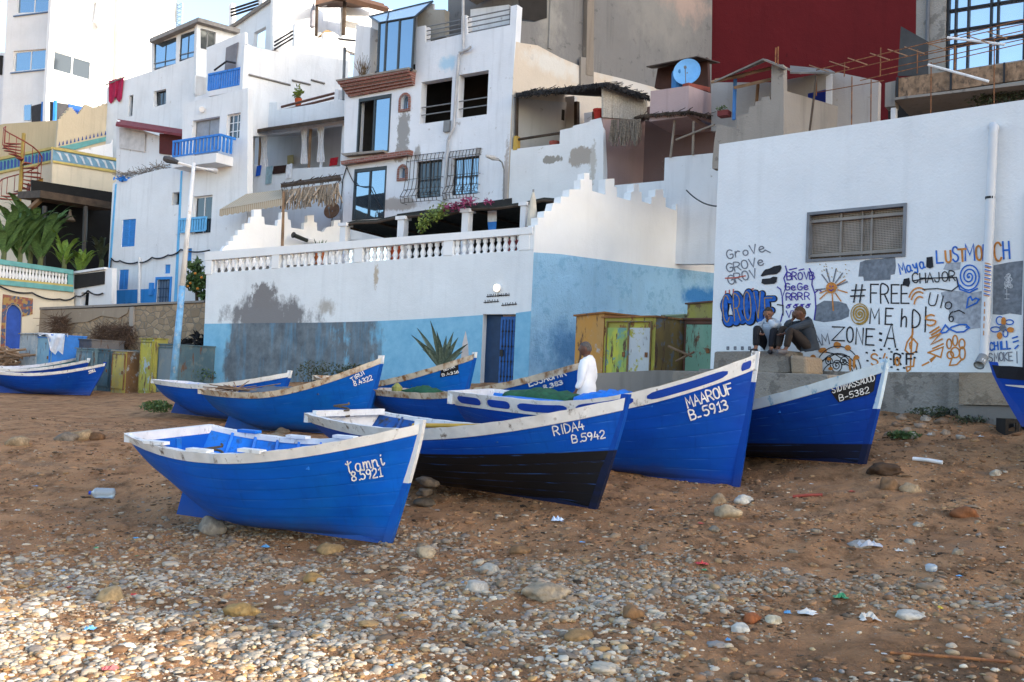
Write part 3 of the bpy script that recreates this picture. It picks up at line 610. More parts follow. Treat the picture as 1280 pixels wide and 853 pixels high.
BWHITE = simple('chipped_white_boat_paint', (.70, .71, .72), .55, .12, 5, .2, 30, dirt=(.16, .13, .11), dirt_amt=.28, src='obj')
BCREAM = simple('rust_stained_cream_boat_paint', (.55, .49, .40), .65, .25, 4, .25, 30, dirt=(.24, .12, .05), dirt_amt=.55, src='obj')
BPALE = simple('pale_blue_white_boat_paint', (.52, .64, .74), .5, .12, 4, .2, 30, dirt=(.10, .30, .50), dirt_amt=.3, src='obj')
INBLUE = simple('sky_blue_boat_lining', (.012, .17, .62), .55, .25, 4, .2, 25, dirt=(.03, .10, .28), dirt_amt=.4, src='obj')
INDARK = simple('grimy_blue_boat_lining', (.012, .075, .28), .65, .3, 4, .2, 25, dirt=(.05, .05, .05), dirt_amt=.5, src='obj')
INWHITE = simple('dirty_white_boat_lining', (.5, .5, .5), .65, .25, 4, .2, 25, dirt=(.1, .1, .1), dirt_amt=.5, src='obj')
BOATS = {}
class Boat:
    def __init__(s, key, name, label, hullm, band=.10, bandm=BWHITE, inm=INBLUE, stemm=None, stem_low=None, benches=(.25, .48, .7), ribs=7, group='wooden rowing boats hauled up on the beach', tail=1.0, cutb=0):
        x, y, z, yaw, pi, ro, s.L, s.B, s.Ds, s.Dm, s.Db, s.rk = BOATQ[key]
        cy, sy, cp, sp, cr, sr = math.cos(yaw), math.sin(yaw), math.cos(pi), math.sin(pi), math.cos(ro), math.sin(ro)
        M = np.array([[cy, -sy, 0], [sy, cy, 0], [0, 0, 1]]) @ np.array([[cp, 0, -sp], [0, 1, 0], [sp, 0, cp]]) @ np.array([[1, 0, 0], [0, cr, -sr], [0, sr, cr]])
        s.M = M; s.p = np.array([x, y, z]); r = thing(name, label, 'boat', (x, y, z), group); s.root = r
        r.rotation_euler = Matrix(M.tolist()).to_euler(); BOATS[key] = s; s.band = band
        NT, NU, NPL = 34, 14, 9
        T = [1-(1-i/(NT-1))**1.15 for i in range(NT)]; U = [(j/(NU-1))**1.35 for j in range(NU)]
        for side in (-1, 1):
            mb = MB(); pv = []
            for t in T:
                for u in U: mb.v.append(s.pt(t, u, side)); pv.append(u**.8*NPL+.3)
            mb.f = [(i*NU+j, (i+1)*NU+j, (i+1)*NU+j+1, i*NU+j+1) for i in range(NT-1) for j in range(NU-1)]
            if side > 0: mb.f = [f[::-1] for f in mb.f]
            if side == -1: first = mb; fp = pv
        n = len(first.v); first.f += [tuple(i+n for i in f) for f in mb.f]; first.v += mb.v; s.hull_v = first.v; s.hull_f = first.f
        h = first.build('hull', hullm, r, local=True, smooth=True, fix=False); a = h.data.attributes.new('plank', 'FLOAT', 'POINT'); a.data.foreach_set('value', fp+pv)
        # transom
        mb = MB(); pp = [s.pt(0, u, -1) for u in U]+[s.pt(0, u, 1) for u in U[::-1]]
        mb.add(pp, [tuple(range(len(pp)))]); k = [(p[0]+.05, p[1]*.97, p[2]) for p in pp]; mb.add(k, [tuple(range(len(k)))[::-1]])
        tr = mb.build('transom', hullm if tail else bandm, r, local=True)
        b1 = s.pt(0, 1, -1); b2 = s.pt(0, 1, 1)
        MB().box(b1[0]-.02, b1[1], b1[2]-band*.9, b1[0]+.07, b2[1], b1[2]+.02).build('transom_cap', bandm, tr, local=True)
        # lining + floor
        mb = MB(); UI = [.22, .35, .5, .65, .8, .93, 1]
        TI = [.012+.955*i/23 for i in range(24)]
        for side in (-1, 1):
            k0 = len(mb.v)
            for t in TI:
                for u in UI: q = s.pt(t, u, side); mb.v.append((q[0], side*max(abs(q[1])-.04, .004), q[2]-(.012 if u == 1 else 0)))
            m = len(UI); mb.f += [(k0+i*m+j, k0+(i+1)*m+j, k0+(i+1)*m+j+1, k0+i*m+j+1)[::side] for i in range(23) for j in range(m-1)]
        mb.build('lining', inm, r, local=True, smooth=True)
        mb = MB(); k0 = 0
        for t in TI:
            for side in (-1, 1): q = s.pt(t, .24, side); mb.v.append((q[0], side*max(abs(q[1])-.03, .004), q[2]))
        mb.f = [(2*i, 2*i+1, 2*i+3, 2*i+2) for i in range(23)]; mb.build('floorboards', inm, r, local=True)
        # gunwale band with a capping rail
        mb = MB(); NB = 40
        for side in (-1, 1):
            k0 = len(mb.v)
            for i in range(NB):
                t = i/(NB-1); z = s.zs(t); u2 = s.ufor(t, z-band); lo = s.pt(t, u2, side); hi = s.pt(t, 1, side); yl, yh = abs(lo[1]), abs(hi[1])
                wob = .004*math.sin(i*2.1)
                for yy, zz, xx in ((yl+.002, lo[2]-.004, lo[0]), (yl+.016+wob, lo[2], lo[0]), (yh+.022, hi[2]+.016+wob, hi[0]), (max(yh-.075, .003), hi[2]+.016+wob, hi[0]-.01), (max(yh-.075, .003), hi[2]-.05, hi[0]-.01)):
                    mb.v.append((xx, side*yy, zz))
            mb.f += [(k0+i*5+j, k0+(i+1)*5+j, k0+(i+1)*5+j+1, k0+i*5+j+1)[::-side] for i in range(NB-1) for j in range(4)]
        s.gun = mb.build('gunwale', bandm, r, local=True)
        # keel and deadwood, stem
        def plate(pts, w, nm, mt):
            n = len(pts); mb = MB().add([(x, -w/2, z) for x, z in pts]+[(x, w/2, z) for x, z in pts], [tuple(range(n)), tuple(range(n, 2*n))[::-1]]+[(i, (i+1) % n, (i+1) % n+n, i+n) for i in range(n)]); return mb.build(nm, mt, r, local=True)
        Lk_ = s.L-s.rk; low = [(.05*Lk_, -.0), (Lk_-.02, -.0)]; top = []
        for i in range(9): t = 1-.12-(1-.17)*i/8; top.append((s.pt(t, 0, 1)[0], s.zk(t)+.05))
        plate(low+top, .06, 'keel', hullm)
        def stem(z0, z1, mt):
            pts = []
            for i in range(6): z = z0+(z1-z0)*i/5; pts.append((s.L-s.rk*max(0, 1-z/s.Db)**1.15*1.0+.035 if z < s.Db else s.L+.035+.1*(z-s.Db), z))
            pts += [(x-.11, z) for x, z in pts[::-1]]; return plate(pts, .065, 'stem', mt)
        if stem_low is not None: stem(-.005, s.Db*stem_low, hullm); stem(s.Db*stem_low, s.Db+.06, stemm or bandm)
        else: stem(-.005, s.Db+.06, stemm or hullm)
        # thwarts and ribs
        for t in benches:
            z = s.zs(t)-.2; u = s.ufor(t, z); q = s.pt(t, u, 1); MB().box(q[0]-.11, -q[1]+.05, z-.035, q[0]+.11, q[1]-.05, z).build('bench', inm, r, local=True)
        for i in range(ribs):
            t = .1+.72*i/max(1, ribs-1)
            for side in (-1, 1):
                mb = MB(); pr = [s.pt(t, u, side) for u in (.25, .4, .55, .7, .85, .97)]
                mb.tube([(p[0], side*max(abs(p[1])-.055, .01), p[2]) for p in pr], .026, 4); mb.build('rib', inm, r, local=True)
    def zs(s, t): return zs_f(t, s.Ds, s.Dm, s.Db)
    def zk(s, t): return .40*s.Ds*(max(0, (.36-t)/.36))**1.5+.012
    def ex(s, t): return .62+(.36-.62)*smst(0, .3, t)+(.86-.36)*smst(.42, 1, t)
    def ufor(s, t, z): zk = s.zk(t); return max(0, min(1, (z-zk)/(s.zs(t)-zk)))
    def pt(s, t, u, side):
        zk, z1 = s.zk(t), s.zs(t); z = zk+(z1-zk)*u; y = bs_f(t, s.B)*u**s.ex(t); y = max(y, .012*(u > 0))
        zf = z/z1; x = t*s.L-s.rk*max(0, 1-zf)**1.15*smst(.35, 1, t)+.2*(1-zf)*(1-t)**3*1.0
        return (x, side*y, z)
    def W(s, p): return s.M @ np.array(p)+s.p
    def surf(s, off=0):
        V = [Vector(s.W(v)) for v in s.hull_v]; bv = BVHTree.FromPolygons(V, s.hull_f)
        def fn(px, py):
            d = Vector(ray(px, py)).normalized(); h = bv.ray_cast(Vector(CAMP), d)
            if h[0] is None: return None
            n = h[1] if h[1].dot(d) < 0 else -h[1]
            if off: h = (h[0]+n*off,)
            return (s.M.T @ (np.array(h[0])-s.p), s.M.T @ np.array(n))
        return fn
    def letter(s, rows, w, mat=LET_W, jitter=.15, lines=None, name='lettering', slant=.0):
        P = Paint(s.surf()); mb = MB()
        for txt, x0, y0, x1, y1, h in rows: P.strokes(text_strokes(txt, x0, y0, x1, y1, h, slant, jitter=jitter), w, mb, .006)
        if lines: P.strokes(lines, w, mb, .006)
        if mb.f: mb.build(name, mat, s.root, local=True, fix=False)
    def patch(s, pts, mat, name, base=.004, off=0):
        mb = MB(); sub = []
        n = len(pts); 
        for i in range(n):
            a, b_ = np.array(pts[i], float), np.array(pts[(i+1) % n], float)
            for j in range(4): sub.append(tuple(a+(b_-a)*j/4))
        fn = s.surf(); vs = []; c_ = np.mean(np.array(sub), 0); allp = []
        for k in (1, .66, .33): allp += [tuple(c_+(np.array(q)-c_)*k) for q in sub]
        allp.append(tuple(c_))
        for q in allp:
            h = fn(*q)
            if h is None: return
            vs.append(np.array(h[0])+np.array(h[1])*(base+off))
        m = len(sub); fs = [(r*m+i, r*m+(i+1) % m, (r+1)*m+(i+1) % m, (r+1)*m+i) for r in (0, 1) for i in range(m)]+[(2*m+i, 2*m+(i+1) % m, 3*m) for i in range(m)]
        return mb.add(vs, fs).build(name, mat, s.root, local=True, fix=False)
BL = (.012, .105, .50)
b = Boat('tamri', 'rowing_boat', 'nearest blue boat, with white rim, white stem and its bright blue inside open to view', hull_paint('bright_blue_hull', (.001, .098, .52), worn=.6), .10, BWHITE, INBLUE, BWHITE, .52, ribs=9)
b.letter([('tamni', 435, 592, 480, 581, 15), ('8.5921', 440, 601, 478, 595, 11)], 1.7)
b.letter([('i', 473, 583, 482, 580, 13)], 1.7) if False else None
for t in (.16, .36, .56):
    p = b.pt(t, 1, -1); MB().box(p[0]-.16, p[1]-.015, p[2]+.018, p[0]+.16, p[1]+.10, p[2]+.055).build('oar_chock', BWHITE, b.root, local=True)
    p = b.pt(t, 1, 1); MB().box(p[0]-.16, p[1]-.10, p[2]+.018, p[0]+.16, p[1]+.015, p[2]+.055).build('oar_chock', BWHITE if t > .3 else INBLUE, b.root, local=True)
q1 = b.pt(.1, 1, -1); MB().box(q1[0]+.02, -.3, q1[2]-.45, q1[0]+.05, -.22, q1[2]+.0).build('transom_post', INBLUE, b.root, local=True)
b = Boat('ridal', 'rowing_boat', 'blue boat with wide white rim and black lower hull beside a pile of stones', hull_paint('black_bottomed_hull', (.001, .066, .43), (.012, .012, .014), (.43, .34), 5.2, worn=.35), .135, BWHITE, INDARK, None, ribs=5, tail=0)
b.letter([('RIDA4', 693, 544.5, 731, 536, 11), ('B.5942', 716, 553.5, 757, 547, 9.3)], 1.55)
MB().tube([(1.2, .35, .75), (3.6, .25, .92)], .035, 7).build('oar', simple('yellow_oar', c('c99a3a'), .6), b.root, local=True)
p = b.pt(.02, 1, -1); MB().box(p[0]+.0, -b.B*.36, p[2]-.02, p[0]+.09, b.B*.36, p[2]+.07).build('transom_rail', BWHITE, b.root, local=True)
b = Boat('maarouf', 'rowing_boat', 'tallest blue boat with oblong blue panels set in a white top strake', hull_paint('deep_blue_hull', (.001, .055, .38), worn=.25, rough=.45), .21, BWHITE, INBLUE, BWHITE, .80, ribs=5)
PBLUE = simple('panel_blue_paint', (.006, .05, .36), .5, .15, 4, src='obj')
def panel(b, t0, t1, mat=PBLUE, z0=.045, z1=.165, nm='strake_panel'):
    """rounded oblong laid on the near and the far top strake"""
    for side in (-1, 1):
        mb = MB(); n = 16; up = []; dn = []
        for i in range(n+1):
            f = i/n; t = t0+(t1-t0)*f; e = 1-(abs(2*f-1))**10; zc = (z0+z1)/2; hh = (z1-z0)/2*(.35+.65*e)
            for lst, dz in ((up, zc-hh), (dn, zc+hh)):
                z = b.zs(t)-dz; u = b.ufor(t, z); q = b.pt(t, u, side); k = dz/b.band; lst.append((q[0], side*(abs(q[1])+.021+.006*(1-k)), q[2]))
        mb.add(up+dn, [(i, i+1, i+n+2, i+n+1)[::-side] for i in range(n)]); mb.build(nm, mat, b.root, local=True, fix=False)
for t0, t1 in ((.03, .13), (.16, .25), (.28, .46), (.49, .67), (.71, .93), (.965, .99)): panel(b, t0, t1)
b.letter([('MAAROUF', 860, 510, 917, 491, 13), ('B_5913', 863.5, 525, 911, 511, 12)], 1.9)
mb = MB(); MB().box(.9, -.75, 1.0, 3.0, .75, 1.06).build('hatch_board', INBLUE, b.root, local=True)
b = Boat('sidi', 'rowing_boat', 'dark blue boat with pale blue rim and black name plate', hull_paint('dark_blue_hull', (.001, .038, .28), (.012, .014, .03), (.20, .10), 5, worn=.25), .13, BPALE, INBLUE, BPALE, .55, ribs=4)
b.patch([(1038, 489), (1046, 486), (1096, 467), (1092, 489), (1085, 494), (1048, 503), (1044, 498)], simple('black_name_plate', (.012, .012, .014), .6, src='obj'), 'name_plate', .004)
b.letter([('SIDIMASSAOUD', 1041, 491.5, 1094, 475.5, 7.5), ('B-5382', 1050, 501, 1087, 490.5, 7.2)], 1.1, slant=.1)
b = Boat('tirui', 'rowing_boat', 'blue boat with rust stained cream rim and upswept bow', hull_paint('mid_blue_hull', (.001, .095, .45), worn=.15), .10, BCREAM, INDARK, BWHITE, .93, ribs=4)
b.letter([('TIRUI', 440, 477, 456, 467.5, 4.6), ('8.4322', 443, 482.5, 466, 474.5, 5.6)], 1.0)
b = Boat('essaghir', 'rowing_boat', 'blue boat with peeling wooden rim at the stern, its bow behind the man in white', hull_paint('plain_blue_hull', (.001, .068, .40), worn=.1), .10, BCREAM, INBLUE, BWHITE, .7, ribs=4)
b.letter([('ESSAGHIR', 662, 483, 708, 469, 8), ('8.383', 680, 487, 704, 480, 5)], 1.5)
b = Boat('benar', 'rowing_boat', 'blue boat with cream rim and small black name plate in front of the agave', hull_paint('spotted_blue_hull', (.002, .1, .47), worn=.15), .11, BCREAM, INDARK, BWHITE, .95, ribs=3)
b.patch([(551, 462), (573, 455), (573, 468), (550, 472)], simple('black_name_plate', (.012, .012, .014), .6, src='obj'), 'name_plate', .004)
b.letter([('BENAR', 555, 464, 569, 459.5, 3.6), ('B.4316', 553, 470.5, 574, 466, 3)], .8)
b = Boat('backleft', 'rowing_boat', 'blue boat with white rim standing behind the cream rimmed one, near the lamp post', hull_paint('royal_blue_hull', (.001, .076, .42), worn=.25), .10, BWHITE, INBLUE, BWHITE, .9, ribs=4)
b = Boat('farleft', 'rowing_boat', 'blue boat with white rim, nearest of the cluster at the far left edge', hull_paint('navy_blue_hull', (.001, .047, .32), worn=.05), .085, BWHITE, INBLUE, None, ribs=3, group='boats clustered at the left edge')
b.letter([('1281', 111, 467, 119, 464.5, 3)], .9)
BOATQ['farb'] = list(BOATQ['farleft']); BOATQ['farb'][0] -= 1.35; BOATQ['farb'][1] += 1.5; BOATQ['farb'][2] += .12; BOATQ['farb'][3] += .10
BOATQ['farc'] = list(BOATQ['farleft']); BOATQ['farc'][0] -= 2.3; BOATQ['farc'][1] += 2.7; BOATQ['farc'][2] += .2; BOATQ['farc'][3] += .16
Boat('farb', 'rowing_boat', 'second boat of the cluster at the left edge, only its white rim and bow showing', hull_paint('cobalt_hull', (.003, .04, .3), worn=.05), .09, BWHITE, INBLUE, BWHITE, .9, ribs=0, group='boats clustered at the left edge')
Boat('farc', 'rowing_boat', 'rearmost boat of the cluster at the left edge, its white bow lowest', hull_paint('teal_hull', (.03, .16, .25), worn=.05), .09, BWHITE, simple('teal_boat_lining', (.05, .18, .24), .6, src='obj'), BWHITE, .9, ribs=0, group='boats clustered at the left edge')
# the boat that leaves the frame on the right, on its trailer
BOATQ['right'] = [10.75, 11.7, 1.70, 2.62, 0, 0, 4.6, 1.8, .75, .70, .82, .42]
b = Boat('right', 'rowing_boat', 'blue boat with white stripe and dark cover, cut off by the right edge', hull_paint('covered_boat_hull', (.004, .05, .36), worn=.05), .16, simple('dark_boat_cover', (.012, .014, .022), .7, src='obj'), INDARK, None, ribs=0)
panel(b, .25, .985, BWHITE, .235, .275, 'painted_stripe')

# ---------------------------------------------------------------- the terrace house (white over blue) in the middle
PA, PB = PL(660, 29, UD), PL(660, 29, VD)
def loc_of(pl, px, py): u, z = pl.hit(px, py); return pl.w(u, z)
def px3(pl, px, py, off=0): u, z = pl.hit(px, py, off); return np.array(pl.w(u, z, off))
HA = thing('terrace_house', 'white house over a peeling blue base, with balustraded terrace and stepped battlements', 'house', loc_of(PA, 460, 476))
g1, g2 = px3(PA, 322, 385), px3(PA, 340, 440); g3 = px3(PA, 300, 460); g4 = px3(PA, 395, 375)
cA = tuple
WALLA = plaster('terrace_wall_white', (.755, .775, .785), amt=.0, streak=.2, patches=((cA(px3(PA, 335, 396)), 2.3, .85, (.22, .215, .22), .35), (cA(px3(PA, 330, 372)), .7, .5, (.22, .21, .21), .25), (cA(px3(PA, 408, 384)), .55, .3, (.45, .42, .38), .6), (cA(px3(PA, 470, 345)), .12, .5, (.5, .42, .33), .5)))
def peeling_blue(name):
    """sky blue limewash flaking off dark grey cement, running down in streaks"""
    m, t, b, N, Lk = nmat(name); p = pos(t)
    n1 = tex(t, 'Noise', pos(t, (1, 1, .8)), .55, 10, .66); n2 = tex(t, 'Noise', pos(t, (2.6, 2.6, .35)), 1.1, 8, .66); n3 = tex(t, 'Noise', p, 2.2, 10, .72)
    blue = mix(t, ramp(t, n3.outputs[0], .3, .7), (.15, .39, .58), (.27, .54, .71)); grey = mix(t, ramp(t, n3.outputs[0], .35, .7), (.085, .105, .125), (.19, .23, .26)); grey = mix(t, mth(t, 'MULTIPLY', ramp(t, n2.outputs[0], .5, .68), .45), grey, (.10, .30, .48))
    sp = N('ShaderNodeVectorMath'); sp.operation = 'DOT_PRODUCT'; Lk(p, sp.inputs[0]); sp.inputs[1].default_value = (UD[0], UD[1], 0)
    e = mth(t, 'ADD', mth(t, 'ADD', mth(t, 'MULTIPLY', n1.outputs[0], 1.0), mth(t, 'MULTIPLY', n2.outputs[0], .55)), mth(t, 'MULTIPLY', n3.outputs[0], .25))
    u = mth(t, 'SUBTRACT', sp.outputs['Value'], float(np.dot(PA.w(*PA.hit(330, 440))[:2], UD)))
    fall = N('ShaderNodeMapRange'); fall.inputs[1].default_value = 4.5; fall.inputs[2].default_value = 7.2; fall.inputs[3].default_value = 0; fall.inputs[4].default_value = .5; Lk(u, fall.inputs[0])
    left = N('ShaderNodeMapRange'); left.inputs[1].default_value = -2.4; left.inputs[2].default_value = -1.3; left.inputs[3].default_value = .35; left.inputs[4].default_value = 0; Lk(u, left.inputs[0])
    core = N('ShaderNodeMapRange'); core.inputs[1].default_value = .6; core.inputs[2].default_value = 2.4; core.inputs[3].default_value = .34; core.inputs[4].default_value = 0; Lk(mth(t, 'ABSOLUTE', u), core.inputs[0])
    cov = mth(t, 'ADD', mth(t, 'SUBTRACT', mth(t, 'SUBTRACT', e, fall.outputs[0]), left.outputs[0]), core.outputs[0])
    cc = mix(t, ramp(t, cov, .70, .84), blue, grey); Lk(cc, b.inputs['Base Color']); b.inputs['Roughness'].default_value = .9; bump(t, b, n3.outputs[0], .4, .03); return m
BLUEA = peeling_blue('terrace_wall_blue')
BLUEB = plaster('terrace_side_blue', (.31, .54, .74), dirt=(.22, .44, .64), amt=.75, streak=.3, bmp=1.0, patches=((cA(px3(PB, 720, 440)), 2.3, 1.0, (.10, .25, .46), .8), (cA(px3(PB, 880, 372)), 1.6, .45, (.05, .22, .52), .5)))
door_r = PA.rect(604, 393, 641, 482)
topz = 1.0
wall('front_wall', PA, [PA.hit(258, 342), (0, PA.hit(665.5, 312)[1]), (0, PA.hit(661, 500)[1]), PA.hit(252, 505)], WALLA, HA, holes=[door_r], thick=.3, uz=True)
# blue base: a thin coat over the wall, butted round the door
zb = lambda px, py: PA.hit(px, py)
du0, du1, dz0, dz1 = bb(door_r)
MB().prism(PA, [zb(252, 500), zb(255.5, 405), zb(330, 404), zb(400, 403.5), zb(461, 402), zb(517, 399.5), zb(560, 397), (du0-.002, zb(602, 394)[1]), (du0-.002, zb(600, 500)[1])], -.0, .006).build('blue_base', BLUEA, HA)
MB().prism(PA, [(du1+.002, zb(640, 500)[1]), (du1+.002, zb(643, 391.5)[1]), (.004, zb(663.5, 389)[1]), (.004, zb(661, 500)[1])], 0, .006).build('blue_base', BLUEA, HA)
# side wall with its battlements
PBPTS = [(666, 281), (672.2, 281), (672.2, 272), (679.5, 272), (680.4, 264), (689, 264), (691.5, 254), (700.5, 254), (701.5, 246), (711, 246), (712, 237), (725.7, 237), (725.7, 224.5), (730, 224.5), (730.5, 216.5), (736.6, 216.5), (736.8, 224.5), (740, 225), (740.2, 239), (756.5, 243.5), (756.7, 224), (768, 223.5), (768, 234), (771, 234), (771, 246.5), (788, 251), (789, 240.5), (792, 239), (792.3, 230.5), (798.5, 230), (798.8, 240), (802, 240.3), (802.3, 252), (814, 255.5), (814.5, 246.2), (819, 246), (819.2, 237), (829, 236.8), (829.3, 247), (831.8, 247.2), (832, 259), (845, 263.5), (845.3, 255.5), (851, 255.4), (851.5, 246), (861, 247.3), (874, 249.5), (905, 254), (925, 258), (925, 500), (661, 500)]
PBU = PB.poly(PBPTS); PBU[0] = (.0, PBU[0][1]); PBU[-1] = (.0, PBU[-1][1]); wall('side_wall', PB, PBU, WHITE_CLEAN, HA, thick=.3, uz=True)
slab('blue_base', PB, [(0.004, PB.hit(661.5, 500)[1]), (0.004, PB.hit(665.8, 315.5)[1])]+PB.poly([ (700, 317.8), (752, 324.8), (794, 330.2), (850, 336.5), (925, 345.5), (925, 500)]), 0, .006, BLUEB, HA, uz=True)
zt = PA.hit(665, 316)[1]; AL, AR = PA.hit(258, 342)[0], 0.0
mb = MB(); mb.pbox(PA, AL, AR-.1, zt-.25, zt-.02, -8.5, -.3); mb.build('terrace_floor', CONC, HA)
# balustrade
rail = MB(); p0, p1 = PA.hit(257, 315.5), PA.hit(664.5, 284); zr = (p0[1]+p1[1])/2
zr = PA.hit(460, 300)[1]; h_rail = .26
rail.prism(PA, [PA.hit(257, 326), PA.hit(666, 292.4), PA.hit(666.5, 283.7), PA.hit(257, 315.5)], -.24, .04)
rail.build('balustrade_rail', WHITE_CLEAN, HA)
prof = [(.07, 0), (.07, .08), (.05, .11), (.085, .28), (.09, .34), (.05, .58), (.045, .66), (.07, .72), (.07, 1.0)]
u_ = AL+.25; k = 0; xs = []
for px in np.linspace(266, 655, 46):
    ub, zb_ = PA.hit(px, 341.8-(px-258)*.0735); zt_ = PA.hit(px, 325.6-(px-257)*.0822)[1]; hh = zt_-zb_+.02
    isp = any(abs(px-q) < 4.4 for q in (345, 447.5, 557, 659))
    mb = MB()
    if isp: mb.pbox(PA, ub-.18, ub+.18, zb_, zt_, -.26, .015); mb.build('balustrade_post', WHITE_CLEAN, HA)
    else: mb.lathe([(r*1.12, z*hh-.01) for r, z in prof], PA.w(ub, zb_, -.13), 8); mb.build('baluster', WHITE_CLEAN, HA, smooth=True)
mb = MB(); mb.pbox(PA, AL-.05, AL+.3, PA.hit(260, 343)[1], PA.hit(260, 326)[1], -.28, .03); mb.build('balustrade_post', WHITE_CLEAN, HA)
mb = MB(); mb.pbox(PA, AR-.28, AR+.0, PA.hit(662, 313)[1], PA.hit(662, 292)[1], -.29, .0); mb.build('balustrade_post', WHITE_CLEAN, HA)
# door
DKBLUE = simple('dark_blue_door', (.012, .04, .10), .5, .2); MIDBLUE = simple('ornate_blue_door', (.02, .11, .36), .5, .3, 8)
mb = MB(); mb.pbox(PA, du0+.0, (du0+du1)/2-.05, dz0, dz1, -.26, -.2); dr = mb.build('door', DKBLUE, HA)
mb = MB(); mb.pbox(PA, (du0+du1)/2-.03, du1-.05, dz0, dz1-.06, -.2, -.14); dr2 = mb.build('door', MIDBLUE, HA)
mb = MB()
for i in range(5):
    u = (du0+du1)/2+.06+i*(du1-du0)*.095; mb.tube([PA.w(u, dz0+.1, -.12), PA.w(u, dz1-.15, -.12)], .012, 5)
    for j in range(4): z = dz0+.25+j*.45; mb.add([PA.w(u-.04, z, -.125), PA.w(u, z-.06, -.125), PA.w(u+.04, z, -.125), PA.w(u, z+.06, -.125)], [(0, 1, 2, 3)])
mb.build('door_grille', BLACKM, dr2)
mb = MB(); mb.pbox(PA, (du0+du1)/2, (du0+du1)/2+.12, dz0+.85, dz0+1.05, -.135, -.1); mb.build('lock', BLACKM, dr2)
mb = MB(); mb.pbox(PA, du0-.01, du0+.22, dz0, dz1, -.29, -.012) if False else None
# lamp and iron lettering over the door
lu, lz = PA.hit(622.5, 360.5)
mb = MB(); n0 = []
def disc(pl, u, z, r, o0, o1, seg=20):
    m = MB(); m.prism(pl, [(u+r*math.cos(2*math.pi*i/seg), z+r*math.sin(2*math.pi*i/seg)) for i in range(seg)], o0, o1); return m
m_, t_, b_, N_, L_ = nmat('lit_lamp_glass'); b_.inputs['Emission Color'].default_value = (1, .82, .5, 1); b_.inputs['Emission Strength'].default_value = 1.3; b_.inputs['Base Color'].default_value = (.8, .75, .6, 1)
lamp = thing('wall_lamp', 'small round lit lamp on the white wall over the blue door', 'lamp', PA.w(lu, lz))
disc(PA, lu, lz, .125, 0, .06).build('lamp_ring', WHITEM, lamp); disc(PA, lu, lz, .10, .06, .1).build('lamp_glass', m_, lamp)
sg = thing('iron_lettering', 'three short lines of black iron letters on the wall between lamp and door', 'sign', PA.w(*PA.hit(620, 374)))
def surfPL(pl): 
    nn = np.array([pl.n[0], pl.n[1], 0.0])
    def fn(px, py):
        u, z = pl.hit(px, py); return (np.array(pl.w(u, z)), nn)
    return fn
PW = Paint(surfPL(PA)); IRON = paint_mat('iron_letter', (.02, .02, .025))
for nm, x0, y0, x1, y1 in (('HIELIOTIE', 609, 371, 637, 369.2), ('LUXUR', 605.5, 378.4, 623.5, 377), ('HOUSE', 627.5, 382, 646, 380.4)):
    mb = MB(); PW.strokes(text_strokes('IIVIIHIIN'[:len(nm)], x0, y0+.8, x1, y1+.8, 3.4), .75, mb, .012)
    PW.strokes([[(x0, y0), (x1, y1)]], 1.2, mb, .014)
    mb.build('letter_row', IRON, sg, fix=False)

# terrace parapet at its far left end (lit, with stepped merlons), floodlight, dish
PV0 = PL(262, PA.depth(262)+.4, VD)
Z4 = lambda pts: [(200+x/4.265, 180+y/4.265) for x, y in pts]
mer = Z4([(290, 575), (330, 570), (345, 545), (365, 540), (365, 520), (390, 518), (390, 490), (415, 488), (415, 460), (448, 457), (450, 425), (480, 422), (483, 390), (500, 388), (500, 350), (541, 348), (542, 388), (556, 390), (558, 430), (625, 437), (628, 405), (645, 402), (646, 365), (680, 363), (682, 403), (696, 406), (700, 447), (765, 458), (768, 420), (785, 418), (786, 382), (820, 380), (822, 418), (836, 420), (838, 462), (870, 470), (890, 445), (925, 440), (927, 408), (960, 405), (965, 470), (1010, 475), (1005, 580), (1000, 640), (290, 690)])
wall('parapet', PV0, mer, WHITE_CLEAN, HA, thick=.22)
fl = thing('floodlight', 'dark tube shaped floodlight on a white bracket above the balustrade', 'floodlight', px3(PV0, 385, 303, .3))
MB().tube([px3(PV0, 365.5, 293.5, .45), px3(PV0, 384, 301, .35)], [.09, .075], 10).build('barrel', simple('dark_green_metal', (.03, .035, .03), .5), fl)
MB().tube([px3(PV0, 366, 293.7, .47), px3(PV0, 367.5, 294.3, .47)], .12, 10).build('lamp_rim', BLACKM, fl)
MB().tube([px3(PV0, 383, 301, .3), px3(PV0, 392, 303, .2), px3(PV0, 397, 305, .0)], [.12, .1, .06], 8).build('bracket', WHITEM, fl)
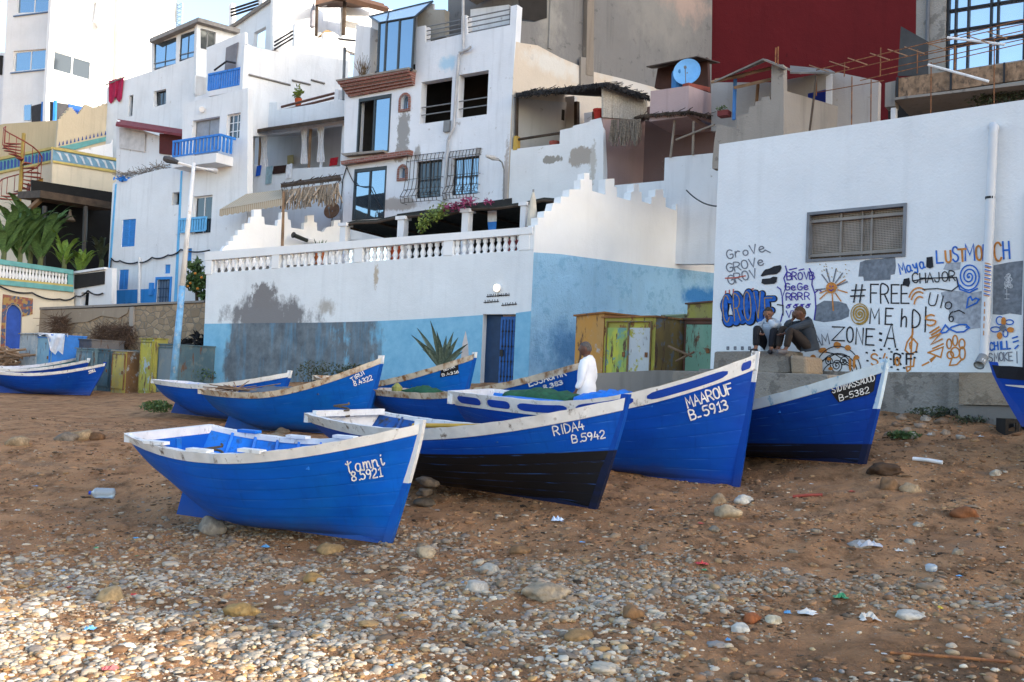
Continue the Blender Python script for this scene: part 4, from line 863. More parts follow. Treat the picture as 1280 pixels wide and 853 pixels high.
def dish(name, label, ctr, r, nrm, mat, pole_to, group=None):
    t = thing(name, label, 'satellite dish', ctr, group); n = np.array(nrm, float); n /= np.linalg.norm(n); a = np.cross(n, [0, 0, 1.]); a /= np.linalg.norm(a); b_ = np.cross(a, n); mb = MB(); c0 = np.array(ctr)
    S = 24; RR = 5; mb.v.append(tuple(c0-n*r*.22))
    for i in range(1, RR+1):
        for k in range(S):
            th = 2*math.pi*k/S; q = r*i/RR; mb.v.append(tuple(c0+(a*math.cos(th)+b_*math.sin(th)*1.06)*q-n*r*.22*(1-(i/RR)**2)))
    mb.f = [(0, 1+k, 1+(k+1) % S) for k in range(S)]+[(1+i*S+k, 1+(i+1)*S+k, 1+(i+1)*S+(k+1) % S, 1+i*S+(k+1) % S) for i in range(RR-1) for k in range(S)]
    n1 = len(mb.v); off = n*.03; mb.v += [tuple(np.array(v)-off) for v in mb.v[:n1]]; mb.f += [tuple(i+n1 for i in f)[::-1] for f in mb.f[:]]
    mb.f += [(1+(RR-1)*S+k, 1+(RR-1)*S+(k+1) % S, n1+1+(RR-1)*S+(k+1) % S, n1+1+(RR-1)*S+k) for k in range(S)]
    mb.build('reflector', mat, t, smooth=False)
    MB().tube([c0-n*r*.2, c0-n*(r*.2+.12), np.array(pole_to)], .03, 6).build('mast', GREYM, t)
    MB().tube([c0-b_*r*.95, c0+n*r*.8-b_*r*.1], .015, 5).build('feed_arm', GREYM, t); MB().tube([c0+n*r*.8-b_*r*.1, c0+n*r*.66-b_*r*.08], .05, 7).build('feed_horn', GREYM, t)
    return t
pc = px3(PA, 414.5, 263, -6.5)
dish('satellite_dish', 'small rust brown dish at the left end of the terrace', pc, .36, (-.3, -1, .35), simple('rusty_brown_dish', (.16, .08, .04), .7, .3, 5), px3(PA, 412, 290, -6.4))

# terrace shade roof, posts, parasol and things on the terrace
PT1 = PA.shift(-1.4)
sh = thing('terrace_awning', 'long dark net roof on white posts along the terrace behind the balustrade', 'awning', px3(PT1, 560, 290))
NET = simple('dark_shade_net', (.03, .035, .032), .9, .4, 8, .5, 20)
mb = MB(); edge = [(428, 279.5), (445, 277), (470, 273), (500, 269.5), (530, 266.5), (560, 263), (590, 260), (620, 256.5), (650, 252.5), (680, 249), (705, 247)]
top = [px3(PT1, x, y) for x, y in edge]; bk = [p+np.array([*(-PT1.n*6.3), -.15]) for p in top]
for i in range(len(top)): top[i] = top[i]+np.array([0, 0, .05*math.sin(i*2.3)])
n = len(top); mb.add(top+bk+[p-np.array([0, 0, .06]) for p in top]+[p-np.array([0, 0, .06]) for p in bk], [(i, i+1, n+i+1, n+i) for i in range(n-1)]+[(2*n+i, 3*n+i, 3*n+i+1, 2*n+i+1) for i in range(n-1)]+[(i, 2*n+i, 2*n+i+1, i+1) for i in range(n-1)])
mb.build('net_roof', NET, sh, fix=False)
mb = MB(); mb.tube([p-np.array([0, 0, .10]) for p in top], .05, 6)
for i in range(0, n, 2): mb.tube([top[i]-np.array([0, 0, .1]), bk[i]-np.array([0, 0, .1])], .04, 6)
mb.build('roof_poles', DKWOOD, sh)
for px, w in ((431, .26), (503, .28), (583, .26), (655, .2)):
    u, z = PT1.hit(px, 285); zt2 = PT1.hit(px, 276-(px-430)*.118)[1]; mb = MB(); mb.pbox(PT1, u-w/2, u+w/2, zt-.02, zt2-.1, -.15, .1); mb.pbox(PT1, u-w*.75, u+w*.75, zt2-.22, zt2-.1, -.22, .15); mb.build('post', WHITE, sh)
ps = thing('parasol', 'closed cream parasol standing on the terrace near its right end', 'parasol', px3(PT1, 664, 284, .5))
b0 = px3(PT1, 664.5, 290, .5); MB().lathe([(.03, -.4), (.03, .1), (.17, .15), (.15, .5), (.09, 1.0), (.02, 1.25)], b0, 9).build('canopy', CLOTHW if False else simple('cream_canvas', (.55, .50, .42), .9), ps)
MB().lathe([(.22, zt-b0[2]-.0), (.22, zt-b0[2]+.06), (.03, zt-b0[2]+.08), (.03, 1.3)], b0, 8).build('pole', GREYM, ps)
for (px, py, r, hx, lab) in ((492, 318, .26, 'b0502c', 'orange clay pot behind the balusters, left one'), (640, 298, .22, 'b25a58', 'pinkish clay pot behind the balusters at the right end'), (398, 330, .2, 'b8683a', 'small orange pot behind the balusters near the left')):
    q = px3(PT1, px, py, .6); t = thing('flower_pot', lab, 'pot', (q[0], q[1], zt)); MB().lathe([(r*.6, 0), (r, .45), (r*1.08, .47), (r*1.08, .55), (r*.85, .55), (r*.8, .4)], (q[0], q[1], zt), 12).build('pot', simple('clay_'+hx, c(hx), .8), t)
    mb = MB()
    for k in range(26):
        a = RNG.uniform(0, 6.28); l = RNG.uniform(.2, .5); b2 = np.array([q[0], q[1], zt+.45]); tp = b2+np.array([math.cos(a)*l*.6, math.sin(a)*l*.6, l]); sd = np.array([-math.sin(a), math.cos(a), 0])*.04
        mb.add([b2-sd*.3, b2+sd*.3, (b2+tp)/2+sd, tp, (b2+tp)/2-sd], [(0, 1, 2, 3, 4)])
    mb.build('plant', simple('pot_leaf', (.05, .10, .03), .7, .4, 8), t)
def leafcloud(mb, ctr, rad, n, size, rnd, flat=1):
    ctr = np.array(ctr)
    for _ in range(n):
        v = rnd.normal(size=3); v /= np.linalg.norm(v); q = ctr+v*np.array(rad)*rnd.random()**.45; d = rnd.normal(size=3); d /= np.linalg.norm(d); e = np.cross(d, rnd.normal(size=3)); e /= np.linalg.norm(e); s = size*rnd.uniform(.6, 1.4)
        mb.add([q-d*s, q-e*s*.45, q+d*s, q+e*s*.45], [(0, 1, 2, 3)])
def leafmat(name, a, b_, t_=.0):
    if name in MATS: return MATS[name]
    m, t, bs_, N, Lk = nmat(name); oi = tex(t, 'Noise', pos(t), 2.2, 5); n2 = tex(t, 'Noise', pos(t), 14, 2)
    cc = mix(t, ramp(t, oi.outputs[0], .3, .7), a, b_); cc = mix(t, mth(t, 'MULTIPLY', ramp(t, n2.outputs[0], .45, .7), .5), cc, tuple(min(1, x*2) for x in b_)); Lk(cc, bs_.inputs['Base Color']); bs_.inputs['Roughness'].default_value = .6; MATS[name] = m; return m
LEAF = leafmat('garden_leaf', (.02, .045, .012), (.06, .11, .025)); LEAFY = leafmat('yellow_green_leaf', (.07, .12, .02), (.17, .22, .04)); LEAFD = leafmat('dusty_dark_leaf', (.02, .03, .015), (.05, .065, .03))
MAG = leafmat('magenta_bract', (.16, .02, .06), (.30, .04, .13))
bv = thing('bougainvillea', 'yellow green creeper with magenta flowers trailing over the terrace roof', 'plant', px3(PT1, 540, 275, .3))
mb = MB(); rr = np.random.default_rng(3)
for x, y, r in ((527, 284, .22), (532, 277, .28), (538, 271, .3), (545, 267, .28), (553, 263, .26)): leafcloud(mb, px3(PT1, x, y, .35), (r, r, r), 70, .07, rr)
mb.build('leaves', LEAFY, bv); mb = MB()
for x, y, r in ((560, 260, .22), (570, 257, .22), (580, 254, .26), (588, 252, .24)): leafcloud(mb, px3(PT1, x, y, .3), (r*1.3, r, r*.7), 60, .06, rr)
mb.build('flowers', MAG, bv); mb = MB(); leafcloud(mb, px3(PT1, 610, 252, .3), (.2, .14, .1), 40, .06, rr); mb.build('flowers', MAG, bv)
MB().tube([px3(PT1, 524, 292, .2), px3(PT1, 533, 277, .25), px3(PT1, 553, 263, .25), px3(PT1, 590, 253, .25)], .03, 6).build('stem', DKWOOD, bv)
tw = thing('hanging_towel', 'blue and white towel hanging under the terrace roof', 'towel', px3(PT1, 616, 272, -.5)); mb = MB(); mb.prism(PT1.shift(-.5), PT1.shift(-.5).poly([(610, 264), (621, 263), (621, 277), (610, 278)]), 0, .02); mb.build('upper_half', CLOTHW, tw); mb = MB(); mb.prism(PT1.shift(-.5), PT1.shift(-.5).poly([(610, 278.2), (621, 277.2), (620, 288), (611, 289)]), 0, .02); mb.build('lower_half', BLUEP, tw)

# ---------------------------------------------------------------- the tall worn white house
PH = PL(558, 38, UD)
HC = PH.w(*PH.hit(640, 130)); PHV = PL(0, 0, VD, base=(HC[0], HC[1], 0))
HH = thing('worn_house', 'tall worn white house with brick ledges, grilled windows and a glazed corner balcony', 'house', PH.w(*PH.hit(540, 265)))
ZA = lambda pts, ox=410, oy=0, k=4.265: [(ox+x/k, oy+y/k) for x, y in pts]
hw1 = PH.rect(527, 103, 563, 150); hw2 = PH.rect(574, 94, 608.5, 143); hl1 = PH.rect(521, 202.5, 550.5, 246); hl2 = PH.rect(566, 198, 597, 242); hd1 = PH.rect(449, 124, 486, 190); hd2 = PH.rect(443.5, 212, 480.5, 273)
def arch(pl, cx, cy, w, h, seg=8):
    a = pl.hit(cx-w/2, cy+h/2); b_ = pl.hit(cx+w/2, cy-h/2); u0, u1, z0, z1 = a[0], b_[0], a[1], b_[1]; r = (u1-u0)/2; um = (u0+u1)/2
    return [(u0, z0), (u1, z0), (u1, z1-r)]+[(um+r*math.cos(math.pi*i/seg), z1-r+r*math.sin(math.pi*i/seg)) for i in range(1, seg)]+[(u0, z1-r)]
ha1, ha2 = arch(PH, 506.4, 128, 10, 19), arch(PH, 503.5, 216, 8, 15)
WALLH = plaster('worn_house_white', (.70, .73, .78), dirt=(.38, .36, .35), amt=.3, streak=.35, patches=((cA(px3(PH, 504, 165)), .35, 1.1, (.30, .30, .30), .2), (cA(px3(PH, 500, 195)), .35, .3, (.32, .3, .29), .3), (cA(px3(PH, 560, 80)), .6, .35, (.42, .60, .74), .6), (cA(px3(PH, 522, 192)), .2, .35, (.36, .35, .34), .4), (cA(px3(PH, 598, 190)), .2, .2, (.36, .35, .34), .4), (cA(px3(PH, 632, 235)), .14, 2.2, (.42, .38, .36), .4), (cA(px3(PH, 500, 255)), 1.3, .3, (.40, .37, .35), .3)))
wall('front_wall', PH, [(428, 300), (431, 106), (519, 92), (520.5, 34), (531.5, 32), (531.5, 53.5), (576.5, 43), (577, 20), (583, 19), (584, 42.5), (637.5, 31.5), (638.5, 8), (646.5, 6), (639.5, 130), (630.5, 300)], WALLH, HH, holes=[hw1, hw2, hl1, hl2, hd1, hd2, ha1, ha2], thick=.35)
# the flank running back from the corner: cream below, bare grey above
fl_pts = [(645.5, 22), (700, 73), (742, 91), (780, 99), (830, 112), (834, 128), (634, 280)]
wall('side_wall', PHV, [(643.5, 52), (652, 54), (672, 57), (700, 72), (742, 90), (780, 99), (835, 114), (890, 128), (890, 330), (631, 330)], plaster('cream_side_render', (.60, .52, .43), dirt=(.36, .33, .3), amt=.35, streak=.2, patches=((cA(px3(PHV, 690, 80)), 1.6, .5, (.62, .60, .56), .5), (cA(px3(PHV, 790, 106)), 2.2, .35, (.6, .57, .53), .5))), HH, thick=.3)
MB().add([PH.w(*PH.hit(430, 106), -.3), PH.w(*PH.hit(640, 45), -.3), np.array(px3(PHV, 890, 160)), np.array(px3(PHV, 890, 160))-np.array([UD[0], UD[1], 0])*9.5], [(0, 1, 2, 3)]).build('roof_deck', CONC, HH) if False else None
GREYW = plaster('grey_gable_render', (.195, .19, .187), dirt=(.13, .127, .125), amt=.55, streak=.55, patches=((cA(px3(PHV, 830, 20)), 3, 2.5, (.25, .24, .225), .9), (cA(px3(PHV, 690, 20)), .9, 1.6, (.29, .28, .26), .7), (cA(px3(PHV, 860, 2)), 2.2, 1.0, (.38, .29, .25), .7)))
HG = thing('grey_building', 'unfinished bare grey block rising above the worn white house', 'building', px3(PHV, 780, 95))
PG = PHV.shift(-.12)
wall('side_wall', PG, [(684, -70), (891, -70), (889, 128), (780, 120), (640, 90), (646, 26), (668, 28), (684, 22)], GREYW, HG, thick=.3)
PGF = PL(0, 0, UD, base=(*px3(PG, 686, 10)[:2], 0))
wall('front_wall', PGF, [(560, -90), (691, -70), (686, 60), (560, 80)], GREYW, HG, thick=.25, holes=[PGF.rect(634, -40, 682.5, 24)] if False else [], D=None)
mb = MB(); mb.prism(PHV, PHV.poly([(733, -70), (741, -70), (739, 96), (730, 94)]), -.1, .12); mb.build('concrete_column', plaster('column_brown', (.24, .205, .17), amt=.5, streak=.6), HG)
mb = MB(); mb.prism(PHV, PHV.poly([(724, 72), (740, 74), (740, 112), (724, 109)]), 0, .10); mb.build('pillar_base', CONC, HG)
# top floor terrace opening of the worn house its room shadow is a thin dark slab
slab('roof_slab', PGF.shift(.9), [(579, -12), (650, -60), (686, -55), (686, -38), (640, -30), (585, 0)], -.6, .6, CONC, HH)
mb = MB(); mb.prism(PG, PG.poly([(646, -10), (683, -16), (683, 23), (668, 27), (652, 24)]), .0, .02); mb.build('painted_dark_opening', DARK, HG)
# brick ledges
def ledge(nm, pts, proj_, mat=BRICK):
    return slab(nm, PH, pts, -.02, proj_, mat, HH)
mb = MB(); nst = 5
for i in range(nst):
    f0, f1 = i/nst, (i+1)/nst
    L0 = lambda f: (431+7*f, 106+16.5*f); R0 = lambda f: (520-1.5*f, 91+16*f)
    mb.prism(PH, PH.poly([L0(f1), R0(f1), R0(f0), L0(f0)]), .0, .46-.085*i)
mb.build('brick_corbel', BRICK, HH); slab('corbel_cap', PH, [(430, 104), (521, 88.5), (520.5, 91), (430.5, 106)], 0, .5, CONC, HH)
mb = MB(); mb.prism(PH, PH.poly([(431.5, 203.5), (516.7, 189), (516, 195.5), (432.5, 208)]), 0, .28); mb.build('brick_ledge', BRICK, HH)
slab('sill', PH, [(432, 194), (485, 189.5), (484.5, 192), (436, 197)], 0, .3, CONC, HH)
for a, (cx, cy, w, h) in ((ha1, (506.4, 128, 10, 19)), (ha2, (503.5, 216, 8, 15))):
    o = arch(PH, cx, cy, w+6, h+7); mb = MB(); n = len(a); V = [PH.w(u, z, .05) for u, z in o]+[PH.w(u, z, .05) for u, z in a]
    V2 = [PH.w(u, z, .002) for u, z in o]; mb.add(V+V2, [(i, (i+1) % n, n+(i+1) % n, n+i) for i in range(n)]+[(i, 2*n+i, 2*n+(i+1) % n, (i+1) % n) for i in range(n)])
    nw = mb.build('arched_window', BRICK, HH, fix=False); u0, u1, z0, z1 = bb(a); MB().pbox(PH, u0, u1, z0, z1, -.2, -.16).build('pane', GLASS, nw)
# doors of the glazed balconies
def twodoor(r, half_open):
    u0, u1, z0, z1 = bb(r); um = (u0+u1)/2; fr = MB(); f = .07
    for a, b_, c_, d in ((u0, u1, z0, z0+f), (u0, u1, z1-f*2, z1), (u0, u0+f, z0+f, z1-2*f), (u1-f, u1, z0+f, z1-2*f), (um-f*.5, um+f*.5, z0+f, z1-2*f)): fr.pbox(PH, a, b_, c_, d, -.1, .02)
    w = fr.build('glazed_door', simple('dark_aluminium', (.03, .04, .05), .4), HH)
    MB().pbox(PH, um+f*.5, u1-f, z0+f, z1-2*f, -.05, -.03).build('pane', GLASS, w)
    if not half_open: MB().pbox(PH, u0+f, um-f*.5, z0+f, z1-2*f, -.06, -.04).build('pane', GLASS, w)
twodoor(hd1, True); twodoor(hd2, False)
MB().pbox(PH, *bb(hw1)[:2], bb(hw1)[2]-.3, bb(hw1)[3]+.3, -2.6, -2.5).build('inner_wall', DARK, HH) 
for r in (hw1, hw2):
    u0, u1, z0, z1 = bb(r); mb = MB()
    for k in (.22, .40): mb.tube([PH.w(u0, z0+(z1-z0)*k, -.08), PH.w(u1, z0+(z1-z0)*k, -.08)], .025, 6)
    mb.build('window_rail', GREYM, HH)
# dark room behind every opening of the front
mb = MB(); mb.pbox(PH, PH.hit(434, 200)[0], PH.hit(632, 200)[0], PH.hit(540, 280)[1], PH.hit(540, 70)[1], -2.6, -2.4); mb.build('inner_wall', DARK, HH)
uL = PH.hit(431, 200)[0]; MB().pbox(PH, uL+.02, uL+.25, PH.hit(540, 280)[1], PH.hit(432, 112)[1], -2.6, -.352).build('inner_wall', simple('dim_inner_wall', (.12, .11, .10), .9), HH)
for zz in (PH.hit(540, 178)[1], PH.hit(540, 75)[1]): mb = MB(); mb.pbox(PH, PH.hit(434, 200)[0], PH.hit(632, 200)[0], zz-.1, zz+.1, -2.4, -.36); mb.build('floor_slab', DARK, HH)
window(PH, hl1, HH, BLACKM, GLASSD, 2, 2, .07, .12); window(PH, hl2, HH, BLACKM, GLASS, 3, 2, .07, .12)
def belly(r, ext):
    u0, u1, z0, z1 = bb(r); u0 -= ext[0]; u1 += ext[1]; z1 += .25; z0 -= .2; mb = MB(); h = z1-z0
    pr = [(0, .06), (.12, .12), (.5, .14), (.72, .22), (.88, .42), (1, .34)]
    for i in range(10):
        u = u0+(u1-u0)*i/9; mb.tube([PH.w(u, z1-h*f, o) for f, o in pr], .014, 5, False)
    for f, o in pr: mb.tube([PH.w(u0, z1-h*f, o), PH.w(u1, z1-h*f, o)], .012, 5); mb.tube([PH.w(u0, z1-h*f, o), PH.w(u0, z1-h*f, 0)], .012, 5); mb.tube([PH.w(u1, z1-h*f, o), PH.w(u1, z1-h*f, 0)], .012, 5)
    mb.build('window_grille', simple('wrought_iron', (.05, .045, .04), .6), HH)
belly(hl1, (.42, .1)); belly(hl2, (.1, .08))
# drain pipe
mb = MB(); pp = [px3(PH, x, y, .09) for x, y in ((579, -5), (579, 62), (573.5, 69), (571, 100), (567, 160), (560, 175), (557.5, 215), (556, 245), (551, 262))]; mb.tube(pp, .055, 8); mb.tube([px3(PH, 574, 66, .1), px3(PH, 585, 62, .14), px3(PH, 589, 58, .14)], .055, 8); mb.build('drain_pipe', simple('grey_pipe', (.42, .43, .45), .6), HH)
mb = MB(); mb.prism(PH, PH.poly([(557, 152), (564, 151), (563, 165), (556, 166)]), 0, .12); mb.build('meter_box', GREYM, HH)
for (x0, x1) in ((533, 576), (585, 637)):
    mb = MB()
    for k in range(4):
        y0 = (50-k*5.4) if x0 == 533 else (41-k*6.2); y1 = y0-(x1-x0)*.20; mb.tube([px3(PH, x0, y0, -.1), px3(PH, x1, y1, -.1)], .025, 6)
    mb.build('terrace_rail', GREYM, HH)
slab('parapet_block', PH.shift(-.6), [(522, 12), (556, 12), (556, 46), (522, 55)], -.3, 0, plaster('grey_block', (.33, .31, .27), amt=.4), HH)
slab('parapet_block', PH.shift(-1.2), [(588, 12), (636, 6), (637, 32), (588, 42)], -.2, 0, WHITE_OLD, HH)
# glazed box on the corbel
GLF = simple('dark_aluminium', (.03, .04, .05), .4); PGL = PH.shift(.35); PGB = PH.shift(-1.2)
gb = MB(); fz = lambda x, y: PGL.hit(x, y)
cols_ = [(472, 95, 474.5, 29), (480.5, 93.5, 483.5, 27.5), (497, 90.5, 500, 25), (515, 88, 518.5, 21.5)]
mb = MB()
for xb, yb, xt, yt in cols_: mb.tube([px3(PGL, xb, yb), px3(PGL, xt, yt)], .05, 4)
mb.tube([px3(PGL, 474.5, 29), px3(PGL, 518.5, 21.5)], .05, 4); mb.tube([px3(PGL, 472, 95), px3(PGL, 515, 88)], .05, 4)
bt = [px3(PGB, 462, 21), px3(PGB, 541, 2)]; mb.tube([bt[0], bt[1]], .05, 4); mb.tube([bt[0], px3(PGL, 474.5, 29)], .05, 4); mb.tube([bt[1], px3(PGL, 518.5, 21.5)], .05, 4); mb.tube([px3(PGB, 486, 15.5), px3(PGL, 483.5, 27.5)], .035, 4)
cs = mb.build('glazed_box', GLF, HH)
for i in range(3):
    a, b_ = cols_[i], cols_[i+1]; MB().add([px3(PGL, a[0], a[1], -.01), px3(PGL, b_[0], b_[1], -.01), px3(PGL, b_[2], b_[3], -.01), px3(PGL, a[2], a[3], -.01)], [(0, 1, 2, 3)]).build('pane', GLASS, cs, fix=False)
MB().add([bt[0], px3(PGL, 474.5, 29), px3(PGL, 518.5, 21.5), bt[1]], [(0, 1, 2, 3)]).build('pane', glassy('pale_roof_glass', (.6, .7, .8), .5, .1), cs, fix=False)
MB().prism(PGB, PGB.poly([(463, 95), (463, 22), (541, 4), (541, 60), (520, 88)]), -.15, -.05).build('back_wall', WHITE_OLD, HH)
pw = slab('pilaster', PH, [(441, 98), (445.5, 31), (463, 34), (461, 95)], -.5, .0, WHITE_OLD, HH)
dp = thing('dry_shrub', 'brown dried shrub growing on the brick corbel beside the glazed box', 'plant', px3(PH, 455, 97, .3)); mb = MB()
for k in range(50): q = px3(PH, 454+RNG.normal()*1.6, 98, .3); mb.tube([q, q+np.array([RNG.normal()*.14, RNG.normal()*.1, RNG.uniform(.4, 1.0)])], .008, 3)
mb.build('twigs', simple('dry_twig', (.13, .09, .05), .9), dp)
# street lamp on the wall corner
sl_ = thing('wall_street_lamp', 'curved grey street lamp on the right corner of the worn white house', 'street lamp', px3(PH, 630, 248, .1))
MB().tube([px3(PH, 629.5, 250, .1), px3(PH, 630, 212, .15), px3(PH, 627.5, 203, .3), px3(PH, 622, 199, .6)], .03, 7).build('arm', GREYM, sl_)
MB().tube([px3(PH, 623, 199.5, .55), px3(PH, 616, 197.5, .9), px3(PH, 607.5, 195, 1.2)], [.05, .10, .05], 8).build('lamp_head', simple('pale_grey_metal', (.5, .5, .5), .5), sl_)
slab('painted_shade_panel', PH, [(497, 268), (640, 248), (640, 330), (497, 330)], .0, .04, simple('painted_ground_floor_shade', (.03, .03, .03), .9), HH)  # dark panel on the wall paints in the shade under the net roof
# hanging cables
def cable(pts, label, r=.018, sag=.15, group='cables on the house fronts'):
    o = []
    for a, b_ in zip(pts[:-1], pts[1:]):
        for k in range(8): f = k/8; q = np.array(a)*(1-f)+np.array(b_)*f; o.append(q-np.array([0, 0, sag*4*f*(1-f)]))
    o.append(np.array(pts[-1])); return MB().tube(o, r, 5).build('cable', BLACKM, label=label, cat='cable', group=group)
cable([px3(PH, 433, 208, .06), px3(PH, 444, 231, .06), px3(PH, 462, 233, .06), px3(PH, 478, 262, .06)], 'black cable drooping across the lower glazed door of the worn house', .02, .05)
cable([px3(PH, 433, 210, .05), px3(PH, 428.5, 225, .05), px3(PH, 426, 262, .05)], 'black cable running down the left edge of the worn house', .025, .0)

# ---------------------------------------------------------------- white loggia wing right of the worn house, with its thatch
PE = PL(0, 0, UD, base=(HC[0]+.03, HC[1]-.02, 0))
HE = thing('loggia_house', 'white loggia with broken brick parapet and black thatched roof beside the worn house', 'house', px3(PE, 695, 240))
WALLE = plaster('loggia_white', (.72, .73, .74), dirt=(.4, .37, .33), amt=.15, streak=.15, patches=((cA(px3(PE, 727, 195)), .62, .38, (.38, .34, .30), .2), (cA(px3(PE, 690, 200)), .5, .16, (.30, .28, .25), .15), (cA(px3(PE, 741, 205)), .15, .8, (.5, .47, .43), .4)))
wall('front_wall', PE, [(638.5, 187), (699.5, 180), (700, 163), (716, 159.5), (716.5, 157.5), (737, 152.5), (737.5, 150.5), (751, 147.5), (754.5, 162), (753, 330), (632, 330)], WALLE, HE, thick=.3)
slab('inner_side_wall', PHV, [(641, 123), (724, 130), (724, 215), (637, 215)], .01, .06, plaster('loggia_back', (.5, .49, .47), amt=.1), HE)
PEb = PE.shift(-2.6)
slab('back_wall', PEb, [(640, 130), (718, 120), (718, 190), (640, 200)], -.2, 0, plaster('loggia_back', (.5, .49, .47), amt=.1), HE)
slab('back_wall', PEb, [(719, 136), (752, 131), (752, 180), (719, 190)], -.9, -.7, WHITE_OLD, HE)
mb = MB(); mb.tube([px3(PEb, 721, 195), px3(PEb, 721, 128)], .12, 6); mb.build('post', DKWOOD, HE)
mb = MB(); mb.tube([px3(PE, 645.5, 187, -.1), px3(PE, 646.5, 121, -.1)], .07, 6); mb.build('post', DKWOOD, HE)
mb = MB(); mb.prism(PE, PE.poly([(641.5, 188), (646.5, 187.5), (646.5, 170), (642.5, 170.5)]), -.2, .02); mb.build('ochre_block', plaster('ochre', (.5, .33, .08), amt=.2), HE)
mb = MB(); mb.tube([px3(PE, 646, 175, -.1), px3(PE, 700, 166.5, -.1)], .05, 6); mb.build('wooden_rail', DKWOOD, HE)
slab('left_wall', PL(0, 0, VD, base=(*px3(PE, 639, 180)[:2], 0)), [(640, 125), (668, 130), (668, 188), (639, 190)], -.1, .05, plaster('loggia_back', (.5, .49, .47)), HE) if False else None
# thatch: a rough matt of stalks
def thatch_roof(name, corners, parent, mat, thick=.14, n=420, drop=.28, length=.5):
    """corners: front-left, front-right, back-right, back-left; ragged stalks hang over the front and right edges"""
    A, B_, C_, D_ = [np.array(q) for q in corners]; mb = MB(); up = np.array([0, 0, thick])
    mb.hexa([A, B_, C_, D_], [A+up, B_+up, C_+up, D_+up])
    for k in range(n):
        f, g = RNG.random(), RNG.random(); q = (A*(1-f)+B_*f)*(1-g)+(D_*(1-f)+C_*f)*g+up
        dr_ = (A-D_) if RNG.random() < .7 else (B_-A); dr_ = dr_/np.linalg.norm(dr_); e = q+dr_*length*RNG.uniform(.5, 1.2)+np.array([RNG.normal()*.06, RNG.normal()*.06, RNG.normal()*.05+.02])
        mb.tube([q, e], .013, 3, False)
    for (P0, P1, m) in ((A, B_, n//2), (B_, C_, n//3)):
        for k in range(m):
            f = RNG.random(); q = P0*(1-f)+P1*f+np.array([0, 0, thick*RNG.random()]); mb.tube([q, q+np.array([RNG.normal()*.05, RNG.normal()*.05-.04, -drop*RNG.uniform(.3, 1.1)])], .014, 3, False)
    return mb.build(name, mat, parent, fix=False)
thatch_roof('thatched_roof', [px3(PE, 644.5, 122, .35), px3(PE, 759, 108, .35), px3(PL(0, 0, VD, base=(*px3(PE, 759, 108, .35)[:2], 0)), 812, 125), px3(PEb, 648, 115, -.5)], HE, BLACKTH, .15, 520, .13, .42)
PEV = PL(0, 0, VD, base=(*px3(PE, 753.5, 160)[:2], 0))
mb = MB(); 
for k in range(34):
    f = k/33; x = 753.5+54*f; q0 = px3(PEV, x, 107+15*f, .02+RNG.uniform(0, .03)); q1 = px3(PEV, x+RNG.normal()*.3, 147+4*f, .02); mb.tube([q0, q1], .05, 5)
mb.build('cane_screen', simple('grey_cane', (.40, .37, .33), .95, .25, 20, .5, 30), HE)
mb = MB(); mb.prism(PEV, PEV.poly([(754, 148), (812, 150), (812, 240), (752.5, 245)]), -.2, 0); mb.build('side_wall', MAUVE, HE)
for px, py, hx, lab in ((748, 144, 'a02a20', 'red clay pot on top of the broken brick parapet'), (693, 184, 'a4564a', 'terracotta pot behind the loggia parapet')):
    q = px3(PE, px, py, -.15 if px > 700 else -.5); t = thing('flower_pot', lab, 'pot', q); MB().lathe([(.12, -.2), (.18, .1), (.2, .12), (.2, .2), (.15, .2)], q, 10).build('pot', simple('clay_'+hx, c(hx), .8), t)
hb = px3(PEb, 700, 145, .1); MB().lathe([(.12, -.25), (.2, -.2), (.2, .2), (.1, .28)], hb, 10).build('hanging_basket', simple('dark_wicker', (.04, .035, .03), .9), label='dark round basket hanging on the loggia back wall', cat='basket')

# ---------------------------------------------------------------- mauve house
dK = PE.depth(757)
PK = PL(757, dK+.9, UD); HK = thing('mauve_house', 'dull mauve house with a rounded balcony, cane eaves and crooked poles', 'house', px3(PK, 810, 235))
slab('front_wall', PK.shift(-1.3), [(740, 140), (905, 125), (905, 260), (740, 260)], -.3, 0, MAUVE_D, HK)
wall('parapet_wall', PK.shift(.5), [(752, 236), (768, 234), (768.5, 231.8), (830, 226), (831, 197.5), (896, 191), (905, 190), (905, 330), (752, 330)], WHITE, HK, thick=.3)
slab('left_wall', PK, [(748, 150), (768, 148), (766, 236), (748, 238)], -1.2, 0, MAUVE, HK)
PKB = PK.shift(.75)
cb = px3(PKB, 860.5, 125); PKV = PL(0, 0, VD, base=(*cb[:2], 0))
mb = MB(); z0, z1 = PKB.hit(860, 142)[1], PKB.hit(860, 107.5)[1]; u0, u1 = PKB.hit(813, 120)[0], PKB.hit(860.5, 120)[0]
mb.pbox(PKB, u0, u1, z0, z1, -.18, 0); mb.pbox(PKV, .0, 2.2, z0, z1, -.18, -.0); mb.pbox(PKB, u0, u1, z0-.12, z0, -2.2, 0.02); mb.build('balcony_parapet', plaster('pale_mauve', (.42, .315, .31), amt=.05, streak=.4), HK)
thatch_roof('cane_eaves', [px3(PKB, 800, 146.5, .1), px3(PKB, 862, 141.5, .2), px3(PKV, 905, 151, .3), px3(PK, 790, 150, -1.2)], HK, DKWOOD, .08, 120, .12, .3)
mb = MB()
for k in range(130): x = RNG.uniform(764, 801); q = px3(PKB, x, 149+(801-x)*.02, .15+RNG.uniform(0, .1)); mb.tube([q, q+np.array([RNG.normal()*.05, RNG.normal()*.03, -RNG.uniform(.55, .95)])], .016, 3, False)
mb.build('straw_fringe', THATCH, HK, fix=False)
for a, b_ in (((838, 197), (844.5, 142)), ((866, 194), (867, 152))): MB().tube([px3(PK, *a, .55), px3(PK, *b_, .55)], .045, 6).build('prop_pole', simple('grey_pole', (.28, .24, .2), .9), HK)
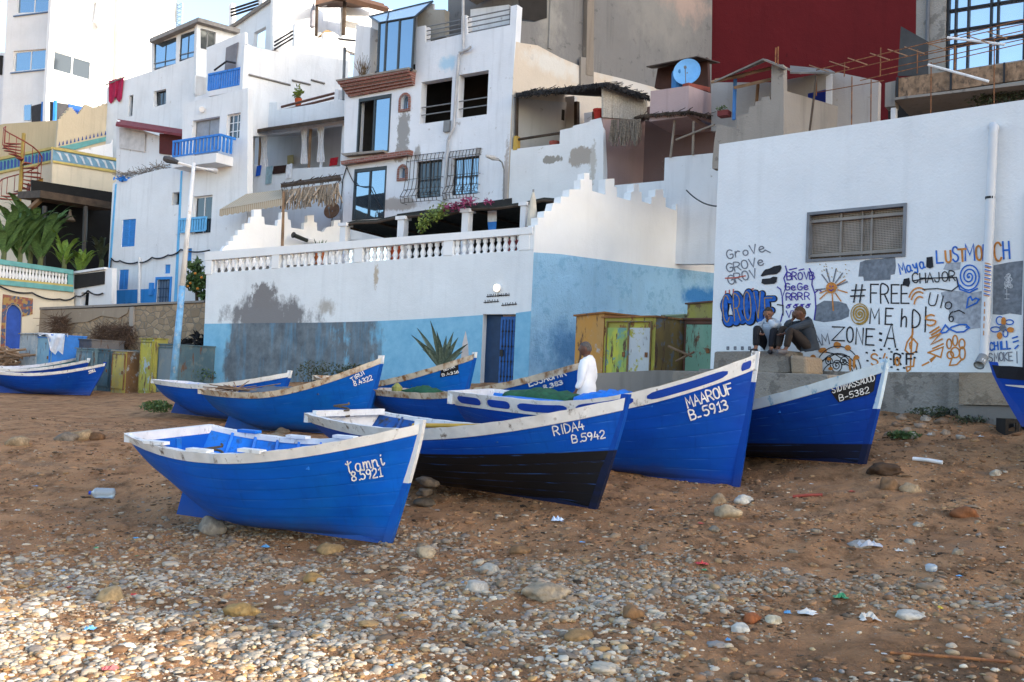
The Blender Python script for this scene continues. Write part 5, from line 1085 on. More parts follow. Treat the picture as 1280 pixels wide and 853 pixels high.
MB().tube([px3(PK, 845, 175, .5), px3(PK, 893, 156, .8)], .035, 6).build('prop_pole', simple('grey_pole', (.28, .24, .2), .9), HK)
slab('upper_wall', PK.shift(-1.6), [(818, 110), (822, 86), (884, 72), (886, 118)], -.2, 0, simple('dark_red_brown_wall', (.07, .035, .03), .9), HK)
mb = MB(); mb.hexa(*[[px3(PK, 808, 83+d, -.4), px3(PK, 872, 70+d, -.4), px3(PK, 900, 78+d, -2.4), px3(PK, 815, 85+d, -1.9)] for d in (1.2, 0)]); mb.build('tin_roof', simple('rusty_tin', (.06, .045, .04), .8), HK)
dish('satellite_dish', 'sky blue dish on the mauve balcony', px3(PKB, 858.5, 89.5, -.3), .46, (-.35, -1, .25), BLUEL if False else simple('blue_dish', (.16, .40, .72), .6, .1), px3(PKB, 856, 112, -.5))
q = px3(PKB, 848, 104, -.5); MB().lathe([(.2, -.3), (.24, -.25), (.24, .3), (.22, .4), (.1, .45), (.1, .5)], q, 12).build('water_barrel', simple('blue_barrel', (.03, .16, .38), .6), label='blue plastic barrel left of the blue dish', cat='barrel')
mb = MB(); mb.prism(PKV, PKV.poly([(862, 103), (889, 109), (889, 114.5), (862, 108.5)]), -.3, -.05); mb.build('planter', simple('red_planter', (.25, .06, .04), .8), label='red trough on the mauve balcony right of the dish', cat='planter')

# ---------------------------------------------------------------- red building and the grey stone building on the right
PR = PL(1016, 44, (1, -.12))
HR = thing('red_building', 'windowless oxblood red building high on the right', 'building', px3(PR, 1016, 120))
wall('front_wall', PR, [(886.5, -70), (1160, -70), (1160, 220), (880, 220)], RED, HR, thick=.3, D=8)
PQ = PL(1200, 31, UD)
HQ = thing('stone_building', 'grey pebbledashed building with a big dark framed window at the top right', 'building', px3(PQ, 1200, 90))
qw = PQ.rect(1182, 4, 1300, 86)
qw = PQ.poly([(1181, 90), (1310, 70), (1310, -60), (1183, -38)])
wall('front_wall', PQ, [(1146, -70), (1400, -100), (1400, 100), (1144, 140)], ROUGHG, HQ, holes=[qw], thick=.3, D=6)
u0, u1 = PQ.hit(1182, 50)[0], PQ.hit(1308, 50)[0]; z0, z1 = PQ.hit(1182, 90)[1], PQ.hit(1183, -38)[1]
fr = MB(); f = .06
for u in [u0+.04, *[u0+(u1-u0)*k for k in (.09, .22, .45, .52, .78)], u1-.04]: fr.pbox(PQ, u-f*.5, u+f*.5, z0, z1, -.2, -.1)
for k in (.0, .26, .40, .60, .80, .99): z = z0+(z1-z0)*k; fr.pbox(PQ, u0, u1, z, z+.045, -.195, -.105)
w = fr.build('window', BLACKM, HQ); MB().pbox(PQ, u0, u1, z0, z1, -.26, -.24).build('pane', glassy('bright_sky_glass', (.62, .74, .86), .85, .03), w)
mb = MB(); mb.tube([px3(PQ, 1158.5, 60, .06), px3(PQ, 1161, -20, .06)], .06, 7); mb.build('drain_pipe', simple('dark_pipe', (.12, .13, .15), .6), HQ)
mb = MB(); mb.prism(PQ.shift(1.2), PQ.shift(1.2).poly([(1122, 95), (1126, 33), (1160, 52), (1160, 95)]), -.06, 0); mb.build('dark_panel', simple('charcoal_sheet', (.05, .05, .052), .7), HQ)
# timber fronted balcony with dark void below
PQ2 = PQ.shift(2.2)
mb = MB(); mb.prism(PQ2, PQ2.poly([(1119, 122.5), (1400, 82), (1400, 60), (1122, 98)]), -.12, 0); tb = mb.build('timber_fascia', simple('peeling_timber', (.25, .16, .10), .9, .45, 5, .5, 20, dirt=(.10, .07, .05), dirt_amt=.5), HQ)
for px in (1121.5, 1188.5, 1255): mb = MB(); y = 99-(px-1122)*.137; mb.prism(PQ2, PQ2.poly([(px-1, y+23), (px+1.5, y+22.6), (px+1.8, y-2), (px-.6, y-1.6)]), 0, .06); mb.build('fascia_post', BLACKM, HQ)
mb = MB(); mb.pbox(PQ2, PQ2.hit(1120, 100)[0], PQ2.hit(1400, 80)[0], PQ2.hit(1120, 126)[1], PQ2.hit(1120, 123)[1], -2.4, .1); mb.build('balcony_floor', CONC, HQ)
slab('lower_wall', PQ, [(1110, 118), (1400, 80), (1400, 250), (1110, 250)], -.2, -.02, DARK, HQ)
slab('end_pier', PQ2, [(1106, 134), (1118.5, 133), (1119.5, 101), (1106.5, 104)], -.5, 0, CONC, HQ); slab('end_post', PQ2, [(1112.5, 170), (1118.5, 170), (1119, 134), (1113, 134.5)], -.3, -.05, WHITE_OLD, HQ)
vn = thing('climbing_plant', 'dark green creeper hanging in the shade under the timber balcony', 'plant', px3(PQ2, 1260, 120, -.5)); mb = MB(); rr = np.random.default_rng(9)
for k in range(9): leafcloud(mb, px3(PQ2, 1225+k*8, 126-k*1.3+rr.normal()*2, -.6), (.4, .3, .28), 60, .07, rr)
mb.build('leaves', LEAFD, vn); MB().tube([px3(PQ2, 1222, 135, -.6), px3(PQ2, 1260, 122, -.6), px3(PQ2, 1300, 112, -.6)], .03, 5).build('stem', DKWOOD, vn)
# rebar frame in front of it
PRB = PL(1150, 26.5, UD); rb = thing('rebar_frame', 'frame of thin rusty rebar standing in front of the red and stone buildings', 'frame', px3(PRB, 1150, 160)); mb = MB()
for px, yt, yb in ((1065, 96, 168), (1089, 100, 160), (1101, 60, 95), (1147, 62, 92), (1164, 78, 150), (1194, 58, 90), (1243, 48, 140), (1056, 78, 96), (1021, 92, 120)): MB().tube([px3(PRB, px-.6, yb), px3(PRB, px, yt)], .017, 5).build('upright', RUST, rb)
mb = MB()
for (x0, y0), (x1, y1) in (((1020, 88), (1290, 22)), ((1040, 92), (1290, 36)), ((1075, 101), (1290, 52)), ((1020, 116), (1105, 101)), ((1100, 88), (1290, 47)), ((1150, 70), (1290, 40)), ((1160, 56), (1290, 28))): mb.tube([px3(PRB, x0, y0), px3(PRB, x1, y1)], .014, 5)
mb.build('long_bars', RUST, rb); mb = MB()
for x, y in ((1018, 84), (1043, 79), (1066, 75), (1094, 69), (1116, 64), (1137, 61), (1164, 56), (1218, 48), (1240, 42)):
    mb.tube([px3(PRB, x-6, y-2.2, -.7), px3(PRB, x+18, y+6, .9)], .016, 5)
mb.build('cross_bars', simple('orange_rust', (.38, .19, .09), .85, .3, 6), rb)
for (a, b_, lab) in (((1160, 81), (1236, 102), 'white pipe slanting across the timber balcony'), ((1184, 47), (1256, 56), 'white fluorescent tube below the big top window')): MB().tube([px3(PRB, *a, .3), px3(PRB, *b_, .3)], .035, 7).build('pipe', WHITEM, label=lab, cat='pipe')

# ---------------------------------------------------------------- half built concrete house behind the graffiti wall
PS = PL(968, 27, UD); HS = thing('ruined_house', 'half built grey concrete house with broken stepped wall and tin roof behind the graffiti building', 'house', px3(PS, 960, 180))
Z8 = lambda pts: [(800+x/4.265, y/4.265) for x, y in pts]
wall('stepped_wall', PS, Z8([(385, 870), (395, 760), (410, 662), (455, 672), (505, 682), (515, 680), (516, 622), (545, 612), (578, 606), (582, 570), (612, 566), (616, 542), (645, 540), (648, 520), (688, 514), (698, 540), (701, 345), (764, 345), (766, 482), (766, 900), (385, 900)]), CONC, HS, thick=.3)
cS = px3(PS, 979, 110); PSV = PL(0, 0, VD, base=(*cS[:2], 0))
wall('side_wall', PSV, Z8([(765, 482), (1015, 556), (1060, 570), (1060, 860), (765, 870)]), CONC, HS, thick=.25)
PS2 = PL(1060, 28.5, UD)
wall('right_block', PS2, Z8([(1020, 870), (1024, 384), (1060, 388), (1272, 432), (1262, 860)]), plaster('pale_concrete', (.40, .37, .35), amt=.4, streak=.6), HS, thick=.3)
slab('back_wall', PS.shift(-4.5), Z8([(380, 440), (705, 440), (1030, 380), (1030, 700), (380, 700)]), -.2, 0, plaster('shadow_wall', (.34, .33, .32), amt=.3), HS)
mb = MB(); mb.prism(PS2.shift(.02), PS2.shift(.02).poly(Z8([(990, 560), (1024, 556), (1024, 392), (992, 410)])), -.05, 0); mb.build('white_pier', WHITE, HS)
mb = MB(); PQd = PS2.shift(-.6); mb.prism(PQd, PQd.poly(Z8([(895, 500), (990, 478), (988, 560), (893, 570)])), -.05, 0); mb.build('blue_door', simple('cobalt_door', (.01, .035, .33), .6), HS)
RT = simple('grey_tin_roof', (.16, .145, .13), .8, .35, 3, .4, 12)
def sheet(pts, th=.05):
    a = [np.array(p) for p in pts]; mb = MB(); return mb.hexa([p-np.array([0, 0, th]) for p in a], a) if len(a) == 4 else mb
z8 = lambda x, y, off=0: px3(PS, 800+x/4.265, y/4.265, off)
sheet([z8(395, 432, .2), z8(655, 312, .3), z8(680, 318, -4), z8(480, 400, -4)]).build('tin_roof', RT, HS); sheet([z8(655, 312, .3), z8(770, 360, .2), z8(860, 390, -4.2), z8(680, 318, -4)]).build('tin_roof', RT, HS); sheet([z8(800, 385, -.5), z8(1040, 385, -.5), z8(1010, 370, -4.5), z8(800, 350, -4.5)]).build('tin_roof', RT, HS)
mb = MB()
for x0, y0, x1, y1 in ((380, 440, 700, 365), (400, 430, 560, 405), (500, 470, 700, 425)): mb.tube([z8(x0, y0, -.1), z8(x1, y1, -.3)], .05, 5)
mb.build('roof_poles', WOOD, HS); MB().tube([z8(500, 640, -.4), z8(508, 405, -.4)], .055, 6).build('blue_post', simple('blue_post', (.06, .2, .5), .7), HS)
MB().tube([z8(620, 560, -1.5), z8(630, 440, -1.5)], .05, 6).build('post', WOOD, HS); MB().tube([z8(722, 345), z8(725, 255)], .02, 5).build('rebar', RUST, HS); MB().tube([z8(735, 345), z8(737, 250)], .02, 5).build('rebar', RUST, HS)
MB().tube([z8(905, 700, 1), z8(942, 405, 1)], .03, 5).build('pole', DKWOOD, label='thin dark pole leaning in front of the half built house', cat='pole')
q = z8(420, 606, -.3); t = thing('flower_pot', 'dark red trough with a small green plant on the stepped wall', 'planter', q); mb = MB(); mb.pbox(PS, PS.hit(893, 143)[0], PS.hit(906, 143)[0], q[2]-.1, q[2]+.06, -.5, -.2); mb.build('trough', simple('dark_red_trough', (.14, .03, .03), .8), t); mb = MB(); leafcloud(mb, q+np.array([0.05, -.1, .12]), (.16, .08, .1), 60, .035, np.random.default_rng(2)); mb.build('plant', LEAF, t)
cable([px3(PS, 858, 238, 1), px3(PS, 896, 258, 3)], 'black cable slung from the mauve house to the graffiti building', .02, .1)

# ---------------------------------------------------------------- white and blue house (left of the terrace house) with its loggias
Z3 = lambda pts: [(x/4.265, 180+y/4.265) for x, y in pts]
Z2 = lambda pts: [(200+x/4.265, y/4.265) for x, y in pts]
Z1 = lambda pts: [(x/4.265, y/4.265) for x, y in pts]
ZM = lambda pts: [(200+x/4.265, 180+y/4.265) for x, y in pts]
P1 = PL(228, 44, UD)
HL = thing('blue_trimmed_house', 'white house with blue shutters, blue base and three blue slatted balconies', 'house', P1.w(*P1.hit(200, 380)))
sw1 = P1.rect(153, 275, 168, 308); sw2 = P1.rect(149, 337.5, 159.5, 362); sm = P1.rect(215.5, 241, 224.5, 256); sb = P1.rect(206, 331, 212.5, 342); dor = P1.rect(197, 350, 211.5, 382)
WL = plaster('blue_white_house_wall', (.73, .755, .78), dirt=(.45, .44, .43), amt=.12, streak=.35)
wall('lower_wall', P1, [(141, 230), (146, 226.5), (160, 224), (180, 217), (200, 212), (228, 208), (222, 395), (132, 395)], WL, HL, holes=[sw1, sw2, sm, sb, dor], thick=.3, D=7)
SHUT = simple('blue_shutter', (.04, .24, .62), .6, .12)
for r in (sw1, sw2):
    u0, u1, z0, z1 = bb(r); mb = MB(); mb.pbox(P1, u0, u1, z0, z1, -.1, -.06)
    for k in range(12): z = z0+(z1-z0)*(k+.5)/12; mb.pbox(P1, u0+.05, u1-.05, z-.02, z+.03, -.06, -.035)
    mb.pbox(P1, (u0+u1)/2-.03, (u0+u1)/2+.03, z0, z1, -.06, -.02); mb.build('shutter', SHUT, HL)
MB().pbox(P1, *bb(sb), -.1, -.06).build('shutter', SHUT, HL); MB().pbox(P1, *bb(sm), -.6, -.5).build('window', DARK, HL)
u0, u1, z0, z1 = bb(dor); mb = MB(); mb.pbox(P1, u0-.1, u0-.003, z0, z1+.12, -.05, .05); mb.pbox(P1, u1+.003, u1+.1, z0, z1+.12, -.05, .05); mb.pbox(P1, u0, u1, z1+.003, z1+.12, -.05, .05); fr = mb.build('door_frame', SHUT, HL); MB().pbox(P1, u0, u1, z0, z1, -.15, -.1).build('door', simple('greyed_blue_door', (.10, .16, .25), .5), fr); bars(P1, (dor), HL, DKBLUE, 5, 3, -.06, .015, 'door_grille')
MB().pbox(P1, P1.hit(189, 355)[0], P1.hit(193, 355)[0], P1.hit(190, 369)[1], P1.hit(190, 354)[1], 0, .12).build('meter_box', SHUT, HL)
dd = P1.hit(195, 361)[1]; BLUEBASE = plaster('house_blue_base', (.035, .24, .60), dirt=(.02, .15, .42), amt=.4, streak=.5)
w0 = bb(sw2); mb = MB(); ub = P1.hit(133, 370)[0]
MB().prism(P1, [P1.hit(132, 395), P1.hit(134, 364), P1.hit(148.5, 363), P1.hit(160, 362.5), (bb(dor)[0]-.12, dd), (bb(dor)[0]-.12, P1.hit(190, 395)[1])], 0, .006).build('blue_base', BLUEBASE, HL)
slab('blue_stripe', P1, [(217, 395), (226.5, 214), (228.3, 214), (220.5, 395)], 0, .03, BLUEL, HL)
slab('blue_edge', P1, [(134, 362), (144.2, 231), (146.2, 230), (137, 362)], 0, .02, BLUEL, HL)
MB().tube([px3(P1, 174.5, 322, .07), px3(P1, 173.8, 380, .07)], .07, 7).build('drain_pipe', WHITEM, HL)
# the set back bay with the balconies
P1b = P1.shift(-.0); bay = P1.poly([(229, 150), (276, 144), (273, 215), (226, 219)])
db = P1.rect(242, 246, 263, 292); dd1 = P1.rect(241, 151, 272, 196); sq = P1.rect(231, 311, 239, 327)
wall('bay_wall', P1, [(228.6, 130), (310, 110), (308, 395), (222.8, 395)], WL, HL, holes=[db, dd1, sq, P1.rect(284, 143.5, 299, 173)], thick=.3)
window(P1, P1.rect(284, 143.5, 299, 173), HL, WHITEM, GLASSD, 3, 3, .06, .12)
window(P1, db, HL, WHITEM, GLASSD, 2, 1, .07, .12); window(P1, dd1, HL, GREYM, simple('grey_door', (.28, .31, .36), .6), 2, 1, .06, .2); MB().pbox(P1, *bb(sq), -.12, -.08).build('shutter', SHUT, HL)
picket(P1, 228, 274, 292, 260.5, 268.5, 290, HL, BLUEL, 10, .12)
PBAL1 = P1.shift(.9)
mb = MB(); a = PBAL1.hit(214, 213); b_ = PBAL1.hit(270, 193); mb.pbox(PBAL1, PBAL1.hit(215, 205)[0], PBAL1.hit(270, 200)[0], a[1]+.1, PBAL1.hit(243, 195)[1], -.9, 0); mb.build('balcony_slab', WHITE, HL)
picket(PBAL1, 216, 176, 196.5, 274, 169, 192, HL, BLUEP, 13, -.06, .05, 'balcony_rail', .8)
MB().tube([px3(P1, 252, 137, .0), px3(P1, 252.5, 137, .12)], .13, 12).build('bulkhead_lamp', WHITEM, HL)
slab('white_wing', P1.shift(.0), [(228.8, 150), (241, 118), (262, 115), (305, 108), (276, 143)], -.4, .02, WL, HL) if False else None
# upper left volume with the glass corner
P2 = PL(246, 51, UD)
HM = thing('glass_corner_house', 'white house with glazed corner room and sloping roof edge, above the blue balconies', 'house', px3(P2, 200, 160))
g1 = P2.poly(Z1([(818, 378), (936, 340), (940, 197), (820, 236)])); g2 = P2.poly(Z1([(952, 332), (1032, 303), (1046, 160), (960, 187)])); k1 = P2.poly(Z1([(820, 573), (884, 555), (886, 474), (820, 489)])); k2 = P2.poly(Z1([(684, 626), (705, 618), (711, 505), (687, 512)]))
wall('front_wall', P2, Z1([(570, 470), (600, 448), (808, 380), (808, 222), (1050, 122), (1040, 900), (560, 900)]), WL, HM, holes=[g1, g2, k1, k2], thick=.3)
for g, n in ((g1, 2), (g2, 2)): window(P2, g, HM, simple('dark_aluminium', (.03, .04, .05), .4), GLASS, n, 1, .08, .06, rails=2, railmat=GREYM)
for g in (k1, k2): window(P2, g, HM, BLACKM, GLASSD, 2, 1, .06, .2)
P2V = PL(0, 0, VD, base=(*px3(P2, 246.2, 100)[:2], 0))
g3 = P2V.poly([(250.8, 61), (269.2, 65.2), (270, 40.5), (250.6, 35.5)]); g4 = P2V.poly([(243.5, 117), (262, 120.5), (263, 99), (244, 94)])
wall('side_wall', P2V, [(246.2, 28.5), (278, 37), (300, 42), (300, 190), (243, 190)], WL, HM, holes=[g3, g4], thick=.3)
window(P2V, g3, HM, GREYM, GLASSD, 2, 1, .07, .08); MB().pbox(P2V, *bb(g4), -1.2, -1.1).build('inner_wall', simple('dark_brown_door', (.05, .03, .022), .7), HM)
a, b_, c_ = px3(P2, 186.5, 53.5, .35), px3(P2, 247.5, 27, .35), px3(P2V, 300, 41.5, .3); e = a+(c_-b_); mb = MB(); up = np.array([0, 0, .22]); mb.hexa([a, b_, c_, e], [a+up, b_+up, c_+up, e+up]); mb.build('roof_edge', simple('grey_roof_edge', (.25, .24, .23), .8), HM)
rc = thing('red_blanket', 'crimson blanket hung over the white parapet at the upper left', 'blanket', px3(P2, 146, 100)); mb = MB(); n = 12; vs = []
for j in range(9):
    for i in range(n+1):
        x = 135.8+(155-135.8)*i/n+(j/8)*(-2.5 if i > 6 else 0); y = (101.5-5.3*i/n)+j/8*(25+4*math.sin(i*.8)+2*i/n); vs.append(px3(P2, x, y, .08+.05*math.sin(i*1.3+j*.2)))
mb.add(vs, [(j*(n+1)+i, j*(n+1)+i+1, (j+1)*(n+1)+i+1, (j+1)*(n+1)+i) for j in range(8) for i in range(n)]); mb.build('cloth', simple('crimson_cloth', (.33, .015, .065), .9, .2, 6), rc, smooth=True, fix=False)
MB().tube([px3(P2, 131, 107, .1), px3(P2, 157, 96, .1)], .04, 5).build('line', GREYM, rc)
# maroon awning terrace between them
P3 = PL(180, 47, UD)
HT = thing('awning_shed', 'white boarded rooftop shed with maroon awning between yellow house and balcony', 'shed', px3(P3, 180, 210))
slab('board_wall', P3, Z3([(620, -130), (640, -110), (915, -20), (915, 200), (620, 220)]), -.2, 0, WHITE_OLD, HT)
mb = MB(); mb.prism(P3.shift(.03), P3.shift(.03).poly(Z1([(640, 682), (778, 712), (774, 812), (640, 790)])), 0, .04); mb.build('panel', simple('offwhite_panel', (.55, .53, .52), .8), HT)
mb = MB(); mb.prism(P3.shift(.05), P3.shift(.05).poly(Z1([(852, 712), (980, 725), (975, 835), (850, 820)])), -.03, .02); mb.build('maroon_blind', simple('maroon_blind', (.10, .022, .022), .85), HT)
A_, B_, C_, D_ = px3(P3, 144.5, 158, .6), px3(P3, 229, 171, .6), px3(P3, 229, 165, -.6), px3(P3, 147, 152, -.6); mb = MB(); up = np.array([0, 0, .12]); mb.hexa([A_, B_, C_, D_], [A_+up, B_+up, C_+up, D_+up]); mb.build('maroon_awning', simple('maroon_canvas', (.17, .035, .045), .85), HT)
fw = thing('brushwood_pile', 'heap of dry sticks on the curved wall below the maroon awning', 'brushwood', px3(P1, 180, 214, -.4)); mb = MB()
for k in range(110): x = RNG.uniform(150, 212); q = px3(P1, x, 223-(x-148)*.2-RNG.uniform(0, 5), -.3+RNG.uniform(-.3, .2)); d = RNG.normal(size=3)*np.array([.26, .15, .12]); mb.tube([q-d, q+d], .012, 3)
mb.build('sticks', simple('grey_sticks', (.20, .17, .14), .95, .4, 8), fw)
mb = MB(); leafcloud(mb, px3(P1, 152, 224, .1), (.35, .2, .12), 40, .12, np.random.default_rng(4)); mb.build('tarpaulin_scrap', BLUEP, fw)
# main white body right of the balconies: tall wall, loggias, terraces
P4 = PL(305, 45.5, UD); P4V = PL(305, 45.5, VD)
HP = thing('loggia_terrace_house', 'white stepped house with curtained loggia, striped awning and rooftop railing', 'house', px3(P4, 340, 240))
lw = P4.rect(284, 143.5, 299, 173)
wall('balcony_wall', P4, [(241, 119), (262, 115), (305, 107), (305, 56), (344, 50), (344, 300), (241, 300)], WL, HP, thick=.3) if False else None
P4c = P4.shift(-.3)
wall('tower_wall', P4, [(243, 122), (262, 116), (279, 113), (279, 108), (305.5, 104), (305.5, 56), (309, 55), (306, 250), (300, 320), (274, 320), (276, 150), (243, 150)], WL, HP, holes=[lw], thick=.3) 
window(P4, lw, HP, WHITEM, GLASSD, 3, 3, .06, .12)
PB2 = P4.shift(.5)
picket(PB2, 261.5, 92.5, 114, 303.5, 84, 108, HP, BLUEP, 14, .0, .05, 'balcony_rail', .7)
mb = MB(); mb.pbox(PB2, PB2.hit(262, 114)[0], PB2.hit(304, 108)[0], PB2.hit(283, 117)[1], PB2.hit(283, 110.5)[1], -.7, .05); mb.build('balcony_slab', WHITE, HP)
slab('balcony_back', P4.shift(-.9), [(258, 60), (306, 40), (306, 110), (258, 118)], -.2, 0, WL, HP)
mb = MB(); mb.prism(P4.shift(-.85), P4.shift(-.85).poly([(283, 60), (298, 53), (294, 88), (281, 90)]), -.02, .02); mb.build('doorway', simple('dim_doorway', (.2, .2, .22), .8), HP)
MB().tube([px3(P4, 268, 88, -.5), px3(P4, 283, 77, -.5), px3(P4, 294, 79, -.5)], .05, 5).build('stair_rail', BLACKM, HP)
wall('long_wall', P4V, [(305.5, 56), (345, 64.5), (392, 68.5), (432, 76), (436, 76), (434, 170), (300, 170)], WL, HP, thick=.3)
for (a, b_) in (((311, 93.5), (363, 106.5)), ((365, 100.5), (388, 106)), ((389, 100), (406, 104.5))): MB().tube([px3(P4V, *a, .03), px3(P4V, *b_, .03)], .05, 4).build('ledge', simple('grey_roof_edge', (.25, .24, .23), .8), HP)
P5 = PL(370, 44.3, UD)
lg = P5.poly([(311, 215), (425, 200), (428, 156), (312, 172)])
wall('loggia_front', P5, [(280, 320), (282, 172), (318, 129), (346, 128), (346, 138), (431, 124), (427, 320)], WL, HP, holes=[P5.poly([(322, 207), (344, 212), (425, 208), (428, 155), (313, 171), (312, 204)])], thick=.3)
slab('loggia_back', P5.shift(-2.6), [(300, 150), (440, 140), (440, 220), (300, 230)], -.2, 0, plaster('loggia_shade_white', (.62, .63, .66), amt=.05), HP)
MB().pbox(P5, P5.hit(300, 215)[0], P5.hit(440, 215)[0], P5.hit(370, 216)[1], P5.hit(370, 213)[1], -2.6, -.31).build('floor_slab', CONC, HP)
mb = MB(); A_, B_ = px3(P5, 304, 168.5, .5), px3(P5, 431, 150.5, .5); C_, D_ = px3(P5, 431, 147, -2.6), px3(P5, 304, 160, -2.6); up = np.array([0, 0, .16]); mb.hexa([A_, B_, C_, D_], [A_+up, B_+up, C_+up, D_+up]); mb.build('cane_canopy', DKWOOD, HP)
for x in (325, 387, 402): MB().tube([px3(P5, x-1, 213, -.15), px3(P5, x+1.5, 160, -.15)], .07, 7).build('post', WOOD if x != 402 else WHITE, HP)
def curtain(name, pl, x0, x1, yt, yb, mat, parent, waist=.35, n=12):
    vs = []; m = 10
    for j in range(m+1):
        f = j/m; wv = 1-waist*math.sin(math.pi*min(1, f*1.15))
        for i in range(n+1): g = i/n-.5; vs.append(px3(pl, (x0+x1)/2+(x1-x0)*g*wv, yt+(yb-yt)*f, .06*math.sin(i*1.9)))
    return MB().add(vs, [(j*(n+1)+i, j*(n+1)+i+1, (j+1)*(n+1)+i+1, (j+1)*(n+1)+i) for j in range(m) for i in range(n)]).build(name, mat, parent, smooth=True, fix=False)
for x0, x1, yt, yb in ((325, 335, 168, 209), (375.5, 385, 160, 205), (396, 406, 157, 203)): curtain('curtain', P5.shift(-.05), x0, x1, yt, yb, CLOTHW, HP)
for (x0, x1, y0, y1, hx, lab) in ((321, 327, 208, 221, '1f56b8', 'blue cloth drying on the loggia wall'), (333, 341, 209, 231, '8fa9b4', 'grey green towel drying on the loggia wall'), (342, 358, 208, 218, '33201c', 'dark brown rug folded over the loggia wall'), (358.5, 365.5, 206, 224, 'd9dce2', 'white towel drying on the loggia wall'), (413, 423, 198, 208, '9c1a26', 'red cloth on the right end of the loggia wall')):
    mb = MB(); q = P5.shift(.03); vs = []
    for j in range(5):
        for i in range(5): vs.append(px3(q, x0+(x1-x0)*i/4-(j*.4), y0+(y1-y0)*j/4-(i*.4), .02+.03*math.sin(i*2+j)))
    mb.add(vs, [(j*5+i, j*5+i+1, (j+1)*5+i+1, (j+1)*5+i) for j in range(4) for i in range(4)]); mb.build('laundry', simple('cloth_'+hx, c(hx), .9, .2, 6), label=lab, cat='laundry', fix=False, smooth=True)
MB().prism(P5.shift(-2.5), P5.shift(-2.5).poly([(360, 195), (367, 194), (367, 205), (360, 206)]), 0, .05).build('panel', simple('yellow_panel', (.5, .42, .2), .8), HP)
# rooftop railing, plant
for k, (a, b_) in enumerate((((352, 134), (418, 117)), ((352.5, 139), (418, 122.5)))): MB().tube([px3(P5, *a, -.1), px3(P5, *b_, -.1)], .06, 5).build('roof_rail', simple('brown_rail', (.12, .06, .045), .7), HP)
slab('rail_post', P5, [(417.5, 126), (419, 112), (423, 112), (422, 126)], -.3, 0, WHITE, HP)
t = thing('roof_plant', 'yellowish potted plant behind the brown rooftop railing', 'plant', px3(P5, 373, 127, -.5)); mb = MB(); leafcloud(mb, px3(P5, 373, 117, -.5), (.22, .2, .42), 90, .1, np.random.default_rng(6)); mb.build('leaves', LEAFY, t); MB().lathe([(.12, -.3), (.17, .0), (.17, .05)], px3(P5, 373, 125, -.5), 9).build('pot', simple('clay_b0502c', c('b0502c'), .8), t)
# awnings of the ground terrace
mb = MB(); q = lambda x, y, o: px3(P1, x, y, o)
MB().tube([px3(P1, 352.5, 330, 1.25), px3(P1, 354.5, 240, 1.25)], .06, 7).build('awning_post', WOOD, HP)
a = [q(274.5, 262, 1.3), q(354, 248, 1.3), q(355, 237, .05), q(308, 242.5, .05)]; up = np.array([0, 0, .04]); mb.hexa([p-up for p in a], a)
vs = []; n = 40
for i in range(n+1): f = i/n; p = a[0]*(1-f)+a[1]*f; vs += [tuple(p), tuple(p-np.array([0, 0, .26+.05*abs(math.sin(i*.9))]))]
mb.add(vs, [(2*i, 2*i+1, 2*i+3, 2*i+2) for i in range(n)]); m_, t_, b__, N_, L_ = nmat('striped_canvas'); wv = N_('ShaderNodeTexWave'); wv.inputs['Scale'].default_value = 4; L_(pos(t_, (.83, -.56, 0)), wv.inputs['Vector']); L_(mix(t_, ramp(t_, wv.outputs[1], .45, .55), (.38, .29, .19), (.50, .43, .33)), b__.inputs['Base Color']); b__.inputs['Roughness'].default_value = .9
mb.build('canvas_awning', m_, HP, fix=False)
thatch_roof('straw_eaves', [q(351, 235, 1.0), q(425, 226, 1.0), q(425, 222, .0), q(351, 233, .0)], HP, DKWOOD, .12, 60, .2, .3)
mb = MB()
for k in range(150): f = RNG.random(); p = q(353+70*f, 238-9*f, .95+RNG.uniform(0, .12)); mb.tube([p, p+np.array([RNG.normal()*.12, RNG.normal()*.05, -RNG.uniform(.4, .85)])], .028, 3, False)
mb.build('straw_fringe', CANE, HP, fix=False)
slab('terrace_back', P5.shift(.02), [(272, 266), (426, 244), (426, 320), (272, 330)], -.05, 0, plaster('terrace_back_white', (.62, .64, .68), amt=.05), HP)
mb = MB(); mb.lathe([(.03, 0), (.2, .1), (.26, .22), (.25, .24)], px3(P5, 290.5, 284, .5), 12); mb.build('hanging_bowl', simple('green_bowl', (.03, .25, .10), .5), label='green bowl hanging on the white wall behind the merlons', cat='bowl'); 
gp = MB(); gp.pbox(P5.shift(.8), P5.shift(.8).hit(274.5, 298)[0], P5.shift(.8).hit(289, 300)[0], P5.shift(.8).hit(280, 301.5)[1], P5.shift(.8).hit(280, 297.5)[1], -.1, .1); gp.build('green_trough', simple('green_bowl', (.03, .25, .10), .5), label='green trough behind the balustrade at its left end', cat='planter')
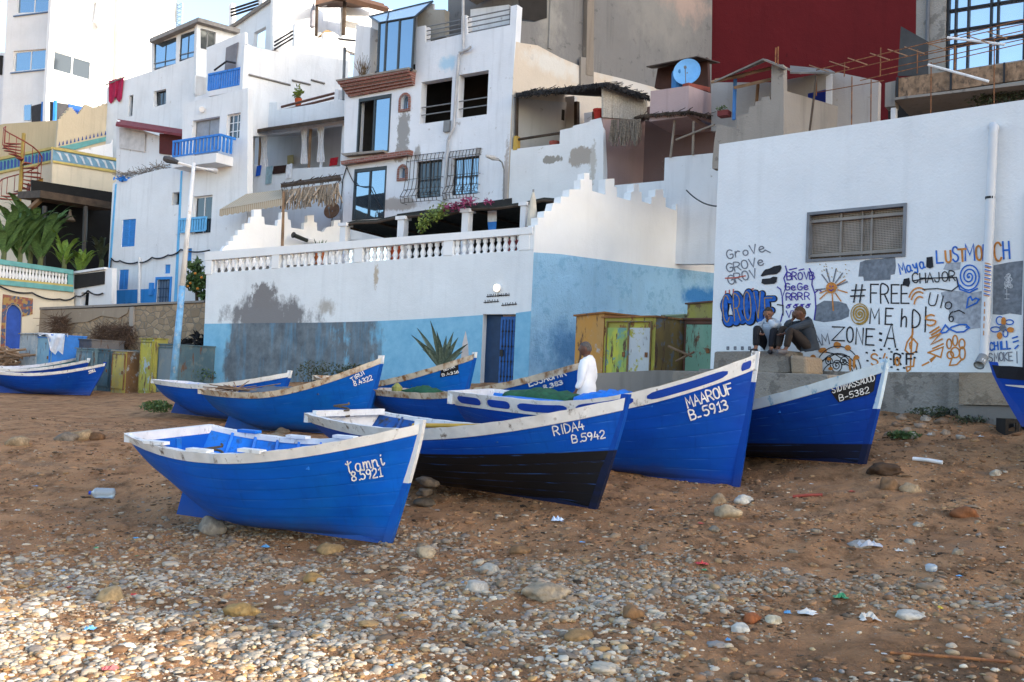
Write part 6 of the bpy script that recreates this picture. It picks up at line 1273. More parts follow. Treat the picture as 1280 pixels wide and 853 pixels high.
# upper house against the sky
P6 = PL(341, 56, UD); P6V = PL(341, 56, VD)
HN = thing('roof_terrace_house', 'uppermost white house with sunlit roof terrace, railings and brown pergola', 'house', px3(P6, 330, 60))
n1 = P6.poly(Z2([(497, 245), (563, 264), (566, 135), (500, 172)])); n1 = P6.poly([(316.5, 58), (331, 61), (332.5, 33), (317.5, 41)]); n2 = P6.poly([(283, 78), (294, 80), (298, 54), (285, 60)])
wall('front_wall', P6, [(275, 43), (300, 27), (341.8, -2), (346, -5), (340, 70), (340, 110), (270, 110)], WL, HN, holes=[n1, n2], thick=.3)
MB().pbox(P6, bb(n1)[0]-.5, bb(n1)[1]+.5, bb(n1)[2]-.3, bb(n1)[3]+.3, -1.5, -1.4).build('inner_wall', simple('dim_doorway', (.2, .2, .22), .8), HN)
mb = MB(); mb.tube([px3(P6, 275, 42.5, .1), px3(P6, 300, 26.5, .1), px3(P6, 342, -3, .1)], .12, 5); mb.build('roof_edge', simple('grey_roof_edge', (.25, .24, .23), .8), HN)
wall('side_wall', P6V, [(341.8, -30), (430, -8), (437, -5), (437, 90), (341, 90)], WHITE_CLEAN, HN, thick=.3, holes=[P6V.poly([(394, 40), (428, 46.5), (429, 5), (396, 8)])])
slab('inner_wall', P6V.shift(-2), [(380, -10), (450, 0), (450, 70), (380, 60)], -.1, 0, WHITE, HN)
P6T = P6V.shift(1.6)
wall('terrace_parapet', P6T, Z2([(605, 265), (680, 260), (715, 245), (720, 125), (760, 125), (762, 185), (870, 215), (875, 175), (925, 172), (985, 215), (985, 330), (900, 345), (880, 390), (700, 300)]), WHITE_CLEAN, HN, thick=.25)
for k in range(3): MB().tube([px3(P6T, 343, 53+k*4.5, .1), px3(P6T, 366, 39+k*4.5, .1)], .05, 5).build('stair_rail', BLACKM, HN)
for k in range(3): MB().tube([px3(P6, 289, 12+k*4, -.8), px3(P6, 323, 1+k*4, -.8)], .07, 5).build('roof_rail', BLACKM, HN)
slab('roof_block', P6.shift(-1.5), [(286, 6), (290, 4), (290, 36), (286, 40)], -.3, 0, WHITE_CLEAN, HN); slab('roof_block', P6.shift(-1.4), [(322.5, -6), (328, -8), (328, 10), (322.5, 14)], -.3, 0, WHITE_CLEAN, HN)
mb = MB(); A_, B_, C_, D_ = px3(P6T, 392, 10, .3), px3(P6T, 434, 22, .3), px3(P6T, 434, 12, -2.5), px3(P6T, 393, 2, -2.5); A_, B_, C_, D_ = px3(P6T, 394, 6.5, .6), px3(P6T, 431, -3, .6), px3(P6T, 480, 10, -.4), px3(P6T, 400, 10, -2.4); mb.hexa([A_, B_, C_, D_], [p+np.array([0, 0, .25]) for p in (A_, B_, C_, D_)]); mb.build('pergola_roof', simple('brown_beam', (.09, .05, .035), .8), HN)
MB().tube([px3(P6T, 395, 45, .2), px3(P6T, 396.5, 0, .2)], .09, 5).build('pergola_post', DKWOOD, HN); MB().tube([px3(P6T, 429, 44, .2), px3(P6T, 431, 0, .2)], .12, 5).build('pergola_post', DKWOOD, HN)
MB().tube([px3(P6T, 432, -2, .8), px3(P6T, 484, 12, .6)], .2, 4).build('eaves_beam', simple('brown_beam', (.09, .05, .035), .8), HN)
wall('right_wing', P6V.shift(.2), [(429, 2), (500, 14), (500, 90), (428, 60)], WHITE_CLEAN, HN, thick=.3)
t = thing('parasol', 'closed grey parasol on the sunlit roof terrace at the top', 'parasol', px3(P6T, 390, 40, -.4)); MB().lathe([(.02, -.2), (.03, .1), (.16, .2), (.14, 1.0), (.02, 1.6)], px3(P6T, 390, 38, -.4), 8).build('canopy', simple('grey_canvas', (.3, .29, .32), .9), t)
mb = MB(); mb.prism(P6T, arch(P6T.shift(-.5), 415, 43, 22, 20) if False else [P6T.hit(404+22*i/10, 44-9*math.sin(math.pi*i/10)) for i in range(11)], -.6, -.5); mb.build('wicker_arch', simple('wicker', (.25, .17, .09), .9), label='half round wicker headboard on the sunlit roof terrace', cat='wicker screen')
pt = MB(); MB().tube([px3(P5, 429, 125, .3), px3(P5, 431, 60, .3)], .07, 6).build('pole', GREYM, label='thin grey pole standing left of the brick corbel', cat='pole')
MB().box(0, 0, 0, .1, .1, .1) 
mb = MB(); mb.hexa(*[[px3(P5, 425, 49+d, .8), px3(P5, 443, 51+d, .8), px3(P5, 446, 50+d, -1), px3(P5, 422, 47.5+d, -1)] for d in (1.5, 0)]); mb.build('tin_canopy', DKWOOD, HP)

# ---------------------------------------------------------------- tall white block at the top left
ULD = np.array([.93, -.37]); ULD /= np.linalg.norm(ULD)
P7, P7V = PL(62, 64, ULD), PL(62, 64, (.6, .8))
HW = thing('white_apartment_block', 'tall white apartment block, its right face sunlit, at the top left', 'building', px3(P7, 62, 130))
w1, w2 = P7.poly([(21, 16.5), (63.5, 14.5), (65, -30), (22, -28)]), P7.poly([(15.8, 89.5), (57.3, 87), (58.3, 61), (17, 64)])
wall('front_wall', P7, [(12.5, -80), (69, -80), (57, 135), (56, 200), (0, 200)], plaster('block_white', (.74, .74, .74), amt=.03, streak=.15), HW, holes=[w1, w2], thick=.35)
for w_, n in ((w1, 2), (w2, 2)): window(P7, w_, HW, WHITEM, GLASS, n, 1, .12, .12, rails=0, sill=simple('blue_grey_sill', (.12, .2, .34), .6))
v1, v2, v3 = P7V.poly([(66, 89), (114.3, 101.5), (116, 76.5), (67, 63)]), P7V.poly([(95, 23), (117, 30), (122, 4), (96, -4)]), P7V.poly([(156.5, 45), (193, 53), (194.5, 24.5), (159.5, 14)])
wall('side_wall', P7V, [(69, -80), (222, -80), (219.5, 20), (215, 200), (56, 200), (57.4, 124)], WHITE_CLEAN, HW, holes=[v1, v2, v3], thick=.35)
window(P7V, v1, HW, WHITEM, GLASSD, 2, 1, .12, .1, rails=1, railmat=WHITEM); window(P7V, v2, HW, WHITEM, glassy('pale_glass', (.7, .72, .74), .3, .2), 2, 1, .1, .1); window(P7V, v3, HW, WHITEM, glassy('pale_glass', (.7, .72, .74), .3, .2), 2, 1, .1, .08)
slab('pier', P7V, [(146, -80), (153, -80), (148, 110), (141, 110)], 0, .35, plaster('warm_pier', (.64, .58, .48), amt=0), HW)
slab('balcony_end', P7V, [(117, 28), (121, -2), (126, -1), (122, 36)], 0, 1.2, WHITE_CLEAN, HW)
slab('pier', P7V, [(117.5, 110), (121, 60), (124, 60), (121, 112)], 0, .12, WHITE_CLEAN, HW)
# dark balcony with blue posts under it
PBk = P7.shift(1.0)
mb = MB(); mb.add([px3(P7, 30, 132, .0), px3(P7V, 66, 126.5, .3), px3(P7V, 120, 140, .3), px3(P7, 30, 131, -5)], [(0, 1, 2, 3)])
slab('dark_recess', P7V, [(62, 127), (106, 134), (106, 170), (62, 170)], 0, .04, simple('recess_grey', (.05, .05, .055), .9), HW); slab('dark_recess', P7, [(40, 133), (61, 127.5), (61, 170), (40, 170)], 0, .04, simple('recess_grey', (.05, .05, .055), .9), HW)
slab('blue_wall', P7V, [(85, 130), (106, 135), (106, 170), (85, 170)], .05, .09, simple('cobalt_wall', (.015, .09, .42), .7), HW); slab('window', P7, [(31, 132), (39.5, 131), (39, 151), (31, 151)], 0, .05, glassy('sky_reflecting_glass'), HW)
for x in (54, 69): MB().tube([px3(P7, x-1, 155, .3) if x < 62 else px3(P7V, x-1, 155, .3), px3(P7, x, 128, .3) if x < 62 else px3(P7V, x, 126, .3)], .12, 5).build('blue_post', BLUEP, HW)
slab('far_block', PL(0, 72, ULD), [(-40, 62), (6, 66), (2, 170), (-40, 170)], -.3, 0, WHITE_OLD, thing('distant_building', 'sliver of a dark windowed white building at the left edge of the frame', 'building', at(0, 150, 72))) 
mb = MB(); mb.prism(PL(0, 72, ULD), PL(0, 72, ULD).poly([(-40, 66), (4.5, 70), (3, 94), (-40, 92)]), .02, .06); mb.build('dark_window', DARK, bpy.data.objects['distant_building'])
MB().tube([px3(P7V, 219, 28, 3), px3(P7V, 220, 4, 3)], .06, 5).build('pole', GREYM, HW)
an = thing('lattice_antenna', 'pale lattice antenna mast against the sky', 'antenna', px3(P6, 226, 30, -2)); mb = MB(); q = lambda x, y: px3(P6, x, y, -2)
for x in (221, 227.5): mb.tube([q(x-.6, 40), q(x+.6, 4)], .04, 4)
for k in range(7): mb.tube([q(221, 38-k*5), q(227.5, 34-k*5)], .03, 4); mb.tube([q(227.5, 38-k*5), q(221, 34-k*5)], .03, 4)
mb.build('lattice', simple('pale_blue_metal', (.35, .45, .55), .6), an)

# ---------------------------------------------------------------- yellow house with painted parapet, spiral stair, palms
P8, P8V = PL(66, 52, UD), PL(66, 52, VD); P9, P9V = PL(73, 55, UD), PL(73, 55, VD)
HY = thing('yellow_house', 'ochre house with zigzag battlements and blue painted parapet band', 'house', px3(P8, 66, 250))
wall('upper_front', P9, [(-8, 158), (5, 155), (74, 150.5), (66, 230), (-8, 230)], YELLOW, HY, thick=.3)
ZG = Z1([(310, 650), (345, 612), (352, 606), (380, 571), (388, 580), (415, 620), (425, 605), (456, 558), (490, 575), (520, 582), (545, 560), (580, 545), (615, 540), (640, 560), (620, 960), (280, 960)])
zz = [(73, 152.5)]
for (x0, y0), (x1, y1) in zip([(73, 152.5), (89, 134.5), (97.5, 145), (107.5, 131), (118, 136)], [(89, 134.5), (97.5, 145), (107.5, 131), (118, 136), (145, 126)]):
    n = 5
    for k in range(n): xa = x0+(x1-x0)*(k+1)/n; ya = y0+(y1-y0)*(k+1)/n; yb = zz[-1][1]; zz += [(xa-.05, yb), (xa, ya)] if y1 > y0 else [(zz[-1][0]+.05, ya), (xa, ya)]
wall('upper_side', P9V, zz+[(152, 128), (150, 235), (66, 235)], plaster('pale_ochre', (.55, .47, .34), amt=.05, streak=.4), HY, thick=.3)
yd = P8.poly([(42, 257), (53.5, 254), (53.8, 222.5), (42.6, 226.5)])
wall('lower_front', P8, [(-20, 203), (66, 186.5), (62, 330), (-20, 330)], plaster('cream_house_front', (.60, .54, .42), amt=.05), HY, thick=.3, holes=[yd])
wall('lower_side', P8V, [(66, 186.5), (150, 201), (146, 330), (62, 330)], CREAM, HY, thick=.3)
u0, u1, z0, z1 = bb(yd); MB().pbox(P8, u0, u1, z0, z1, -.15, -.1).build('door', simple('yellow_door', (.45, .24, .03), .6, .3), HY); slab('door_frame', P8, [(40.5, 258), (41.8, 258), (42.3, 224), (54.2, 219.6), (54, 255), (55.5, 255), (56, 216.5), (41, 221)], 0, .08, simple('turquoise_paint', (.12, .33, .33), .7), HY) if False else None
for x in (36, 56): mb = MB(); mb.prism(P8, P8.poly([(x-1.8, 245), (x+1.8, 244), (x+2, 234), (x+.3, 229), (x-1.5, 235)]), 0, .06); mb.build('lantern', simple('maroon_lantern', (.12, .02, .02), .6), HY)
# painted band
TURQ = simple('turquoise_paint', (.12, .33, .33), .7); COB = simple('cobalt_motif', (.03, .075, .28), .7); YL = simple('yellow_moulding', (.45, .36, .12), .7)
slab('parapet_moulding', P8, [(-20, 205), (66.5, 187.2), (66.8, 184.2), (-20, 201.5)], 0, .1, YL, HY); slab('parapet_moulding', P8V, [(66.5, 187.2), (150, 202.4), (150, 199), (66.8, 184.2)], 0, .1, YL, HY)
slab('parapet_moulding', P8, [(-20, 222), (65.5, 203.5), (65.6, 200.8), (-20, 219)], 0, .08, YL, HY); slab('parapet_moulding', P8V, [(65.5, 203.5), (150, 217.6), (150, 214), (65.6, 200.8)], 0, .08, YL, HY)
slab('turquoise_band', P8, [(-20, 219), (65.6, 200.8), (66.4, 187.4), (-20, 205)], 0, .03, TURQ, HY); slab('turquoise_band', P8V, [(65.6, 200.6), (150, 214), (150, 202.6), (66.4, 187.4)], 0, .03, simple('faded_blue_band', (.15, .29, .40), .8), HY)
mb = MB(); mb2 = MB()
for k in range(15): x = 1+k*4.4; y = 202.5-.205*x; mb.prism(P8, P8.poly([(x, y+11), (x+2.6, y+10.4), (x+2.8, y+1.5), (x+1.3, y-.2), (x+.2, y+2)]), .03, .05)
for k in range(8): x = 70+k*9.4; y = 189.5+.175*(x-66); mb2.prism(P8V, P8V.poly([(x, y), (x+5, y+.9), (x+8.4, y+10.6), (x+6, y+10), (x+3.6, y+4)]), .03, .05); 
mb.build('painted_motif', COB, HY); mb2.build('painted_motif', simple('pale_motif', (.5, .55, .6), .8), HY)
# second terrace band above
slab('turquoise_band', P9V, Z1([(310, 785), (600, 722), (600, 745), (480, 775), (400, 800)]), 0, .05, TURQ, HY); mb = MB()
for k in range(14): x = 74+k*4.8; y = 182.5-(x-74)*.235; mb.prism(P9V, P9V.poly([(x-1, y), (x+1, y-.3), (x+.1, y-5)]), .0, .05)
mb.build('blue_finials', COB, HY)
slab('lower_parapet', P8V.shift(-1.5), Z1([(400, 808), (590, 765), (600, 740), (602, 860), (400, 860)]), -.2, 0, WHITE_OLD, HY)
mb = MB(); mb.prism(P9V.shift(.3), P9V.shift(.3).poly([(140.5, 215), (143, 172), (147, 172), (147, 215)]), -.3, 0); mb.build('white_pinnacle', WHITE_OLD, HY)
# spiral stair
ss = thing('spiral_stair', 'rust red spiral stair winding up the ochre house', 'stair', px3(P8, 22, 256, 1.5)); ax = px3(P8, 24, 256, 1.5); zt_ = px3(P8, 24, 168, 1.5)[2]; MB().tube([ax, (ax[0], ax[1], zt_)], .1, 7).build('pole', simple('ochre_pole', (.3, .22, .06), .7), ss)
H_ = zt_-.6-ax[2]; mb = MB(); mr = MB(); pr = []; NS = 17
for k in range(NS):
    a = 3.6-k*.42; z = ax[2]+.2+H_*k/NS; r = .95; a2 = a-.4; mb.hexa([(ax[0], ax[1], z), (ax[0]+r*math.cos(a), ax[1]+r*math.sin(a), z), (ax[0]+r*math.cos(a2), ax[1]+r*math.sin(a2), z), (ax[0]+.01, ax[1], z)], [(ax[0], ax[1], z+.05), (ax[0]+r*math.cos(a), ax[1]+r*math.sin(a), z+.05), (ax[0]+r*math.cos(a2), ax[1]+r*math.sin(a2), z+.05), (ax[0]+.01, ax[1], z+.05)]); pr.append((ax[0]+r*math.cos(a), ax[1]+r*math.sin(a), z+.9)); mr.tube([(pr[-1][0], pr[-1][1], z), pr[-1]], .02, 4)
mr.tube(pr, .035, 5); RS = simple('rust_red_paint', (.20, .035, .025), .6); mb.build('steps', RS, ss); mr.build('handrail', RS, ss)
# dark open restaurant canopy
PD, PDV = PL(55, 47.5, UD), PL(55, 47.5, VD)
cn = thing('dark_canopy', 'black open sided canopy below the cream wall, behind the palms', 'canopy', px3(PDV, 100, 330)); A_, B_ = px3(PDV, 50, 247), px3(PDV, 148, 263); bkv = np.array([*(-PDV.n*4), .4]); mb = MB(); mb.hexa([A_, B_, B_+bkv, A_+bkv], [p+np.array([0, 0, .35]) for p in (A_, B_, B_+bkv, A_+bkv)]); mb.build('roof', DKWOOD, cn); C_ = px3(PD, 28, 272); D_ = C_+np.array([0, 0, .2]); mb = MB(); mb.tube([px3(PD, 52, 249), px3(PD, 28, 270)], .15, 5); mb.build('eaves', WOOD, cn)
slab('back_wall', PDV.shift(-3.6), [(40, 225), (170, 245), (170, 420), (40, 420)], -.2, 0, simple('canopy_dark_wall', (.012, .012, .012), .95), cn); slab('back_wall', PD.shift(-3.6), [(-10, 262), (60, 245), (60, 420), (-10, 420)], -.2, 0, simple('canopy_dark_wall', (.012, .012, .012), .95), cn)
for x in (106, 55): MB().tube([px3(PDV, x-1.5, 340, -.1), px3(PDV, x+1, 258, -.1)], .11, 6).build('post', BLACKM, cn)
mb = MB(); mb.lathe([(.2, 0), (.28, .05), (.1, .3), (.03, .6)], px3(PDV, 87, 277, -.8), 10); mb.build('hanging_lamp', simple('dim_lamp', (.12, .1, .08), .7), cn)
# lower garden wall with turquoise balustrade, mosaic door
P10, P10V = PL(90, 46, UD), PL(90, 46, VD)
GW = thing('garden_house', 'cream house front with turquoise balustrade and mosaic framed blue arched door at the left edge', 'house', px3(P10V, 60, 420))
ad = [P10V.hit(*p) for p in Z3([])] if False else [P10V.hit(*p) for p in ((6.5, 436), (26.5, 436), (27.5, 392), (25, 386), (20, 381.5), (15, 381), (10.5, 385), (8, 392))]
wall('front_wall', P10V, [(-40, 346), (90, 364), (93, 364.5), (91, 480), (-40, 480)], plaster('cream_low_wall', (.60, .54, .43), amt=.1, streak=.3), GW, holes=[ad], thick=.3)
MOS = None; m_, t_, b__, N_, L_ = nmat('mosaic_tiles'); v = N_('ShaderNodeTexVoronoi'); v.inputs['Scale'].default_value = 9; L_(pos(t_), v.inputs['Vector']); sp = N_('ShaderNodeSeparateColor'); L_(v.outputs['Color'], sp.inputs[0]); L_(mix(t_, ramp(t_, sp.outputs[0], .72, .76), mix(t_, ramp(t_, sp.outputs[1], .5, .55), (.20, .05, .03), (.03, .05, .12)), (.27, .16, .04)), b__.inputs['Base Color'])
oc = [P10V.hit(*p) for p in ((0, 438), (5.8, 437), (7.3, 391.5), (10, 384), (15, 380), (20.5, 380.5), (25.8, 385.5), (28.3, 392), (27, 436.5), (29.5, 436.5), (40.5, 390), (41.5, 373), (3.5, 368))]
MB().prism(P10V, [P10V.hit(*p) for p in ((0, 438), (5.8, 437), (7.3, 391.5), (10, 384.4), (15, 380.3), (20.5, 380.8), (25.8, 385.5), (28.3, 392), (27.5, 396), (40.5, 393), (41, 373.5), (3.5, 368))], 0, .04).build('mosaic_surround', m_, GW)
MB().prism(P10V, ad, -.2, -.15).build('arched_door', simple('royal_blue_door', (.015, .07, .36), .6, .2), GW)
slab('balustrade_rail', P10V, [(-40, 318.5), (91, 338), (91, 343.5), (-40, 325)], -.15, .1, TURQ, GW); slab('balustrade_base', P10V, [(-40, 346), (91, 359), (91, 365.5), (-40, 352)], -.15, .12, TURQ, GW); slab('balustrade_base', P10V, [(-40, 343), (91, 356.5), (91, 359), (-40, 346)], -.1, .08, YL, GW)
for k in range(24):
    x = -8+k*4.1; a = P10V.hit(x, 344.8+(x+40)*.10); b_ = P10V.hit(x, 324.2+(x+40)*.142); hh = b_[1]-a[1]; MB().lathe([(r*.9, z*hh) for r, z in prof], P10V.w(a[0], a[1], -.05), 7).build('baluster', WHITE_OLD, GW, smooth=True)
mb = MB(); mb.prism(P10V, P10V.poly([(84, 364), (85, 337), (91.5, 338), (91, 365)]), -.2, .05); mb.build('balustrade_post', TURQ, GW)
wall('right_wall', P10, [(90, 364), (90.5, 340), (132, 335), (140, 335), (138, 480), (88, 480)], WHITE, GW, holes=[P10.poly([(100, 383), (110.5, 382), (111.5, 364), (101.5, 365.5)]), P10.poly([(93, 385), (93.5, 364.5), (132, 356) , (132, 338), (132.2, 338), (132.3, 385)])] if False else [P10.poly([(100, 383), (110.5, 382), (111.5, 365), (101.5, 366)])], thick=.25)
MB().prism(P10, P10.poly([(88.5, 384), (93, 384), (93.5, 366), (89, 366.5)]), 0, .03).build('dark_doorway', DARK, GW); MB().pbox(P10, P10.hit(99, 380)[0], P10.hit(113, 380)[0], P10.hit(105, 386)[1], P10.hit(105, 362)[1], -.6, -.5).build('inner_wall', DARK, GW)
MB().prism(P10, P10.poly([(94, 361.5), (131, 355.5), (131.5, 339.5), (94.3, 344)]), 0, .06).build('dark_fence_panel', simple('dark_slats', (.02, .018, .018), .8), GW); mb = MB(); mb.prism(P10, P10.poly([(90, 343.5), (134, 337), (134, 334.5), (90, 340.5)]), -.05, .14); mb.build('white_coping', WHITE, GW)
cable([px3(P10V, 0, 358, .1), px3(P10V, 40, 366, .1), px3(P10V, 75, 374, .1), px3(P10, 95, 370, .1), px3(P10, 110, 363.5, .1), px3(P10, 128, 367, .1), px3(P1, 137, 357, .1), px3(P1, 139, 325, .1)], 'thick black cable sagging along the cream garden house front', .035, .12)
cable([px3(P1, 139, 323, .08), px3(P1, 150, 326, .08), px3(P1, 172, 328, .08), px3(P1, 190, 322, .08), px3(P1, 210, 319, .08), px3(P1, 226, 312, .08), px3(P1, 262, 313, .3)], 'black cables strung across the blue shuttered wall', .035, .1)
# banana palms in the garden
def banana(base, n, h, label, seed, spread=1.0, cols=None):
    rr = random.Random(seed); t = thing('banana_plant', label, 'plant', tuple(base), 'leafy plants of the garden'); b0 = np.array(base)
    mb = MB(); mb.tube([b0, b0+np.array([.05, 0, h*.25]), b0+np.array([0, 0, h*.45])], [.14, .11, .06], 7); mb.build('stem', simple('green_stem', (.10, .12, .05), .8), t); mb = MB()
    for k in range(int(n*1.8)):
        a = rr.uniform(0, 6.28); L_ = h*rr.uniform(.36, .68); o = b0+np.array([0, 0, h*rr.uniform(.2, .45)]); hd = np.array([math.cos(a), math.sin(a), 0.])*spread; wv = rr.uniform(.08, .14)*h*.36; sd = np.cross(hd, [0, 0, 1]); sd /= np.linalg.norm(sd); S = 8; vs = []; el = rr.uniform(1.0, 1.5)
        for i in range(S+1):
            f = i/S; p = o+hd*L_*.75*f*math.cos(el*(.5))+np.array([0, 0, 1.])*L_*(math.sin(el)*f*1.12-.45*f**3); wd = wv*math.sin(math.pi*(.06+.94*f)**.8)*(1+.38*math.sin(i*7+k)); dr = np.array([0, 0, .25*wd]); vs += [p-sd*wd+dr*-1, p, p+sd*wd-dr]
        mb.add(vs, [(3*i+j, 3*i+j+1, 3*i+j+4, 3*i+j+3) for i in range(S) for j in (0, 1)])
    mb.build('leaves', cols or LEAF, t, fix=False, smooth=True)
BAN = leafmat('banana_leaf', (.035, .085, .025), (.09, .165, .05)); BANY = leafmat('young_banana_leaf', (.07, .15, .02), (.15, .24, .04))
banana(px3(P10V, 22, 350, -1.5), 16, 4.4, 'tall dark green banana palm at the left of the garden', 1, 1.0, BAN); banana(px3(P10V, 2, 345, -1.2), 13, 4.0, 'banana palm cut by the left edge of the frame', 2, 1, BAN)
banana(px3(P10V, 48, 350, -1.8), 15, 4.2, 'broad leaved banana palm in the middle of the garden', 3, 1, BAN); banana(px3(P10V, 78, 350, -1.3), 16, 2.6, 'low yellow green leafy plant behind the garden balustrade', 4, 1.0, BANY)
banana(px3(P10V, 100, 356, -1.2), 16, 2.2, 'yellow green leafy plant at the right end of the garden balustrade', 5, 1.0, BANY); banana(px3(PDV, 125, 345, -.6), 14, 2.6, 'thin dark palm under the black canopy', 6, .7, LEAFD); banana(px3(P10V, 35, 352, -2.4), 14, 5.0, 'dark banana palm rising against the black canopy', 8, .8, BAN)
# the orange tree hanging over the terrace wall's left end
ot = thing('orange_tree', 'small dark green orange tree between lamp post and terrace house', 'tree', px3(P1, 246, 395, 1.0)); rr = np.random.default_rng(12); mb = MB(); mb.tube([px3(P1, 247, 420, 1), px3(P1, 246, 370, 1), px3(P1, 244, 350, 1)], [.09, .07, .03], 6); mb.build('trunk', DKWOOD, ot); mb = MB()
for x, y, r in ((245, 352, .45), (250, 345, .45), (252, 360, .4), (243, 340, .35), (247, 332, .3), (240, 356, .3), (255, 352, .4), (236, 331, .12), (254, 370, .2)): leafcloud(mb, px3(P1, x, y, 1), (r, r, r), 85, .12, rr)
mb.build('crown', LEAF, ot); mb = MB()
for x, y in ((238, 354), (247, 361), (244, 342), (252, 347), (235, 358)): mb.lathe([(.0, -.06), (.05, -.035), (.06, 0), (.05, .035), (.0, .06)], px3(P1, x, y, 1.4), 8)
mb.build('oranges', simple('orange_fruit', (.6, .22, .03), .6), ot)
# rubble stone wall
PW_ = PL(255, 38.6, UD)
STONE = bricky('rubble_stone', (.34, .245, .155), (.20, .165, .125), 2.8, 0, .45, stone=True)
sw = thing('stone_wall', 'long rubble stone retaining wall with a plastered left half', 'wall', px3(PW_, 150, 430)); wall('wall_body', PW_, [(25, 389), (170, 383.5), (257, 378.5), (257, 480), (15, 500)], STONE, sw, thick=.5)
slab('coping', PW_, [(24, 388.8), (257, 378.3), (257, 375.8), (24, 385.8)], -.5, .08, CONC, sw); slab('plaster_coat', PW_, [(25, 389.2), (163, 384), (160, 392), (150, 398), (128, 395), (110, 403), (92, 404), (70, 414), (40, 420), (23, 436)], 0, .05, plaster('stained_grey_plaster', (.29, .23, .17), dirt=(.38, .32, .25), amt=.5, streak=.4), sw)
slab('buttress', PW_, [(163, 420), (164, 384), (169, 383.8), (168, 420)], 0, .08, plaster('buttress_plaster', (.33, .29, .25)), sw)
for nm, x0, x1, y0, y1, n, lab in (('dry_bush', 64, 84, 396, 416, 160, 'leafless dry bush on the plastered part of the stone wall'), ('dry_bush', 118, 166, 408, 432, 520, 'wide tangle of dry brown brambles on the stone wall')):
    t = thing(nm, lab, 'bush', px3(PW_, (x0+x1)/2, y1, .2)); mb = MB()
    for k in range(n): q = px3(PW_, RNG.uniform(x0, x1), RNG.uniform(y0, y1), RNG.uniform(.06, .45)); d = RNG.normal(size=3)*np.array([.22, .12, .18]); mb.tube([q-d, q+d], .010, 3, False)
    mb.build('twigs', simple('dry_brown_twigs', (.10, .06, .04), .95, .4, 5), t, fix=False)
# ---------------------------------------------------------------- the lockers / sheds at the foot of the stone wall
def shed(x0, x1, yt0, yt1, yb, d, label, front, side=None, depth=1.3, roofm=None, name='beach_shed', door=True, tilt=0, group='tin sheds under the stone wall', side_px=None, panel=None):
    """tin shed: front between two pixel columns, flank running back to the right"""
    pl = PL((x0+x1)/2, d, UD); t = thing(name, label, 'shed', px3(pl, (x0+x1)/2, yb), group)
    a, b_ = pl.hit(x0, yb), pl.hit(x1, yb); zt0, zt1 = pl.hit(x0, yt0)[1], pl.hit(x1, yt1)[1]; zb = min(a[1], b_[1])-.25; mb = MB()
    bk = np.array([*(VD*depth), 0]); F0, F1 = np.array(pl.w(a[0], zb)), np.array(pl.w(b_[0], zb)); G0, G1 = np.array(pl.w(a[0], zt0)), np.array(pl.w(b_[0], zt1)); dz = np.array([0, 0, tilt])
    mb.add([F0, F1, G1, G0], [(0, 1, 2, 3)]); mb.build('front', front, t)
    mb = MB(); mb.add([F1, F1+bk, G1+bk+dz, G1, F0, F0+bk, G0+bk+dz, G0], [(0, 1, 2, 3), (7, 6, 5, 4), (1, 5, 6, 2)]); mb.build('side', side or front, t, fix=False)
    up = np.array([0, 0, .045]); ov = np.array([*(-VD*.06), 0]); ou = np.array([*(UD*.04), 0]); A = [G0+ov-ou, G1+ov+ou, G1+bk+dz+ou, G0+bk+dz-ou]; mb = MB(); mb.hexa([p+np.array([0, 0, .003]) for p in A], [p+up for p in A]); mb.build('roof', roofm or side or front, t)
    if door:
        w_ = b_[0]-a[0]; zm = min(zt0, zt1); mb = MB(); n = door if isinstance(door, int) and door > 1 else 1
        for k in range(n):
            ua, ub_ = a[0]+w_*(.09+.86*k/n), a[0]+w_*(.09+.86*(k+1)/n)-.05; dm = MB(); dm.pbox(pl, ua, ub_, zb+.3, zm-.12-(.12 if n > 1 else 0), .004, .04); dd = dm.build('door', (panel[k] if panel else front), t)
            fm = MB(); fm.pbox(pl, ua-.03, ua-.002, zb+.25, zm-.1, .002, .06); fm.pbox(pl, ub_+.002, ub_+.03, zb+.25, zm-.1, .002, .06); fm.pbox(pl, ua-.03, ub_+.03, zm-.1, zm-.07, .002, .06); fm.build('door_frame', side or front, t); MB().pbox(pl, ub_-.12, ub_-.05, (zb+zm)/2, (zb+zm)/2+.12, .042, .065).build('hasp', RUST, dd)
    return t, pl
def flaky(name, a, b_, c_, amt=.5, scale=2.0, rust=(.10, .05, .03)):
    if name in MATS: return MATS[name]
    m, t, b, N, Lk = nmat(name); n1 = tex(t, 'Noise', pos(t, (1, 1, .5)), scale, 8, .65); n2 = tex(t, 'Noise', pos(t, (1, 1, .7), (3, 5, 1)), scale*1.7, 9, .72); n3 = tex(t, 'Noise', pos(t, (2, 2, .35), (9, 1, 4)), scale*1.3, 9, .7)
    cc = mix(t, ramp(t, n1.outputs[0], .46, .56), a, b_); cc = mix(t, ramp(t, n2.outputs[0], .60-amt*.12, .64-amt*.12), cc, c_); cc = mix(t, ramp(t, n3.outputs[0], .58, .62), cc, rust); Lk(cc, b.inputs['Base Color']); b.inputs['Roughness'].default_value = .75; bump(t, b, n3.outputs[0], .4, .02); MATS[name] = m; return m
